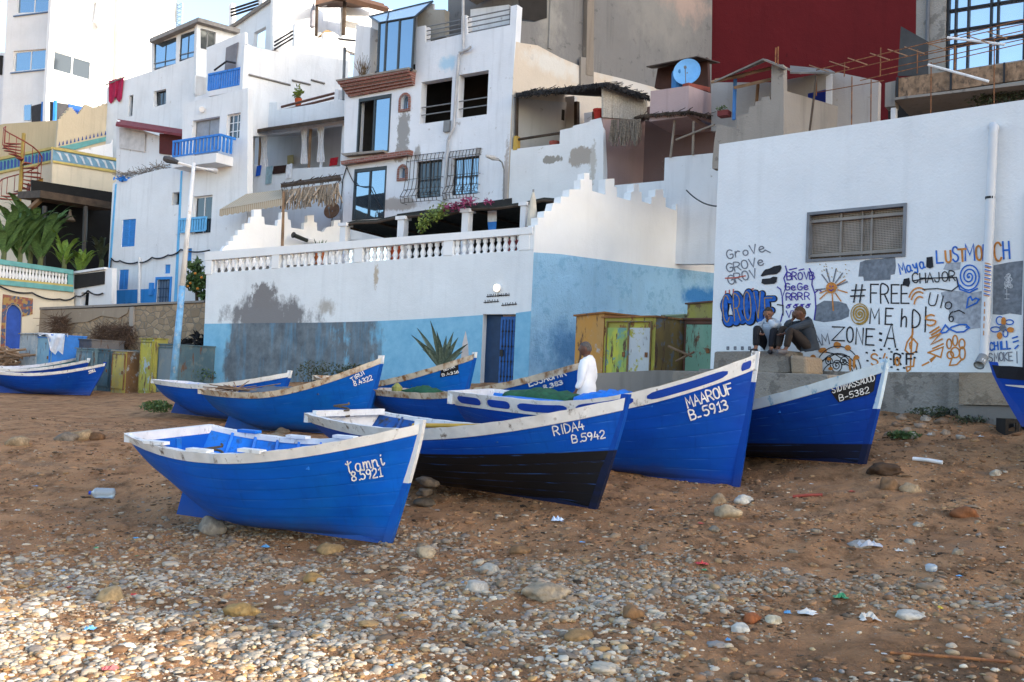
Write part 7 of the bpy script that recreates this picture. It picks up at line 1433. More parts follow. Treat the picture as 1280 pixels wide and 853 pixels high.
GB = flaky('grey_blue_tin', (.10, .17, .20), (.13, .20, .22), (.17, .22, .23)); GB2 = flaky('dark_grey_blue_tin', (.05, .10, .13), (.07, .13, .16), (.10, .14, .15)); GY = flaky('greyed_white_tin', (.30, .33, .35), (.24, .28, .31), (.36, .37, .37)); YT = flaky('yellow_tin', (.42, .33, .07), (.36, .28, .08), (.30, .28, .14)); BR = flaky('brown_flaking_tin', (.16, .08, .03), (.22, .11, .04), (.30, .30, .29)); YG = flaky('yellow_green_tin', (.40, .36, .05), (.30, .30, .06), (.30, .38, .42)); LB = flaky('light_blue_tin', (.16, .30, .40), (.2, .34, .42), (.25, .32, .36))
shed(22, 43, 418, 418, 470, 40.5, 'whitish grey tin shed, leftmost under the stone wall', GY, door=False); tt, pl_ = shed(43, 63, 419, 419.5, 470, 40, 'light blue shed with a white cloth thrown over its top', LB, BLUEP)
shed(85, 112, 424, 425.5, 470, 40.3, 'low grey brown shed right of the white cloth', flaky('grey_brown_tin', (.13, .12, .12), (.10, .10, .11), (.17, .15, .14)), door=False); shed(93, 116, 436, 437, 482, 38.6, 'grey blue tin shed, left one of a pair', GB); shed(118, 137, 437, 438, 484, 38.2, 'darker grey blue tin shed, right one of a pair', GB2)
shed(138.5, 156.5, 439, 440, 487, 37.4, 'yellow fronted tin shed with a flaking brown flank', YT, BR, 1.6, CONC); shed(173, 189.5, 424.5, 424, 490, 36.6, 'tallest tin shed, flaking yellow and blue', YG, flaky('yellow_side_tin', (.30, .28, .05), (.25, .23, .05), (.16, .12, .05)), .5); shed(195, 222, 431, 432, 490, 36.2, 'grey tin shed right behind the lamp post', flaky('plain_grey_tin', (.16, .20, .22), (.14, .19, .22), (.2, .22, .22)), GB2, 1.8)
cl = thing('thrown_cloth', 'white cloth thrown over the light blue shed', 'cloth', px3(pl_, 65, 425, .1)); vs = []; n = 12
for j in range(11):
    for i in range(n+1):
        f = i/n; yb_ = 441 if 4 < i < 11 else 425+6*math.sin(i); x = 47+38*f; y0_ = 416+1.5*f; k = j/10; vs.append(px3(pl_, x, y0_+(yb_-y0_+3*math.sin(i*2.1))*k*(.25 if i < 4 else 1), .12+.08*math.sin(i*1.7+j*.6)-.6*max(0, .2-k)))
MB().add(vs, [(j*(n+1)+i, j*(n+1)+i+1, (j+1)*(n+1)+i+1, (j+1)*(n+1)+i) for j in range(10) for i in range(n)]).build('cloth', CLOTHW, cl, smooth=True, fix=False)
rm = thing('rubbish_heap', 'brown heap of planks and rubbish at the foot of the arched door', 'heap', px3(pl_, 10, 455, .4)); mb = MB()
for k in range(40): q = px3(pl_, RNG.uniform(-6, 22), RNG.uniform(438, 460), RNG.uniform(0, .8)); d = RNG.normal(size=3)*np.array([.5, .3, .2]); mb.tube([q-d, q+d], .05, 4)
mb.build('planks', WOOD, rm)
dk = thing('dark_nets', 'black heap of nets between the grey shed and the terrace house', 'nets', px3(PW_, 240, 470, .8)); mb = MB(); rr = np.random.default_rng(5); leafcloud(mb, px3(PW_, 243, 452, .8), (.75, .4, 1.1), 700, .16, rr); mb.build('net_heap', simple('black_net', (.015, .016, .02), .95), dk)
for px, py, w, h, lab, mt in ((240, 468, .9, .35, 'green weeds at the foot of the black nets', LEAF), (196, 508, .42, .16, 'green bush beside the stern of the back boat', LEAF), (398, 466, .9, .4, 'green weeds along the terrace wall behind the cream rimmed boat', LEAFD), (440, 466, .6, .3, 'low weeds between two bows at the terrace wall', LEAFD)):
    g = np.array(at(px, py, 36.5 if px < 300 and py < 480 else (26 if px < 210 else 31))); t = thing('weeds', lab, 'weeds', tuple(g)); mb = MB(); leafcloud(mb, g, (w, .4, h), 620, .045, np.random.default_rng(int(px))); mb.build('leaves', mt, t); pass
# ---------------------------------------------------------------- street lamp
d_ = 34.0; lp = thing('street_lamp', 'tall street lamp with two arms, white above and blue paint below', 'street lamp', at(216, 478, d_)); b0, t0 = np.array(at(215.5, 490, d_)), np.array(at(242.5, 204, d_)); mid = b0+(t0-b0)*.46
MB().tube([b0, mid], [.13, .105], 10).build('lower_pole', simple('lamp_post_blue', (.16, .36, .58), .6, .25, 4, dirt=(.4, .45, .5), dirt_amt=.35), lp, smooth=True); MB().tube([mid, t0], [.10, .06], 10).build('upper_pole', WHITEM, lp, smooth=True)
MB().tube([np.array(at(205, 198, d_)), np.array(at(222, 203.5, d_)), np.array(at(242, 209, d_)), np.array(at(270, 214, d_+1.5))], .05, 6).build('arms', WHITEM, lp)
MB().tube([np.array(at(205, 198, d_)), np.array(at(210, 199.5, d_)), np.array(at(223, 203.5, d_))], [.09, .13, .07], 8).build('lamp_head', simple('dark_lamp_head', (.06, .06, .065), .5), lp); MB().tube([np.array(at(258, 212, d_+1)), np.array(at(270, 214, d_+1.5))], [.06, .1], 8).build('lamp_head', simple('pale_grey_metal', (.5, .5, .5), .5), lp)

# ---------------------------------------------------------------- white building with graffiti on the right
CD = np.array([.71, -.71])
PC = PL(985, 19.2, CD)
HCG = thing('graffiti_building', 'low white building on the right, its wall covered in graffiti', 'building', px3(PC, 1090, 466))
cwin = PC.rect(1009.5, 266, 1132, 321)
WALLC = plaster('graffiti_wall_white', (.73, .755, .775), dirt=(.5, .5, .5), amt=.1, streak=.13)
wall('front_wall', PC, [(899, 180.5), (1300, 122), (1420, 100), (1420, 530), (885, 530)], WALLC, HCG, holes=[cwin], thick=.3, D=7)
# mesh window
u0, u1, z0, z1 = bb(cwin); mb = MB(); f = .055
for a, b_, c_, d in ((u0, u1, z0, z0+f), (u0, u1, z1-f, z1), (u0, u0+f, z0+f, z1-f), (u1-f, u1, z0+f, z1-f)): mb.pbox(PC, a, b_, c_, d, -.12, .025)
wc = mb.build('window', simple('window_grey_paint', (.17, .18, .20), .6, .2), HCG)
mb = MB()
for k in (.33, .545, .64): mb.pbox(PC, u0+(u1-u0)*k, u0+(u1-u0)*k+.035, z0+f, z1-f, -.10, -.07)
mb.pbox(PC, u0+f, u1-f, z1-.2, z1-.15, -.09, -.04); mb.pbox(PC, u0+f, u1-f, z0+.10, z0+.15, -.09, -.04); mb.build('inner_bars', simple('taupe_bars', (.24, .22, .2), .7), wc)
mb = MB()
for k in range(64): u = u0+f+(u1-u0-2*f)*(k+.5)/64; mb.pbox(PC, u-.006, u+.006, z0+f, z1-f, -.125, -.116)
for k in range(27): z = z0+f+(z1-z0-2*f)*(k+.5)/27; mb.pbox(PC, u0+f, u1-f, z-.006, z+.006, -.116, -.108)
mb.build('wire_mesh', simple('taupe_mesh', (.34, .30, .26), .8), wc); MB().pbox(PC, u0, u1, z0, z1, -.26, -.24).build('pane', simple('dusty_dark_pane', (.10, .085, .07), .6), wc)
# drain pipe with painted marks
mb = MB(); mb.tube([px3(PC, 1241, 158, .0), px3(PC, 1243, 160, .12), px3(PC, 1241.5, 168, .13), px3(PC, 1230.5, 440, .13), px3(PC, 1229, 448, .16), px3(PC, 1224, 456, .30)], .075, 12, False); pip = mb.build('drain_pipe', simple('pale_plastic_pipe', (.55, .57, .6), .45, .06), HCG, smooth=True)
mb = MB(); mb.tube([px3(PC, 1229.5, 446, .15), px3(PC, 1226, 452, .22), px3(PC, 1223.5, 457, .31)], .085, 12, False); mb.build('pipe_elbow', GREYM, pip, smooth=True)
MB().tube([px3(PC, 1237.8, 246, .13), px3(PC, 1237.7, 249, .13)], .08, 12).build('pipe_collar', BLACKM, pip)
slab('concrete_footing', PC, [(885, 520), (886, 462), (1100, 466), (1212, 466.5), (1300, 467), (1420, 468), (1420, 560), (885, 560)], 0.0, .35, plaster('footing_concrete', (.27, .245, .215), dirt=(.15, .135, .12), amt=.85, streak=.8, bmp=.9, var=.22), HCG)
slab('footing_block', PC.shift(.35), [(1205, 506), (1205, 466.8), (1300, 467.5), (1300, 508)], 0, .22, plaster('tan_concrete', (.30, .235, .17), dirt=(.2, .155, .11), amt=.8, streak=.5, bmp=.9, var=.25), HCG)
slab('footing_base', PC.shift(.35), [(1203, 560), (1203, 507), (1320, 509), (1320, 560)], -.02, .18, plaster('dark_footing', (.22, .2, .175), amt=.3, streak=.4), HCG)
# dark doorway at the right edge, blue painted edge
slab('dark_door', PC, [(1279, 466), (1283, 240), (1340, 230), (1340, 466)], 0, .04, simple('blue_black_door', (.012, .014, .03), .6), HCG)
# ------ graffiti, painted in brush strokes on the wall
PG_ = Paint(surfPL(PC)); SPB = paint_mat('black_spray', (.016, .017, .022)); SPG = paint_mat('grey_roller_paint', (.16, .18, .21)); SPBL = paint_mat('blue_spray', (.02, .13, .50)); SPP = paint_mat('purple_marker', (.05, .03, .28)); SPO = paint_mat('orange_spray', (.52, .20, .04)); SPY = paint_mat('gold_spray', (.36, .22, .05)); SPF = paint_mat('faded_grey_spray', (.16, .17, .2)); SPL = paint_mat('pale_grey_wash', (.34, .36, .40)); SPR = paint_mat('red_spray', (.45, .10, .07)); SPC = paint_mat('cobalt_bubble_paint', (.012, .10, .42))
rg = random.Random(11)
def blobpx(cx, cy, rx, ry, n=34, ragged=.10, sq=3.0):
    o = []
    for i in range(n):
        a = 2*math.pi*i/n; ca, sa = math.cos(a), math.sin(a); k = 1/((abs(ca)**sq+abs(sa)**sq)**(1/sq)); k *= 1+rg.uniform(-ragged, ragged); o.append((cx+rx*ca*k, cy+ry*sa*k))
    return o
def gp(name, mat, lines=None, w=1.5, blobs=None, layer=0, single=False):
    if blobs and not single and not lines and not name.startswith('bubble'):
        for b_ in blobs: gp(name.rstrip('s') if name.endswith('words') is False else 'blacked_out_word', mat, None, w, [b_], layer, True)
        return
    mb = MB()
    if blobs:
        for b_ in blobs: PG_.blob(b_, mb, .002+.012*layer)
    if lines: PG_.strokes(lines, w, mb, .003+.012*layer)
    return mb.build(name, mat, HCG, fix=False) if mb.f else None
def circ(cx, cy, rx, ry=None, a0=0, a1=6.2832, n=20): ry = ry or rx; return [(cx+rx*math.cos(a0+(a1-a0)*i/n), cy+ry*math.sin(a0+(a1-a0)*i/n)) for i in range(n+1)]
def spiral(cx, cy, r, turns, n=60, ky=1.15): return [(cx+r*(i/n)*math.cos(i/n*turns*6.283), cy+ky*r*(i/n)*math.sin(i/n*turns*6.283)) for i in range(n+1)]
T_ = lambda *a, **k: text_strokes(*a, jitter=.5, **k)
# painted out patches
gp('painted_out_patch', SPG, blobs=[[(1073, 346), (1075, 328), (1082, 325.5), (1092, 324), (1101, 324), (1113, 321), (1119, 322), (1120, 333), (1118.5, 343), (1113.5, 344), (1113, 350), (1104, 350.5), (1096, 351), (1080, 351.5), (1079, 346)],
   [(1018, 401), (1020, 382), (1030, 376), (1048, 377), (1058, 380), (1062, 388), (1061, 396), (1052, 400), (1040, 402), (1030, 403)], [(1241, 393), (1242, 332), (1252, 330), (1262, 328), (1279, 326), (1277, 394), (1262, 392), (1252, 394)]])
gp('painted_out_patch', SPL, blobs=[[(1179, 337), (1183, 329), (1201, 328), (1200, 337), (1190, 339)], [(1176, 366), (1188, 363), (1216, 366), (1238, 362), (1239, 384), (1226, 402), (1206, 408), (1190, 402), (1186, 388), (1180, 378)], [(1018, 470), (1019, 430), (1040, 428), (1060, 470)] if False else [(1208, 395), (1238, 390), (1237, 408), (1212, 412)]])
gp('graffiti_words', SPF, T_('GroVe', 909.5, 324, 957, 314, 11)+T_('GROVe', 909, 341, 956, 331, 10.5)+[[(957, 313), (963, 316)]]+T_('GROV', 911.5, 357, 947, 346.5, 11.5), 1.4)
gp('red_scrawl', SPR, [[(907, 348), (920, 347.5), (932, 345)], [(907, 369), (907.5, 364)], [(912, 368), (912, 363)], [(917, 367), (917, 362)], [(938, 363), (942, 361)]], 1.5)
gp('blacked_out_words', SPB, blobs=[[(951, 345), (955, 339), (957, 337), (962, 336), (968, 333), (976, 331.5), (977.5, 335), (975, 340), (971, 343), (960, 344), (953, 346)], [(952, 354), (953, 349), (963, 348), (967, 346), (972, 346.5), (971, 353), (968, 355), (956, 356)], [(1158, 334), (1158.5, 322), (1166, 321), (1167, 334), (1163, 336)], [(1128.5, 355), (1130, 349), (1137, 347.5), (1138, 354), (1136, 359), (1131, 357)]])
# bubble word
CL = [('C', 907, 404, 8, 33), ('R', 921, 402.5, 8, 32), ('O', 933.5, 402, 9, 36), ('V', 946.5, 400, 8.5, 33), ('E', 959.5, 405, 10.5, 31)]
def bubble(w): 
    o = []
    for ch, x, y, ww, h in CL: o += text_strokes(ch, x, y, x+ww, y-.4, h)
    return o
def dots(r, step=1.1):
    o = []
    for ln in bubble(1):
        ln = [np.array(q) for q in ln]
        for a, b_ in zip(ln[:-1], ln[1:]):
            n = max(1, int(np.linalg.norm(b_-a)/step))
            for i in range(n): q = a+(b_-a)*i/n; o.append(circ(q[0], q[1], r*(.92+.16*math.sin(q[1]*.3)), None, 0, 6.2832, 12)[:-1])
    return o
gp('bubble_outline', SPB, None, 1, dots(5.7)); gp('bubble_fill', SPC, None, 1, dots(4.1), layer=1.3); gp('bubble_highlights', SPY, [[(x-1.4, y-1) for x, y in l] for l in bubble(1)], 1.1, layer=2.6)
gp('bubble_dash', SPB, [[(901, 380), (905, 380.5)], [(972, 381), (979, 382), (979, 394)], [(903, 400), (909, 403)]], 1.5)
rows = [('BROVB', 984, 350, 1018, 349, 9), ('GeGe', 982, 363, 1011, 362, 8.5), ('RRRR', 983, 375.5, 1012, 375, 8.5), ('qqqq', 983, 386, 1014, 384.5, 6), ('VVV', 983, 397, 1006, 396, 8.5), ('CeeE', 982, 409, 1012, 408, 8)]
gp('purple_words', SPP, sum([T_(*r) for r in rows], []), 1.35)
gp('purple_border', SPP, [[(982, 333), (984, 340), (980, 348), (983, 358), (978, 372), (976, 362), (972, 359)], [(978, 372), (979, 390), (976, 402)], [(1012, 336), (1016, 345), (1015, 356), (1019, 368), (1020, 384), (1018, 400)], [(1019, 366), (1024, 362), (1027, 365)], [(987, 337.5), (996, 335.5)], [(999, 338), (1005, 336.5)]], 1.5)
# sun
gp('sun_rays', SPF, [[(1040+8.5*math.cos(a), 360.5+8.5*math.sin(a)), (1040+r*math.cos(a), 360.5+r*math.sin(a))] for a, r in ((-2.2, 21), (-1.85, 25), (-1.35, 24), (-.95, 23), (-.4, 21), (3.05, 20))], 1.6)
gp('sun_rays', SPO, [[(1040+8*math.cos(a), 360.5+8*math.sin(a)), (1040+r*math.cos(a), 360.5+r*math.sin(a))] for a, r in ((.28, 20), (.95, 20), (1.5, 28), (2.4, 20), (2.75, 16), (-.55, 20))], 1.5)
gp('sun_disc', SPO, [spiral(1040, 360.5, 6.5, 5, 60, 1.05)], 2.0, layer=1); gp('sun_face', SPP, [[(1038.5, 358), (1038.6, 359)], [(1042, 358), (1042, 359)], [(1037.5, 362.5), (1040, 364), (1042.5, 362)]], 1.2, layer=1.6)
gp('big_letters', SPB, T_('#', 1063.5, 377.5, 1080, 378, 22)+T_('FREE', 1088.5, 379, 1137, 379.5, 23)+T_('M', 1087.5, 404.5, 1100, 405, 19)+T_('E', 1107, 405.5, 1117, 406, 20)+T_('h', 1125.5, 408.5, 1134, 409, 22)+T_('D', 1140, 410, 1150, 410.5, 21)+[[(1157.5, 384), (1156.5, 415)]]
   +T_('Z', 1040, 425.5, 1056, 426, 17)+T_('O', 1058.5, 428, 1067, 428, 19)+T_('N', 1070, 430, 1079, 430.5, 20)+T_('E', 1082, 431.5, 1093, 432, 20)+T_('A', 1106, 433, 1120, 434, 29), 1.8)
gp('small_black_words', SPB, T_('UIo', 1159.5, 381, 1191, 388, 15)+T_('6', 1186.5, 402, 1193, 402, 12)+[[(1193, 390), (1199, 388), (1206, 392)]]+T_('CHAJOR', 1141, 354, 1195, 351.5, 12)+[[(1141, 351.5), (1160, 348), (1196, 347)], [(1196, 347), (1198, 358), (1190, 364), (1172, 361), (1154, 362)]], 1.4)
gp('dots', SPB, [[(1100, 417), (1101.5, 417.5)], [(1100, 425), (1101.5, 425.5)]], 3); gp('faded_word', SPF, T_('AM', 1019, 433, 1038, 430, 13), 1.5)
for i in range(4): gp('faded_square', SPF, [[(909+i*9, 434), (911+i*9, 434), (911+i*9, 437), (909+i*9, 437), (909+i*9, 434)]], 1.5)
gp('blue_word', SPBL, T_('Maya', 1126, 342.5, 1157, 334.5, 13), 1.9)
gp('blue_letters', SPBL, T_('L', 1171, 329, 1180, 328.5, 15)+T_('S', 1191.5, 327, 1199, 326.5, 18)+T_('M', 1206.5, 326, 1219, 325.5, 20)+T_('L', 1229, 325, 1236, 325, 19), 2.1); gp('blue_letters', SPBL, T_('H', 1255, 324, 1263, 323.5, 21), 2.3); gp('orange_letters', SPO, T_('U', 1183, 328, 1190, 327.5, 14)+T_('T', 1198.5, 326.5, 1208, 326, 15)+T_('O', 1220.5, 326, 1228, 325.5, 18)+T_('C', 1244, 327, 1253, 326.5, 23), 2.5)
gp('blue_spiral', SPBL, [spiral(1211.5, 346, 14.5, 3.4, 70, 1.22), [(1196.5, 349), (1200, 362), (1212, 366), (1222, 361)]], 1.8); gp('blue_heart', SPBL, [[(1208.5, 385), (1210.5, 373), (1213.5, 371), (1215.5, 375.5), (1220, 373), (1224, 374.5), (1221, 379), (1208.5, 385)]], 2.0)
gp('orange_arcs', SPO, [circ(1149, 378, 13, 18, 3.5, 5.3, 10), circ(1149, 380, 10, 15, 3.5, 5.2, 10), circ(1150, 382, 7, 11, 3.3, 5.2, 8)], 1.9)
gp('gold_spiral', SPY, [spiral(1075, 393, 10.5, 3.3, 60, 1.15)], 2.1); gp('gold_ring', SPY, [circ(1075, 393, 11, 13)], 1.2)
gp('fish', SPBL, [[(1175, 417.5), (1182, 406.5), (1186, 411), (1196, 415.5), (1205, 415), (1212, 410), (1208, 406), (1200, 406), (1190, 409), (1183, 415.5), (1175, 417)], [(1208, 409), (1209, 409.6)]], 1.9)
gp('orange_letters', SPO, T_('S', 1160, 408, 1172, 405, 13)+[[(1163, 416), (1174, 409)], [(1165, 419), (1176, 412)]]+[[(1163, 423), (1176, 417)], [(1176, 417), (1164, 431), (1178, 424)], [(1166, 436), (1179, 430)], [(1160, 441), (1179, 434), (1176, 447), (1161, 441)], [(1163, 450), (1170, 445), (1164, 452)], [(1153, 457), (1161, 453)]], 2.1)
gp('treble_clef', SPO, [[(1141, 407), (1141, 418), (1134, 428), (1131.5, 438), (1137, 443), (1145, 440), (1147, 430), (1142, 424), (1137, 430), (1138, 436)], [(1141, 407), (1139, 440), (1138, 462), (1134, 465), (1133, 459), (1142, 458), (1143, 448)]], 2.0)
gp('orange_flower', SPO, [circ(1194, 441, 5.5, 6.5), circ(1186.5, 430, 3, 6), circ(1194, 426, 3, 6.5), circ(1202.5, 430, 3.6, 6), circ(1203, 442, 3.5, 8), circ(1188, 444, 4, 4.5), [(1190, 448), (1187, 457), (1196, 456), (1203, 449)]], 1.9)
gp('dotted_letters', SPO, T_('S', 1089, 456.5, 1098, 456, 14)+T_('4', 1104, 453, 1111, 453, 11), 2.0); gp('dotted_letters', SPB, T_('R', 1118, 456, 1127, 456, 13)+T_('F', 1133, 456, 1142, 456, 13), 2.1)
for x, y in ((1083, 441), (1092, 438), (1101, 437), (1111, 436), (1121, 437), (1084, 451), (1100, 448), (1102, 458), (1114, 440), (1113, 449), (1114, 459), (1128, 442), (1143, 447), (1145, 440), (1130, 460), (1122, 462)): gp('paint_dot', SPB, [[(x, y), (x+1.3, y+.3)]], 2.1)
gp('dotted_letters', SPO, [circ(1122, 452, 2.5, 5)], 2)
gp('dome_outline', SPB, [circ(1048, 467, 29, 34, 3.2, 6.2, 22), circ(1048, 467, 24, 25, 3.3, 6.1, 18), circ(1048, 468, 19, 15, 3.3, 6.1, 14), spiral(1046, 457, 8, 2.5, 30), spiral(1055, 452, 6, 2, 26), spiral(1036, 452, 5, 2, 26), [(1030, 440), (1062, 446)], [(1026, 452), (1044, 443), (1066, 458)]], 1.2)
gp('dome_dashes', SPO, blobs=[blobpx(x, y, r1, r2, 12, .12, 2) for x, y, r1, r2 in ((1047, 431.5, 5, 4), (1029, 438, 5.5, 3.5), (1017, 448, 4, 4.5), (1060, 435, 4, 3.5), (1071, 447, 3.5, 3), (1063, 456, 2, 8), (1068, 455, 1.8, 7), (1037, 449, 3, 2), (1039, 461, 3, 2.2), (1024, 466, 3, 2))], layer=1)
gp('small_flower', SPBL, [circ(1244.5, 412, 6, 3.2), circ(1250, 401, 4.5, 5), circ(1262, 403, 5, 3), circ(1257, 417, 3, 4.5)], 1.5); gp('small_flower', SPO, blobs=[blobpx(1255, 402, 3.2, 5.5, 14, .05, 2), blobpx(1263.5, 412.5, 4.5, 3.5, 14, .05, 2), blobpx(1250, 420, 3.4, 4.6, 14, .05, 2)], layer=1); gp('small_flower', SPF, [spiral(1254, 410.5, 4, 3, 20)], 1.6, layer=1.5)
gp('blue_word', SPBL, T_('CHILL', 1238, 438, 1264, 436, 9.5)+[[(1266, 423), (1272, 421)], [(1267, 428), (1273, 426)], [(1269, 436), (1273, 432)]], 1.9); gp('grey_word', SPF, T_('SMOKE', 1237, 452.5, 1267, 450.5, 10.5)+[[(1271, 440), (1271.5, 454)]], 1.3)
gp('tree_stencil', paint_mat('chalky_white', (.5, .52, .55)), [circ(1259+rg.uniform(-5, 5), 352+rg.uniform(-8, 8), rg.uniform(1, 3), None, 0, 6.28, 7) for _ in range(14)]+[[(1259, 362), (1259, 374)], [(1256, 374), (1262, 374)], [(1257, 368), (1262, 368)]], .8, layer=1)
for _ in range(22):
    x, y = 1022+rg.uniform(0, 40), 330+rg.uniform(0, 18); gp('paint_speck', SPY, [[(x, y), (x+.8, y+.6)]], .9)
# marks painted across the pipe
pd = PC.shift(.208); PP = Paint(surfPL(pd))
for y in range(332, 372, 5): PP.strokes([[(1231.5-(y-330)*.035, y), (1239-(y-330)*.035, y+2)]], 1.2).build('pipe_mark', SPBL, pip, fix=False)
for y in range(329, 372, 5): PP.strokes([[(1231.5-(y-330)*.035, y), (1238-(y-330)*.035, y+1.5)]], 1.2).build('pipe_mark', SPO, pip, fix=False)
for y in range(378, 420, 9): PP.strokes([[(1232.5-(y-330)*.03, y), (1232.3-(y-330)*.03, y+5)]], 1.2).build('pipe_mark', SPO, pip, fix=False)

# ---------------------------------------------------------------- concrete ledge with rocks in front of the wall, and a green tin shed behind it
PLd = PC.shift(.36); BLK = plaster('rough_concrete_block', (.27, .235, .195), dirt=(.15, .13, .11), amt=.85, streak=.3, bmp=1.0, var=.25)
def lump(name, label, pl, pts, o0, o1, mat, cat='block'):
    o = MB().prism(pl, pl.poly(pts), o0, o1).build(name, mat, label=label, cat=cat); m = o.modifiers.new('b', 'BEVEL'); m.width = .05; m.segments = 2; return o
lump('concrete_ledge', 'long low concrete ledge behind the tallest bow, carrying rough blocks', PLd, [(860, 508), (868, 466), (945, 466), (1060, 470), (1062, 520), (860, 530)], 0, .75, BLK, 'ledge')
lump('concrete_block', 'rough broad concrete block the two seated men sit on', PLd, [(912, 468), (914, 441.5), (1006, 440.5), (1009, 468)], .03, .62, BLK)
lump('concrete_block', 'squared tan concrete block right of the seated men', PLd, [(1011, 470), (1009, 446), (1030, 448), (1031, 470)], .03, .66, plaster('tan_block', (.32, .24, .165), amt=.4, bmp=.8))
mo = thing('earth_mound', 'low mound of reddish earth and rubble against the concrete footing', 'mound', tuple(at(1165, 520, 15.9))) if False else None
for px, py, d, w, h, lab, mt in ((1185, 524, 16.3, .95, .10, 'dark green weeds along the foot of the graffiti wall', LEAFD), (1235, 538, 15.2, .35, .08, 'sparse weeds below the tan footing block', LEAFD)):
    pass
for px, py, w, h, n, lab, mt in ((1150, 512, .35, .1, 320, 'bright green weeds at the left foot of the graffiti wall footing', LEAF), (1190, 520, .75, .10, 520, 'dark weeds trailing along the earth bank by the footing', LEAFD), (1228, 529, .5, .07, 260, 'sparse weeds below the tan footing block', LEAFD), (1133, 549, .28, .07, 420, 'small green tuft on the sand in front of the rubble', LEAF)):
    g = G(px, py); t = thing('weeds', lab, 'weeds', tuple(g)); mb = MB(); leafcloud(mb, g+np.array([0, .1, .05]), (w, .22, h), n, .035, np.random.default_rng(int(px))); mb.build('leaves', mt, t)
# rusty sheds by the blue wall
YS = flaky('mustard_shed_tin', (.47, .42, .06), (.36, .32, .06), (.24, .10, .03), .5); OS = flaky('orange_rust_tin', (.33, .14, .03), (.25, .10, .03), (.22, .08, .03), .4); YP = flaky('yellow_green_panel', (.52, .50, .06), (.30, .40, .10), (.16, .32, .26), .45); WP = flaky('white_peeled_panel', (.55, .56, .56), (.50, .52, .53), (.40, .36, .06), .45); GP = flaky('mint_panel', (.20, .38, .27), (.24, .42, .30), (.20, .12, .07), .5); RB = flaky('red_brown_tin', (.12, .05, .03), (.15, .06, .035), (.09, .05, .035), .4); RO = flaky('olive_rust_side', (.17, .11, .04), (.22, .14, .04), (.14, .15, .16), .5)
tb_, pb_ = shed(717, 752, 396, 392, 478, 25.2, 'orange rusty flank of tin shed nearest the man in white', flaky('orange_white_tin', (.52, .25, .05), (.48, .26, .08), (.44, .42, .40), .35, 1.3), OS, 2.4, OS, 'rusty_shed', False, group='rusty sheds by the blue wall')
shed(752, 817, 398, 397, 481, 24.6, 'mustard yellow tin shed with one yellow and one peeling white door', YS, RO, 2.6, OS, 'rusty_shed', 2, group='rusty sheds by the blue wall', panel=[YP, WP])
shed(853, 893, 400, 400, 470, 24.6, 'mint green doored shed with red brown top next to the graffiti wall', RB, RB, 2.0, RB, 'rusty_shed', 1, group='rusty sheds by the blue wall', panel=[GP]); shed(828, 893, 396, 393, 440, 28.2, 'pale green flat shed top behind the mint doored shed', flaky('pale_green_tin', (.24, .34, .22), (.28, .36, .24), (.2, .13, .08), .4), None, 1.5, None, 'rusty_shed', False, group='rusty sheds by the blue wall'); shed(858, 892, 381, 378, 420, 27.4, 'small olive yellow shed topmost against the blue wall', flaky('olive_yellow_tin', (.33, .30, .06), (.30, .27, .08), (.18, .12, .05), .5), flaky('olive_dark_tin', (.16, .12, .05), (.2, .15, .05), (.1, .06, .03)), 1.2, RB, 'rusty_shed', False, group='rusty sheds by the blue wall')
for k, (a, b_) in enumerate((((835, 433), (865, 446)), ((845, 452), (868, 440)))): MB().tube([at(*a, 23.8), at(*b_, 23.6)], .03, 5).build('plank', WOOD, label=('thin plank leaning against the rusty flank, upper end left', 'thin plank leaning against the rusty flank, upper end right')[k], cat='plank')
slab('retaining_kerb', PL(800, 22.6, (1, -.05)), [(740, 492), (742, 467), (820, 463), (885, 464), (885, 500)], -.6, 0, CONC, thing('concrete_kerb', 'grey concrete kerb running in front of the rusty sheds', 'kerb', at(800, 480, 22.6)))

# ---------------------------------------------------------------- agave, surfboard, small things
ag = thing('agave', 'big grey green agave behind the bow with the black name plate', 'plant', at(553, 470, 27.5)); b0 = np.array(at(553, 462, 27.3)); AG = leafmat('agave_leaf', (.055, .085, .06), (.12, .16, .12)); mb = MB()
for (x, y) in ((514, 419), (521, 410), (538, 401), (546, 414), (558, 420), (567, 415), (573, 422), (528, 437), (536, 445), (585, 430), (579, 440), (550, 425), (526, 428), (563, 432)):
    tip = np.array(at(x, y, 27.2+RNG.uniform(-.5, .5))); mid = (b0*.45+tip*.55)+np.array([0, 0, .12]); v = tip-b0; sd = np.cross(v, [0, 1, 0]); sd /= np.linalg.norm(sd); S = 10; vs = []
    for i in range(S+1):
        f = i/S; p = b0*(1-f)**2+2*mid*f*(1-f)+tip*f*f; w = .085*(1-f**1.7)*(.55+.9*f*(1-f)*2)+.004; vs += [p-sd*w+np.array([0, -.03, 0]), p+np.array([0, .03, 0]), p+sd*w+np.array([0, -.03, 0])]
    mb.add(vs, [(3*i+j, 3*i+j+1, 3*i+j+4, 3*i+j+3) for i in range(S) for j in (0, 1)])
mb.build('leaves', AG, ag, fix=False, smooth=True)
sf = MB(); q = [np.array(at(x, y, 27.9)) for x, y in ((581, 478), (576, 450), (578, 430), (582, 414), (585, 430), (586, 450), (587, 478))]; sf.add(q+[p+np.array([0, .08, 0]) for p in q], [tuple(range(7)), tuple(range(7, 14))[::-1]]+[(i, (i+1) % 7, (i+1) % 7+7, i+7) for i in range(7)]); sf.build('surfboard', simple('greyish_board', (.5, .47, .46), .5), label='pale narrow board leaning on the blue wall beside the agave', cat='board')
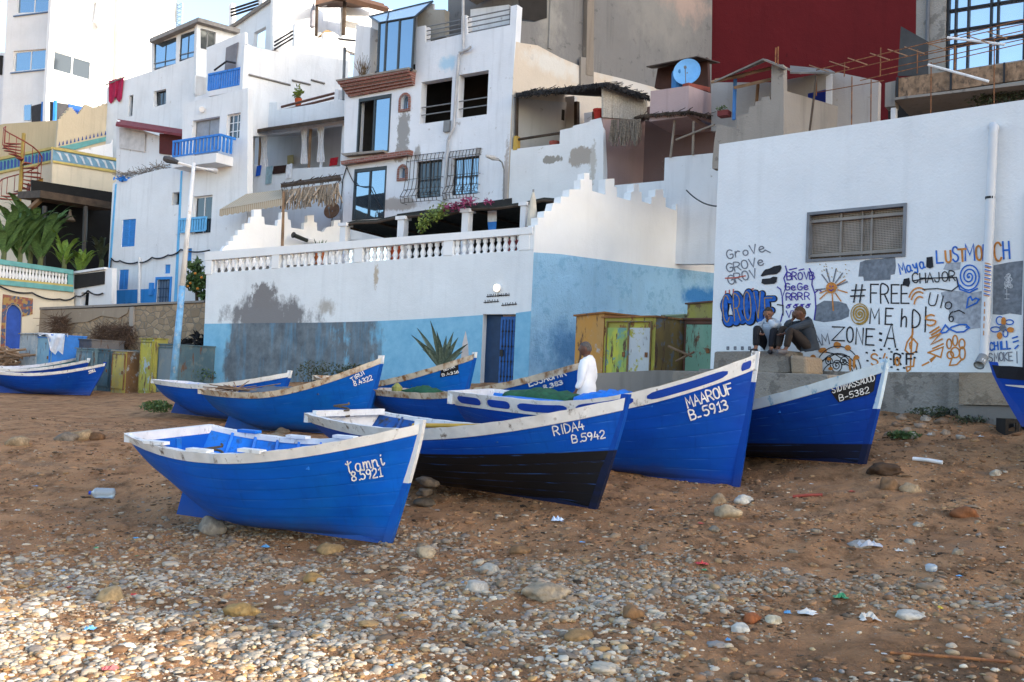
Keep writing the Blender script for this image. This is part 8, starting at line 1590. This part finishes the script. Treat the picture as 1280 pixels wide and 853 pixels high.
bt = G(126, 623); t = thing('water_bottle', 'empty clear plastic water bottle with blue cap lying on the sand', 'bottle', tuple(bt)); m_, t_, b__, N_, L_ = nmat('clear_plastic'); b__.inputs['Base Color'].default_value = (.62, .70, .76, 1); b__.inputs['Transmission Weight'].default_value = .55; b__.inputs['Roughness'].default_value = .18
a = np.array(at(114, 619, bt[1]+.02)); b_ = np.array(at(143, 612, bt[1]+.02)); ax_ = b_-a; ax_[2] = 0.02; s_ = bt[1]/FPX
a = np.array([a[0], bt[1], bt[2]+.0]); e = lambda f, dz=0: a+np.array([ax_[0]*f, .04*f, .07+dz]); MB().tube([e(f) for f in (0, .04, .06, .12, .2, .3, .34, .5, .54, .7, .74, .94, .99, 1)], [.022, .022, .024, .05, .075, .078, .074, .078, .074, .078, .075, .078, .07, .03], 14).build('body', m_, t, smooth=True); MB().tube([e(-.07), e(.02)], .026, 10).build('cap', simple('blue_cap', (.01, .05, .4), .4), t)
def stick(a, b_, r, mat, name, label, cat):
    p, q = G(*a), G(*b_); return MB().tube([p+np.array([0, 0, r]), (p+q)/2+np.array([0, 0, r*1.3]), q+np.array([0, 0, r])], r, 8).build(name, mat, label=label, cat=cat)
stick((1141, 576), (1178, 581), .028, simple('white_plastic', (.75, .75, .75), .5), 'plastic_pipe', 'short white plastic pipe lying on the right of the beach', 'pipe'); stick((991, 623), (1028, 621), .022, simple('red_plastic', (.30, .06, .04), .6), 'red_stick', 'faded red stick lying on the sand right of the whitest stone', 'stick'); stick((1112, 818), (1265, 830), .012, RUST, 'rusty_wire', 'rusty wire half buried in the near right sand', 'wire')
def litter(px, py, w, h, mat, name, label, cat, seed=1):
    g = G(px, py); s = w*g[1]/FPX/2; r_ = np.random.default_rng(seed); n = 6; vs = []
    for j in range(n+1):
        for i in range(n+1): vs.append((g[0]+(i/n*2-1)*s*(1+.15*r_.normal()), g[1]+(j/n*2-1)*s*.8*(1+.15*r_.normal()), g[2]+.01+h*s*abs(r_.normal())*math.sin(math.pi*(i+.5)/(n+1))*math.sin(math.pi*(j+.5)/(n+1))))
    return MB().add(vs, [(j*(n+1)+i, j*(n+1)+i+1, (j+1)*(n+1)+i+1, (j+1)*(n+1)+i) for j in range(n) for i in range(n)]).build(name, mat, label=label, cat=cat, fix=False)
LW = simple('white_litter', (.45, .44, .42), .6, .25); LBL = simple('blue_litter', (.10, .30, .55), .5); LR = simple('red_litter', (.45, .05, .05), .5); LG = simple('green_litter', (.05, .25, .12), .5)
litter(697, 652, 14, .6, simple('white_blue_wrapper', (.45, .55, .7), .4), 'wrapper', 'crumpled white and blue wrapper below the black hull', 'wrapper', 3); litter(1085, 684, 30, .5, simple('greyish_bag', (.42, .42, .45), .5), 'plastic_bag', 'greyish plastic bag flattened on the right hand sand', 'bag', 4); litter(1163, 545, 9, .6, LW, 'paper_scrap', 'white paper scrap near the weed tuft', 'scrap', 5); litter(1226, 547, 8, .5, LW, 'paper_scrap', 'white paper scrap left of the black crate', 'scrap', 6); litter(166, 745, 8, .5, LR, 'red_scrap', 'tiny red scrap among the left pebbles', 'scrap', 8); litter(113, 788, 13, .6, LBL, 'blue_scrap', 'blue scrap in the bright shingle at the left', 'scrap', 9); litter(137, 838, 18, .4, simple('pink_litter', (.5, .12, .12), .5), 'pink_scrap', 'pinkish red scrap at the lower left', 'scrap', 10); litter(332, 685, 10, .6, LBL, 'blue_scrap', 'blue scrap under the nearest hull', 'scrap', 11); litter(984, 768, 8, .8, LBL, 'blue_scrap', 'blue bottle cap in the litter line', 'scrap', 12); litter(910, 802, 7, .8, LBL, 'blue_scrap', 'blue disc of plastic at the near end of the litter line', 'scrap', 13); litter(1008, 768, 22, .5, simple('clear_bag', (.6, .6, .58), .35), 'plastic_bag', 'crumpled clear bag beside the blue cap in the litter line', 'bag', 14); litter(1175, 762, 7, .7, simple('yellow_litter', (.6, .45, .05), .5), 'yellow_scrap', 'yellow scrap in the litter line', 'scrap', 15); litter(877, 706, 14, .4, LR, 'red_scrap', 'red scrap on the sand right of centre', 'scrap', 16); litter(1050, 748, 16, .4, LG, 'green_net_scrap', 'green net scrap in the litter line', 'scrap', 17); litter(1124, 690, 10, .4, LW, 'paper_scrap', 'small white scrap right of the flattened bag', 'scrap', 18); litter(1086, 776, 24, .6, simple('white_cloth_scrap', (.6, .58, .54), .8), 'rag', 'whitish rag in the litter line', 'rag', 19)
g = G(1164, 714); MB().lathe([(.05, 0), (.055, .02), (.055, .055), (.045, .06), (.03, .07)], g, 12).build('glass_jar', m_, label='small clear jar lying at the right of the beach', cat='jar', smooth=True)
for k in range(90):
    px = RNG.uniform(20, 1270); py = RNG.uniform(600, 840); cmat = (LW, LW, LBL, simple('tan_chip', (.4, .3, .18), .8), simple('dark_chip', (.05, .045, .04), .8), LG, LR)[RNG.choice(7, p=(.3, .15, .12, .2, .15, .04, .04))]; litter(px, py, RNG.uniform(4, 8), .25, cmat, 'litter', 'tiny scrap of litter on the beach', 'litter', 100+k)['group'] = 'tiny scraps of litter on the beach'
# crate and trailer under the right hand boat
gc = G(1263, 543); t = thing('crate', 'black plastic crate under the boat at the right edge', 'crate', tuple(gc)); mb = MB(); w, h, dpt = .34, .26, .3; x0, y0, z0 = gc[0]-.08, gc[1], gc[2]-.02
for a in ((x0, y0, z0, x0+.05, y0+dpt, z0+h), (x0+w, y0, z0, x0+w+.05, y0+dpt, z0+h), (x0+.05, y0, z0, x0+w, y0+.03, z0+.07), (x0+.05, y0, z0+h-.07, x0+w, y0+.03, z0+h), (x0+.05, y0+dpt-.03, z0, x0+w, y0+dpt, z0+h), (x0+.16, y0, z0+.07, x0+.22, y0+.03, z0+h-.07)): mb.box(*a)
mb.build('crate_body', simple('black_plastic', (.012, .012, .013), .5), t)
# timber cradle carrying the right hand boat
br = BOATS['right']; cr = thing('boat_cradle', 'timber trestles under the boat at the right edge', 'cradle', tuple(br.W((2, 0, -.3))))
for xx in (1.0, 2.9):
    p = br.W((xx, 0, 0)); q1, q2 = br.W((xx, -.62, 0)), br.W((xx, .62, 0)); MB().tube([q1-np.array([0, 0, .02]), q2-np.array([0, 0, .02])], .06, 4).build('beam', WOOD, cr)
    for q in (q1, q2): MB().tube([(q[0], q[1], float(gz(q[0], q[1]))-.1), (q[0], q[1], q[2]-.07)], .05, 4).build('leg', WOOD, cr)
# loads inside the boats
def bundle(boat, t0, t1, zoff, label, mat, name, cat, wd=.35, seed=1, j=.05):
    b = BOATS[boat]; r_ = np.random.default_rng(seed); mb = MB(); S = 14; vs = []; p0, p1 = b.pt(t0, 1, -1), b.pt(t1, 1, -1)
    for i in range(S+1):
        f = i/S; x = p0[0]+(p1[0]-p0[0])*f; zc = b.zs(t0+(t1-t0)*f)+zoff; rr_ = (.08+.02*r_.normal())*math.sin(math.pi*(.12+.8*f))+.05
        for k in range(10): a = 6.283*k/10; vs.append(b.W((x, .1+wd*math.cos(a)*(1+j*r_.normal()), zc+rr_*math.sin(a)*(1+j*r_.normal()))))
    mb.add(vs, [(i*10+k, i*10+(k+1) % 10, (i+1)*10+(k+1) % 10, (i+1)*10+k) for i in range(S) for k in range(10)]+[tuple(range(10))[::-1], tuple(S*10+k for k in range(10))]); return mb.build(name, mat, label=label, cat=cat, smooth=True)
bundle('maarouf', .16, .40, .0, 'dark green net bundle lying in the boat with blue panels', simple('dark_green_net', (.02, .09, .045), .9, .3, 9, .5), 'net_bundle', 'net', .45, 2); bundle('maarouf', .42, .58, .0, 'blue tarpaulin roll lying in the boat with blue panels', INBLUE, 'tarpaulin_roll', 'tarpaulin', .4, 3); bundle('essaghir', .14, .28, -.02, 'green cushion shaped bundle in the boat with the peeling rim', simple('dark_green_net', (.02, .09, .045), .9, .3, 9, .5), 'net_bundle', 'net', .3, 4); bundle('tirui', .2, .5, -.02, 'grey tarpaulin covering the middle of the cream rimmed boat', simple('grey_tarpaulin', (.10, .12, .15), .8, .2), 'tarpaulin', 'tarpaulin', .5, 5)
b = BOATS['tirui']; mb = MB()
for k in range(26): p = b.W((.55+.03*RNG.normal()+.25*RNG.random(), -.3+.1*RNG.normal(), b.zs(.15)+.05)); d = np.array([.35+.2*RNG.normal(), .15*RNG.normal(), .06*RNG.normal()]); mb.tube([p-d, p+d], .012, 3)
mb.build('stick_bundle', WOOD, label='bundle of grey sticks lying across the stern of the cream rimmed boat', cat='sticks')
for key, tt, lab in (('tamri', .22, 'knot of rope in the stern of the nearest boat'), ('ridal', .015, 'dark rope wound round the white stern of the black bottomed boat')):
    b = BOATS[key]; mb = MB(); o = b.pt(tt, 1, -1); cpt = (o[0]+.02, -.12, b.zs(tt)+(-.22 if key == 'tamri' else -.03)); pts = [b.W((cpt[0]+.10*math.cos(i*.55)*(1+.3*math.sin(i*1.7)), cpt[1]+.12*math.sin(i*.55), cpt[2]+.008*i)) for i in range(26)]; mb.tube(pts, .016, 5); mb.build('rope', simple('dark_rope', (.10, .08, .06), .95), label=lab, cat='rope')
t = thing('jug', 'yellow and green can in the stern of the boat with the peeling rim', 'can', BOATS['essaghir'].W((.6, -.2, .72))); MB().lathe([(.1, 0), (.11, .02), (.11, .22), (.06, .27), (.03, .3)], BOATS['essaghir'].W((.6, -.2, .62)), 12).build('body', simple('olive_can', (.25, .25, .06), .5), t)

# ---------------------------------------------------------------- people
def skin_mesh(name, joints, edges, radii, mat, parent, sub=2, root=0, local_off=None):
    """one continuous skinned surface grown over a jointed skeleton"""
    me = bpy.data.meshes.new(name); off = ORG.get(parent.name, np.zeros(3)); me.from_pydata([tuple(np.array(j)-off) for j in joints], edges, []); o = bpy.data.objects.new(name, me); COL.objects.link(o)
    sk = o.modifiers.new('skin', 'SKIN'); sk.use_smooth_shade = True; sk.branch_smoothing = .6
    lay = me.skin_vertices[0].data if me.skin_vertices else None
    if lay is None: 
        bm = bmesh.new(); bm.from_mesh(me); bm.verts.layers.skin.verify(); bm.to_mesh(me); bm.free(); lay = me.skin_vertices[0].data
    for i, r in enumerate(radii): lay[i].radius = (r, r) if not isinstance(r, tuple) else r; lay[i].use_root = (i == root)
    ss_ = o.modifiers.new('sub', 'SUBSURF'); ss_.levels = sub; ss_.render_levels = sub
    dg = bpy.context.evaluated_depsgraph_get(); dg.update(); m2 = bpy.data.meshes.new_from_object(o.evaluated_get(dg)); bpy.data.objects.remove(o)
    m2.materials.clear(); m2.materials.append(mat); m2.polygons.foreach_set('use_smooth', [True]*len(m2.polygons)); m2.name = name
    n = bpy.data.objects.new(name, m2); COL.objects.link(n); n.parent = parent; return n
def head_mesh(mb, ctr, r, yaw, tilt=0, roll=0):
    """skull, brow, nose, lips, chin, ears"""
    v0, f0 = ICO[4]; R = Matrix.Rotation(yaw, 3, 'Z') @ Matrix.Rotation(tilt, 3, 'Y') @ Matrix.Rotation(roll, 3, 'X'); V = []
    for x, y, z in v0:      # face looks along +x
        X, Y, Z = x*.95, y*.76, z*1.12
        if Z < -.1: k = 1-.34*min(1, (-.1-Z)/.9); Y *= k; X = X*(1-.12*min(1, (-.1-Z)/.9))+(.10 if x > 0 else -.12)*min(1, (-Z-.1)/.9)
        if x > 0:
            X += .30*math.exp(-(Y/.12)**2)*math.exp(-((Z+.12)/.17)**2)*(1 if Z > -.34 else .5)
            X += .06*math.exp(-(Y/.4)**2)*math.exp(-((Z-.22)/.10)**2)
            for s in (-1, 1): X -= .10*math.exp(-((Y-s*.28)/.13)**2)*math.exp(-((Z-.06)/.10)**2)
            X += .06*math.exp(-(Y/.24)**2)*math.exp(-((Z+.50)/.06)**2); X -= .04*math.exp(-(Y/.26)**2)*math.exp(-((Z+.56)/.03)**2); X += .10*math.exp(-(Y/.2)**2)*math.exp(-((Z+.86)/.16)**2)
        for s in (-1, 1):
            e = math.exp(-((X+.05)/.16)**2-((Z+.05)/.24)**2)
            if Y*s > .45: Y += s*.20*e
        V.append(np.array(R @ Vector((X*r, Y*r, Z*r)))+ctr)
    return mb.add(V, f0), R
def person(label, origin, yaw, J, skin, shirt, pants, head, hair, sleeves=True, headyaw=0, headtilt=0, shoes=None, hair_amt=1.0, hand_pose=None, beard=None, shirt_len=.12, name='person'):
    """J: joint positions in the body's own frame (x forward, y left, z up)"""
    t = thing(name, label, 'person', tuple(origin)); M = Matrix.Rotation(yaw, 3, 'Z'); w = lambda p: np.array(M @ Vector(p))+np.array(origin)
    Jw = {k: w(v) for k, v in J.items()}
    order = ['pelvis', 'waist', 'chest', 'neck', 'skull']; V = [Jw[k] for k in order]; Rr = [(.125, .10), (.115, .095), (.135, .10), .058, .05]; E = [(0, 1), (1, 2), (2, 3), (3, 4)]
    for s in ('l', 'r'):
        n = len(V); V += [Jw['sh'+s], (Jw['sh'+s]+Jw['el'+s])/2, Jw['el'+s], (Jw['el'+s]*.6+Jw['wr'+s]*.4), Jw['wr'+s], Jw['pa'+s]]; Rr += [.060, .052, .042, .042, .028, (.042, .022)]; E += [(2, n), (n, n+1), (n+1, n+2), (n+2, n+3), (n+3, n+4), (n+4, n+5)]
        pa, wr = Jw['pa'+s], Jw['wr'+s]; d = pa-wr; d /= np.linalg.norm(d); side = np.cross(d, w((0, 0, 1))-w((0, 0, 0))); ns = np.linalg.norm(side); side = side/ns if ns > .15 else np.cross(d, w((1, 0, 0))-w((0, 0, 0))); side /= np.linalg.norm(side); nrm = np.cross(side, d)
        for k, (o_, L_) in enumerate(((-.030, .062), (-.010, .074), (.011, .070), (.030, .054))):
            m = len(V); b0 = pa+side*o_+d*.015; b1 = b0+d*L_*.5+nrm*.006; b2 = b1+d*L_*.38+nrm*.022; V += [b0, b1, b2]; Rr += [.0098, .009, .0075]; E += [(n+5, m), (m, m+1), (m+1, m+2)]
        m = len(V); sg = -1; V += [wr+d*.03+side*sg*.030, wr+d*.06+side*sg*.052+nrm*.012, wr+d*.085+side*sg*.056+nrm*.026]; Rr += [.012, .011, .009]; E += [(n+4, m), (m, m+1), (m+1, m+2)]
        h = len(V); kn, an = Jw['kn'+s], Jw['an'+s]; V += [Jw['hi'+s], (Jw['hi'+s]+kn)/2, kn, kn*.62+an*.38, an, Jw['to'+s]]; Rr += [.088, .076, .056, .058, .038, (.042, .03)]; E += [(0, h), (h, h+1), (h+1, h+2), (h+2, h+3), (h+3, h+4), (h+4, h+5)]
    body = skin_mesh('body', V, E, Rr, skin, t, 2, 0)
    hm = MB(); _, RM = head_mesh(hm, Jw['head'], .112, yaw+headyaw, headtilt); ho = hm.build('head', skin, t, smooth=True, fix=False)
    eb = MB()
    for s in (-1, 1):
        e = np.array(RM @ Vector((.083, s*.031, .008)))+Jw['head']
        for q in ICO[2][0]: pass
        eb.add([e+q*.0125 for q in ICO[2][0]], [tuple(f) for f in ICO[2][1]])
    eb.build('eyes', simple('dark_eye', (.03, .02, .015), .3), ho, smooth=True)
    # close cropped hair as its own cap
    hb = MB(); v0, f0 = ICO[4]; keep = []; Vh = []
    for x, y, z in v0:
        rr_ = 1.035+.035*hair_amt*noise.noise(Vector((x, y, z))*6); Vh.append(np.array(RM @ Vector(((x*.95-.02)*.112*rr_, y*.76*.112*rr_*(1 if z > -.1 else 1-.2*(-z)), z*1.12*.112*rr_)))+Jw['head'])
    ok = [z > .33-.2*(x < .1)-.5*(x < -.25)+ (.15 if x > .55 else 0) for x, y, z in v0]; hb.add(Vh, [tuple(f) for f in f0 if all(ok[i] for i in f)]); hb.build('hair', hair, ho, smooth=True, fix=False)
    # shirt: a loose tube over the trunk, sleeves of their own
    ch, wa, pe = Jw['chest'], Jw['waist'], Jw['pelvis']; up = ch-wa; up /= np.linalg.norm(up); lat = Jw['shl']-Jw['shr']; lat /= np.linalg.norm(lat); mid = (Jw['shl']+Jw['shr'])/2; hem = pe-(wa-pe)*shirt_len*3
    path = [hem, pe, (pe+wa)/2, wa, (wa+ch)/2, ch, mid*.55+ch*.45, mid+up*.035, mid*.4+Jw['neck']*.6, Jw['neck']]; hw = [.205, .200, .192, .186, .190, .200, .205, .185, .105, .066]; hd = [.165, .160, .150, .142, .142, .145, .135, .110, .080, .066]
    NS_ = 28; mb = MB(); ofs = np.array([7.1, 2.2, 9.3])
    sub_ = 4; pp = []
    for i in range(len(path)-1):
        for q in range(sub_): f = q/sub_; f = f*f*(3-2*f) if False else f; pp.append((path[i]*(1-f)+path[i+1]*f, hw[i]*(1-f)+hw[i+1]*f, hd[i]*(1-f)+hd[i+1]*f))
    pp.append((path[-1], hw[-1], hd[-1]))
    for i, (c0, a_, d_) in enumerate(pp):
        tv = pp[min(i+1, len(pp)-1)][0]-pp[max(i-1, 0)][0]; fw_ = np.cross(lat, tv); fw_ /= np.linalg.norm(fw_)
        for k in range(NS_):
            th = 2*math.pi*k/NS_; q = c0+lat*a_*math.copysign(abs(math.cos(th))**.85, math.cos(th))+fw_*d_*math.sin(th); loose = min(1, (len(pp)-1-i)/14)
            q = q+np.array(noise.noise_vector(Vector(q*5+ofs)))*.016*loose+np.array(noise.noise_vector(Vector((q[0]*9, q[1]*9, q[2]*3))))*.012*loose; mb.v.append(tuple(q))
    mb.f = [(i*NS_+k, i*NS_+(k+1) % NS_, (i+1)*NS_+(k+1) % NS_, (i+1)*NS_+k) for i in range(len(pp)-1) for k in range(NS_)]; mb.build('shirt', shirt, t, smooth=True)
    for s in ('l', 'r'):
        e, w_, sj = Jw['el'+s], Jw['wr'+s], Jw['sh'+s]; inn = mid*.35+sj*.65-up*.02; V = [inn, sj, (sj+e)/2, e, e*.5+w_*.5, e*.1+w_*.9]; sv = skin_mesh('sleeve', V, [(i, i+1) for i in range(5)], [.075, .088, .078, .066, .060, .052], shirt, t, 2, 0)
        dm = sv.data; co = np.empty(len(dm.vertices)*3); dm.vertices.foreach_get('co', co); co = co.reshape(-1, 3)
        for i in range(len(co)): co[i] += np.array(noise.noise_vector(Vector(co[i])*9))*.010
        dm.vertices.foreach_set('co', co.ravel())
    V = [pe+up*.03, pe-up*.02]; Rr = [(.145, .115), (.15, .12)]; E = [(0, 1)]
    for s in ('l', 'r'):
        n = len(V); k = Jw['kn'+s]; a = Jw['an'+s]; V += [Jw['hi'+s], (Jw['hi'+s]+k)/2, k, (k+a)/2, a*.9+k*.1]; Rr += [.105, .094, .078, .072, .062]; E += [(1, n), (n, n+1), (n+1, n+2), (n+2, n+3), (n+3, n+4)]
    skin_mesh('trousers', V, E, Rr, pants, t, 2, 1)
    for s in ('l', 'r'):
        a, o_ = Jw['an'+s], Jw['to'+s]; d = o_-a; skin_mesh('shoe', [a-d*.25-np.array([0, 0, .03]), a+d*.3-np.array([0, 0, .03]), o_, o_+d*.22], [(0, 1), (1, 2), (2, 3)], [.045, .05, .045, .035], shoes or BLACKM, t, 2, 1)
    if beard:
        bb_ = MB(); v0, f0 = ICO[3]; bb_.add([np.array(RM @ Vector(((x*.55+.42)*.112, y*.52*.112, (z*.34-.74)*.112)))+Jw['head'] for x, y, z in v0], [tuple(f) for f in f0]); bb_.build('beard', beard, ho, smooth=True)
    return t
SK = simple('brown_skin', (.20, .095, .058), .55, .12, 12, .1, 60); SK2 = simple('dark_brown_skin', (.13, .062, .04), .55, .12, 12, .1, 60); HAIRG = simple('grey_cropped_hair', (.09, .08, .075), .95, .35, 40, .6, 80); HAIRB = simple('dark_cropped_hair', (.035, .028, .024), .95, .3, 40, .6, 80)
STAND = dict(pelvis=(0, 0, .95), waist=(0.01, 0, 1.10), chest=(0.0, 0, 1.32), neck=(.015, 0, 1.49), skull=(.03, 0, 1.58), head=(.045, 0, 1.635), shl=(-.01, .17, 1.41), shr=(-.01, -.17, 1.41), ell=(-.03, .235, 1.13), elr=(-.05, -.225, 1.13), wrl=(.08, .25, .90), wrr=(.06, -.22, .89), pal=(.10, .245, .82), par=(.09, -.215, .81), hil=(0, .095, .90), hir=(0, -.095, .90), knl=(.02, .105, .50), knr=(.04, -.105, .50), anl=(-.02, .11, .09), anr=(0, -.11, .09), tol=(.12, .125, .03), tor=(.14, -.125, .03))
gm = np.array([1.31, 17.15, 0]); gm[2] = float(gz(gm[0], gm[1])); hz = at(735, 427.5, gm[1])[2]-gm[2]; k = hz/1.76
STAND = {a: tuple(np.array(v)*k) for a, v in STAND.items()}
person('man with cropped hair in a loose white shirt standing behind the boats', gm, R_(152), STAND, SK2, simple('bright_white_cotton', (.78, .78, .79), .9, .05, 6, .2, 30), simple('dark_trousers', (.03, .03, .04), .9), None, HAIRG, headyaw=R_(18), shirt_len=.5, beard=None)
# the two men seated on the block, knees drawn up, each hiding his face in a hand
topb = px3(PLd.shift(.35), 958, 441)[2]
def sitting(lean, hand, kx=.36, ky=.13):
    J = dict(pelvis=(-.12, 0, .10), waist=(-.12+lean*.4, 0, .24), chest=(-.07+lean, 0, .46), neck=(-.02+lean*1.25, 0, .615), skull=(.02+lean*1.3, 0, .68), head=(.045+lean*1.35, 0, .735), shl=(-.07+lean, .17, .545), shr=(-.07+lean, -.17, .545), hil=(-.08, .10, .10), hir=(-.08, -.10, .10), knl=(kx-.05, ky+.05, .43), knr=(kx, -ky, .47), anl=(kx+.02, ky+.03, .04), anr=(kx+.08, -ky+.02, .05), tol=(kx+.16, ky+.05, .0), tor=(kx+.22, -ky, .01))
    J.update(ell=(kx-.10, .19, .44), wrl=(kx+.02, .06, .34), pal=(kx+.07, .02, .32), elr=(kx-.06, -.16, .50), wrr=(.14+lean*1.3, -.08, .62), par=(.145+lean*1.3, -.045, .69)) if hand == 'r' else J.update(elr=(kx-.10, -.19, .44), wrr=(kx+.02, -.06, .34), par=(kx+.07, -.02, .32), ell=(kx-.06, .16, .50), wrl=(.15+lean*1.3, .07, .62), pal=(.15+lean*1.3, .03, .69))
    return J
def seat_at(px, d_off=.30):
    u, z = PLd.hit(px, 441, d_off); q = PLd.w(u, 0, d_off); return np.array([q[0], q[1], topb])
fwd = math.atan2(PC.n[1], PC.n[0])
person('man in pale grey top and dark trousers seated on the block', seat_at(961, .26), fwd+R_(12), sitting(.04, 'l', .34), SK, simple('pale_blue_grey_top', (.42, .47, .53), .9, .1, 6), simple('black_striped_trousers', (.012, .012, .016), .9), None, HAIRB, headtilt=R_(16), shoes=simple('dark_shoes', (.02, .02, .025), .6))
person('man in dark jacket and trousers seated on the block, head resting on one hand', seat_at(1004, .28), fwd-R_(42), sitting(.03, 'r', .36), SK2, simple('slate_jacket', (.035, .043, .055), .9, .2, 6), simple('dark_brown_trousers', (.03, .022, .018), .9), None, simple('reddish_brown_hair', (.06, .035, .02), .95, .3, 40, .6, 80), headtilt=R_(14), headyaw=R_(-10), shoes=simple('grey_shoes', (.12, .11, .11), .7))

# ---------------------------------------------------------------- unseen headland added on the right, its height shaped to block the low sun
sx = np.array([SUN_DIR.x, SUN_DIR.y]); sx /= np.linalg.norm(sx); pxv = np.array([-sx[1], sx[0]]); mb = MB(); SS = [5.55, 5.75, 8, 12, 18, 24, 30, 40, 52, 62, 75, 90, 110]; HH_ = [-2, 41, 45, 49, 54, 62, 73, 71, 69, 66, 62, 50, 30]; DD = [96, 104, 110, 118, 135, 160]
for i, s_ in enumerate(SS):
    for j, d_h in enumerate(DD):
        f = (.0, .55, 1, .97, .6, 0)[j]; p = sx*d_h+pxv*(s_+(2*math.sin(i*3+j) if 3 < i else 0)); z = -3+(HH_[i]+3)*f+(1.5*math.sin(i*2.7+j*5) if 2 < i and f < 1 and f > 0 else 0); mb.v.append((p[0], p[1], z))
n = len(DD); mb.f = [(i*n+j, (i+1)*n+j, (i+1)*n+j+1, i*n+j+1) for i in range(len(SS)-1) for j in range(n-1)]
mb.build('sun_blocking_hill', simple('scrubby_earth', (.24, .19, .13), .95, .3, .2, .4, 3, dirt=(.10, .11, .05), dirt_amt=.6), kind='structure')
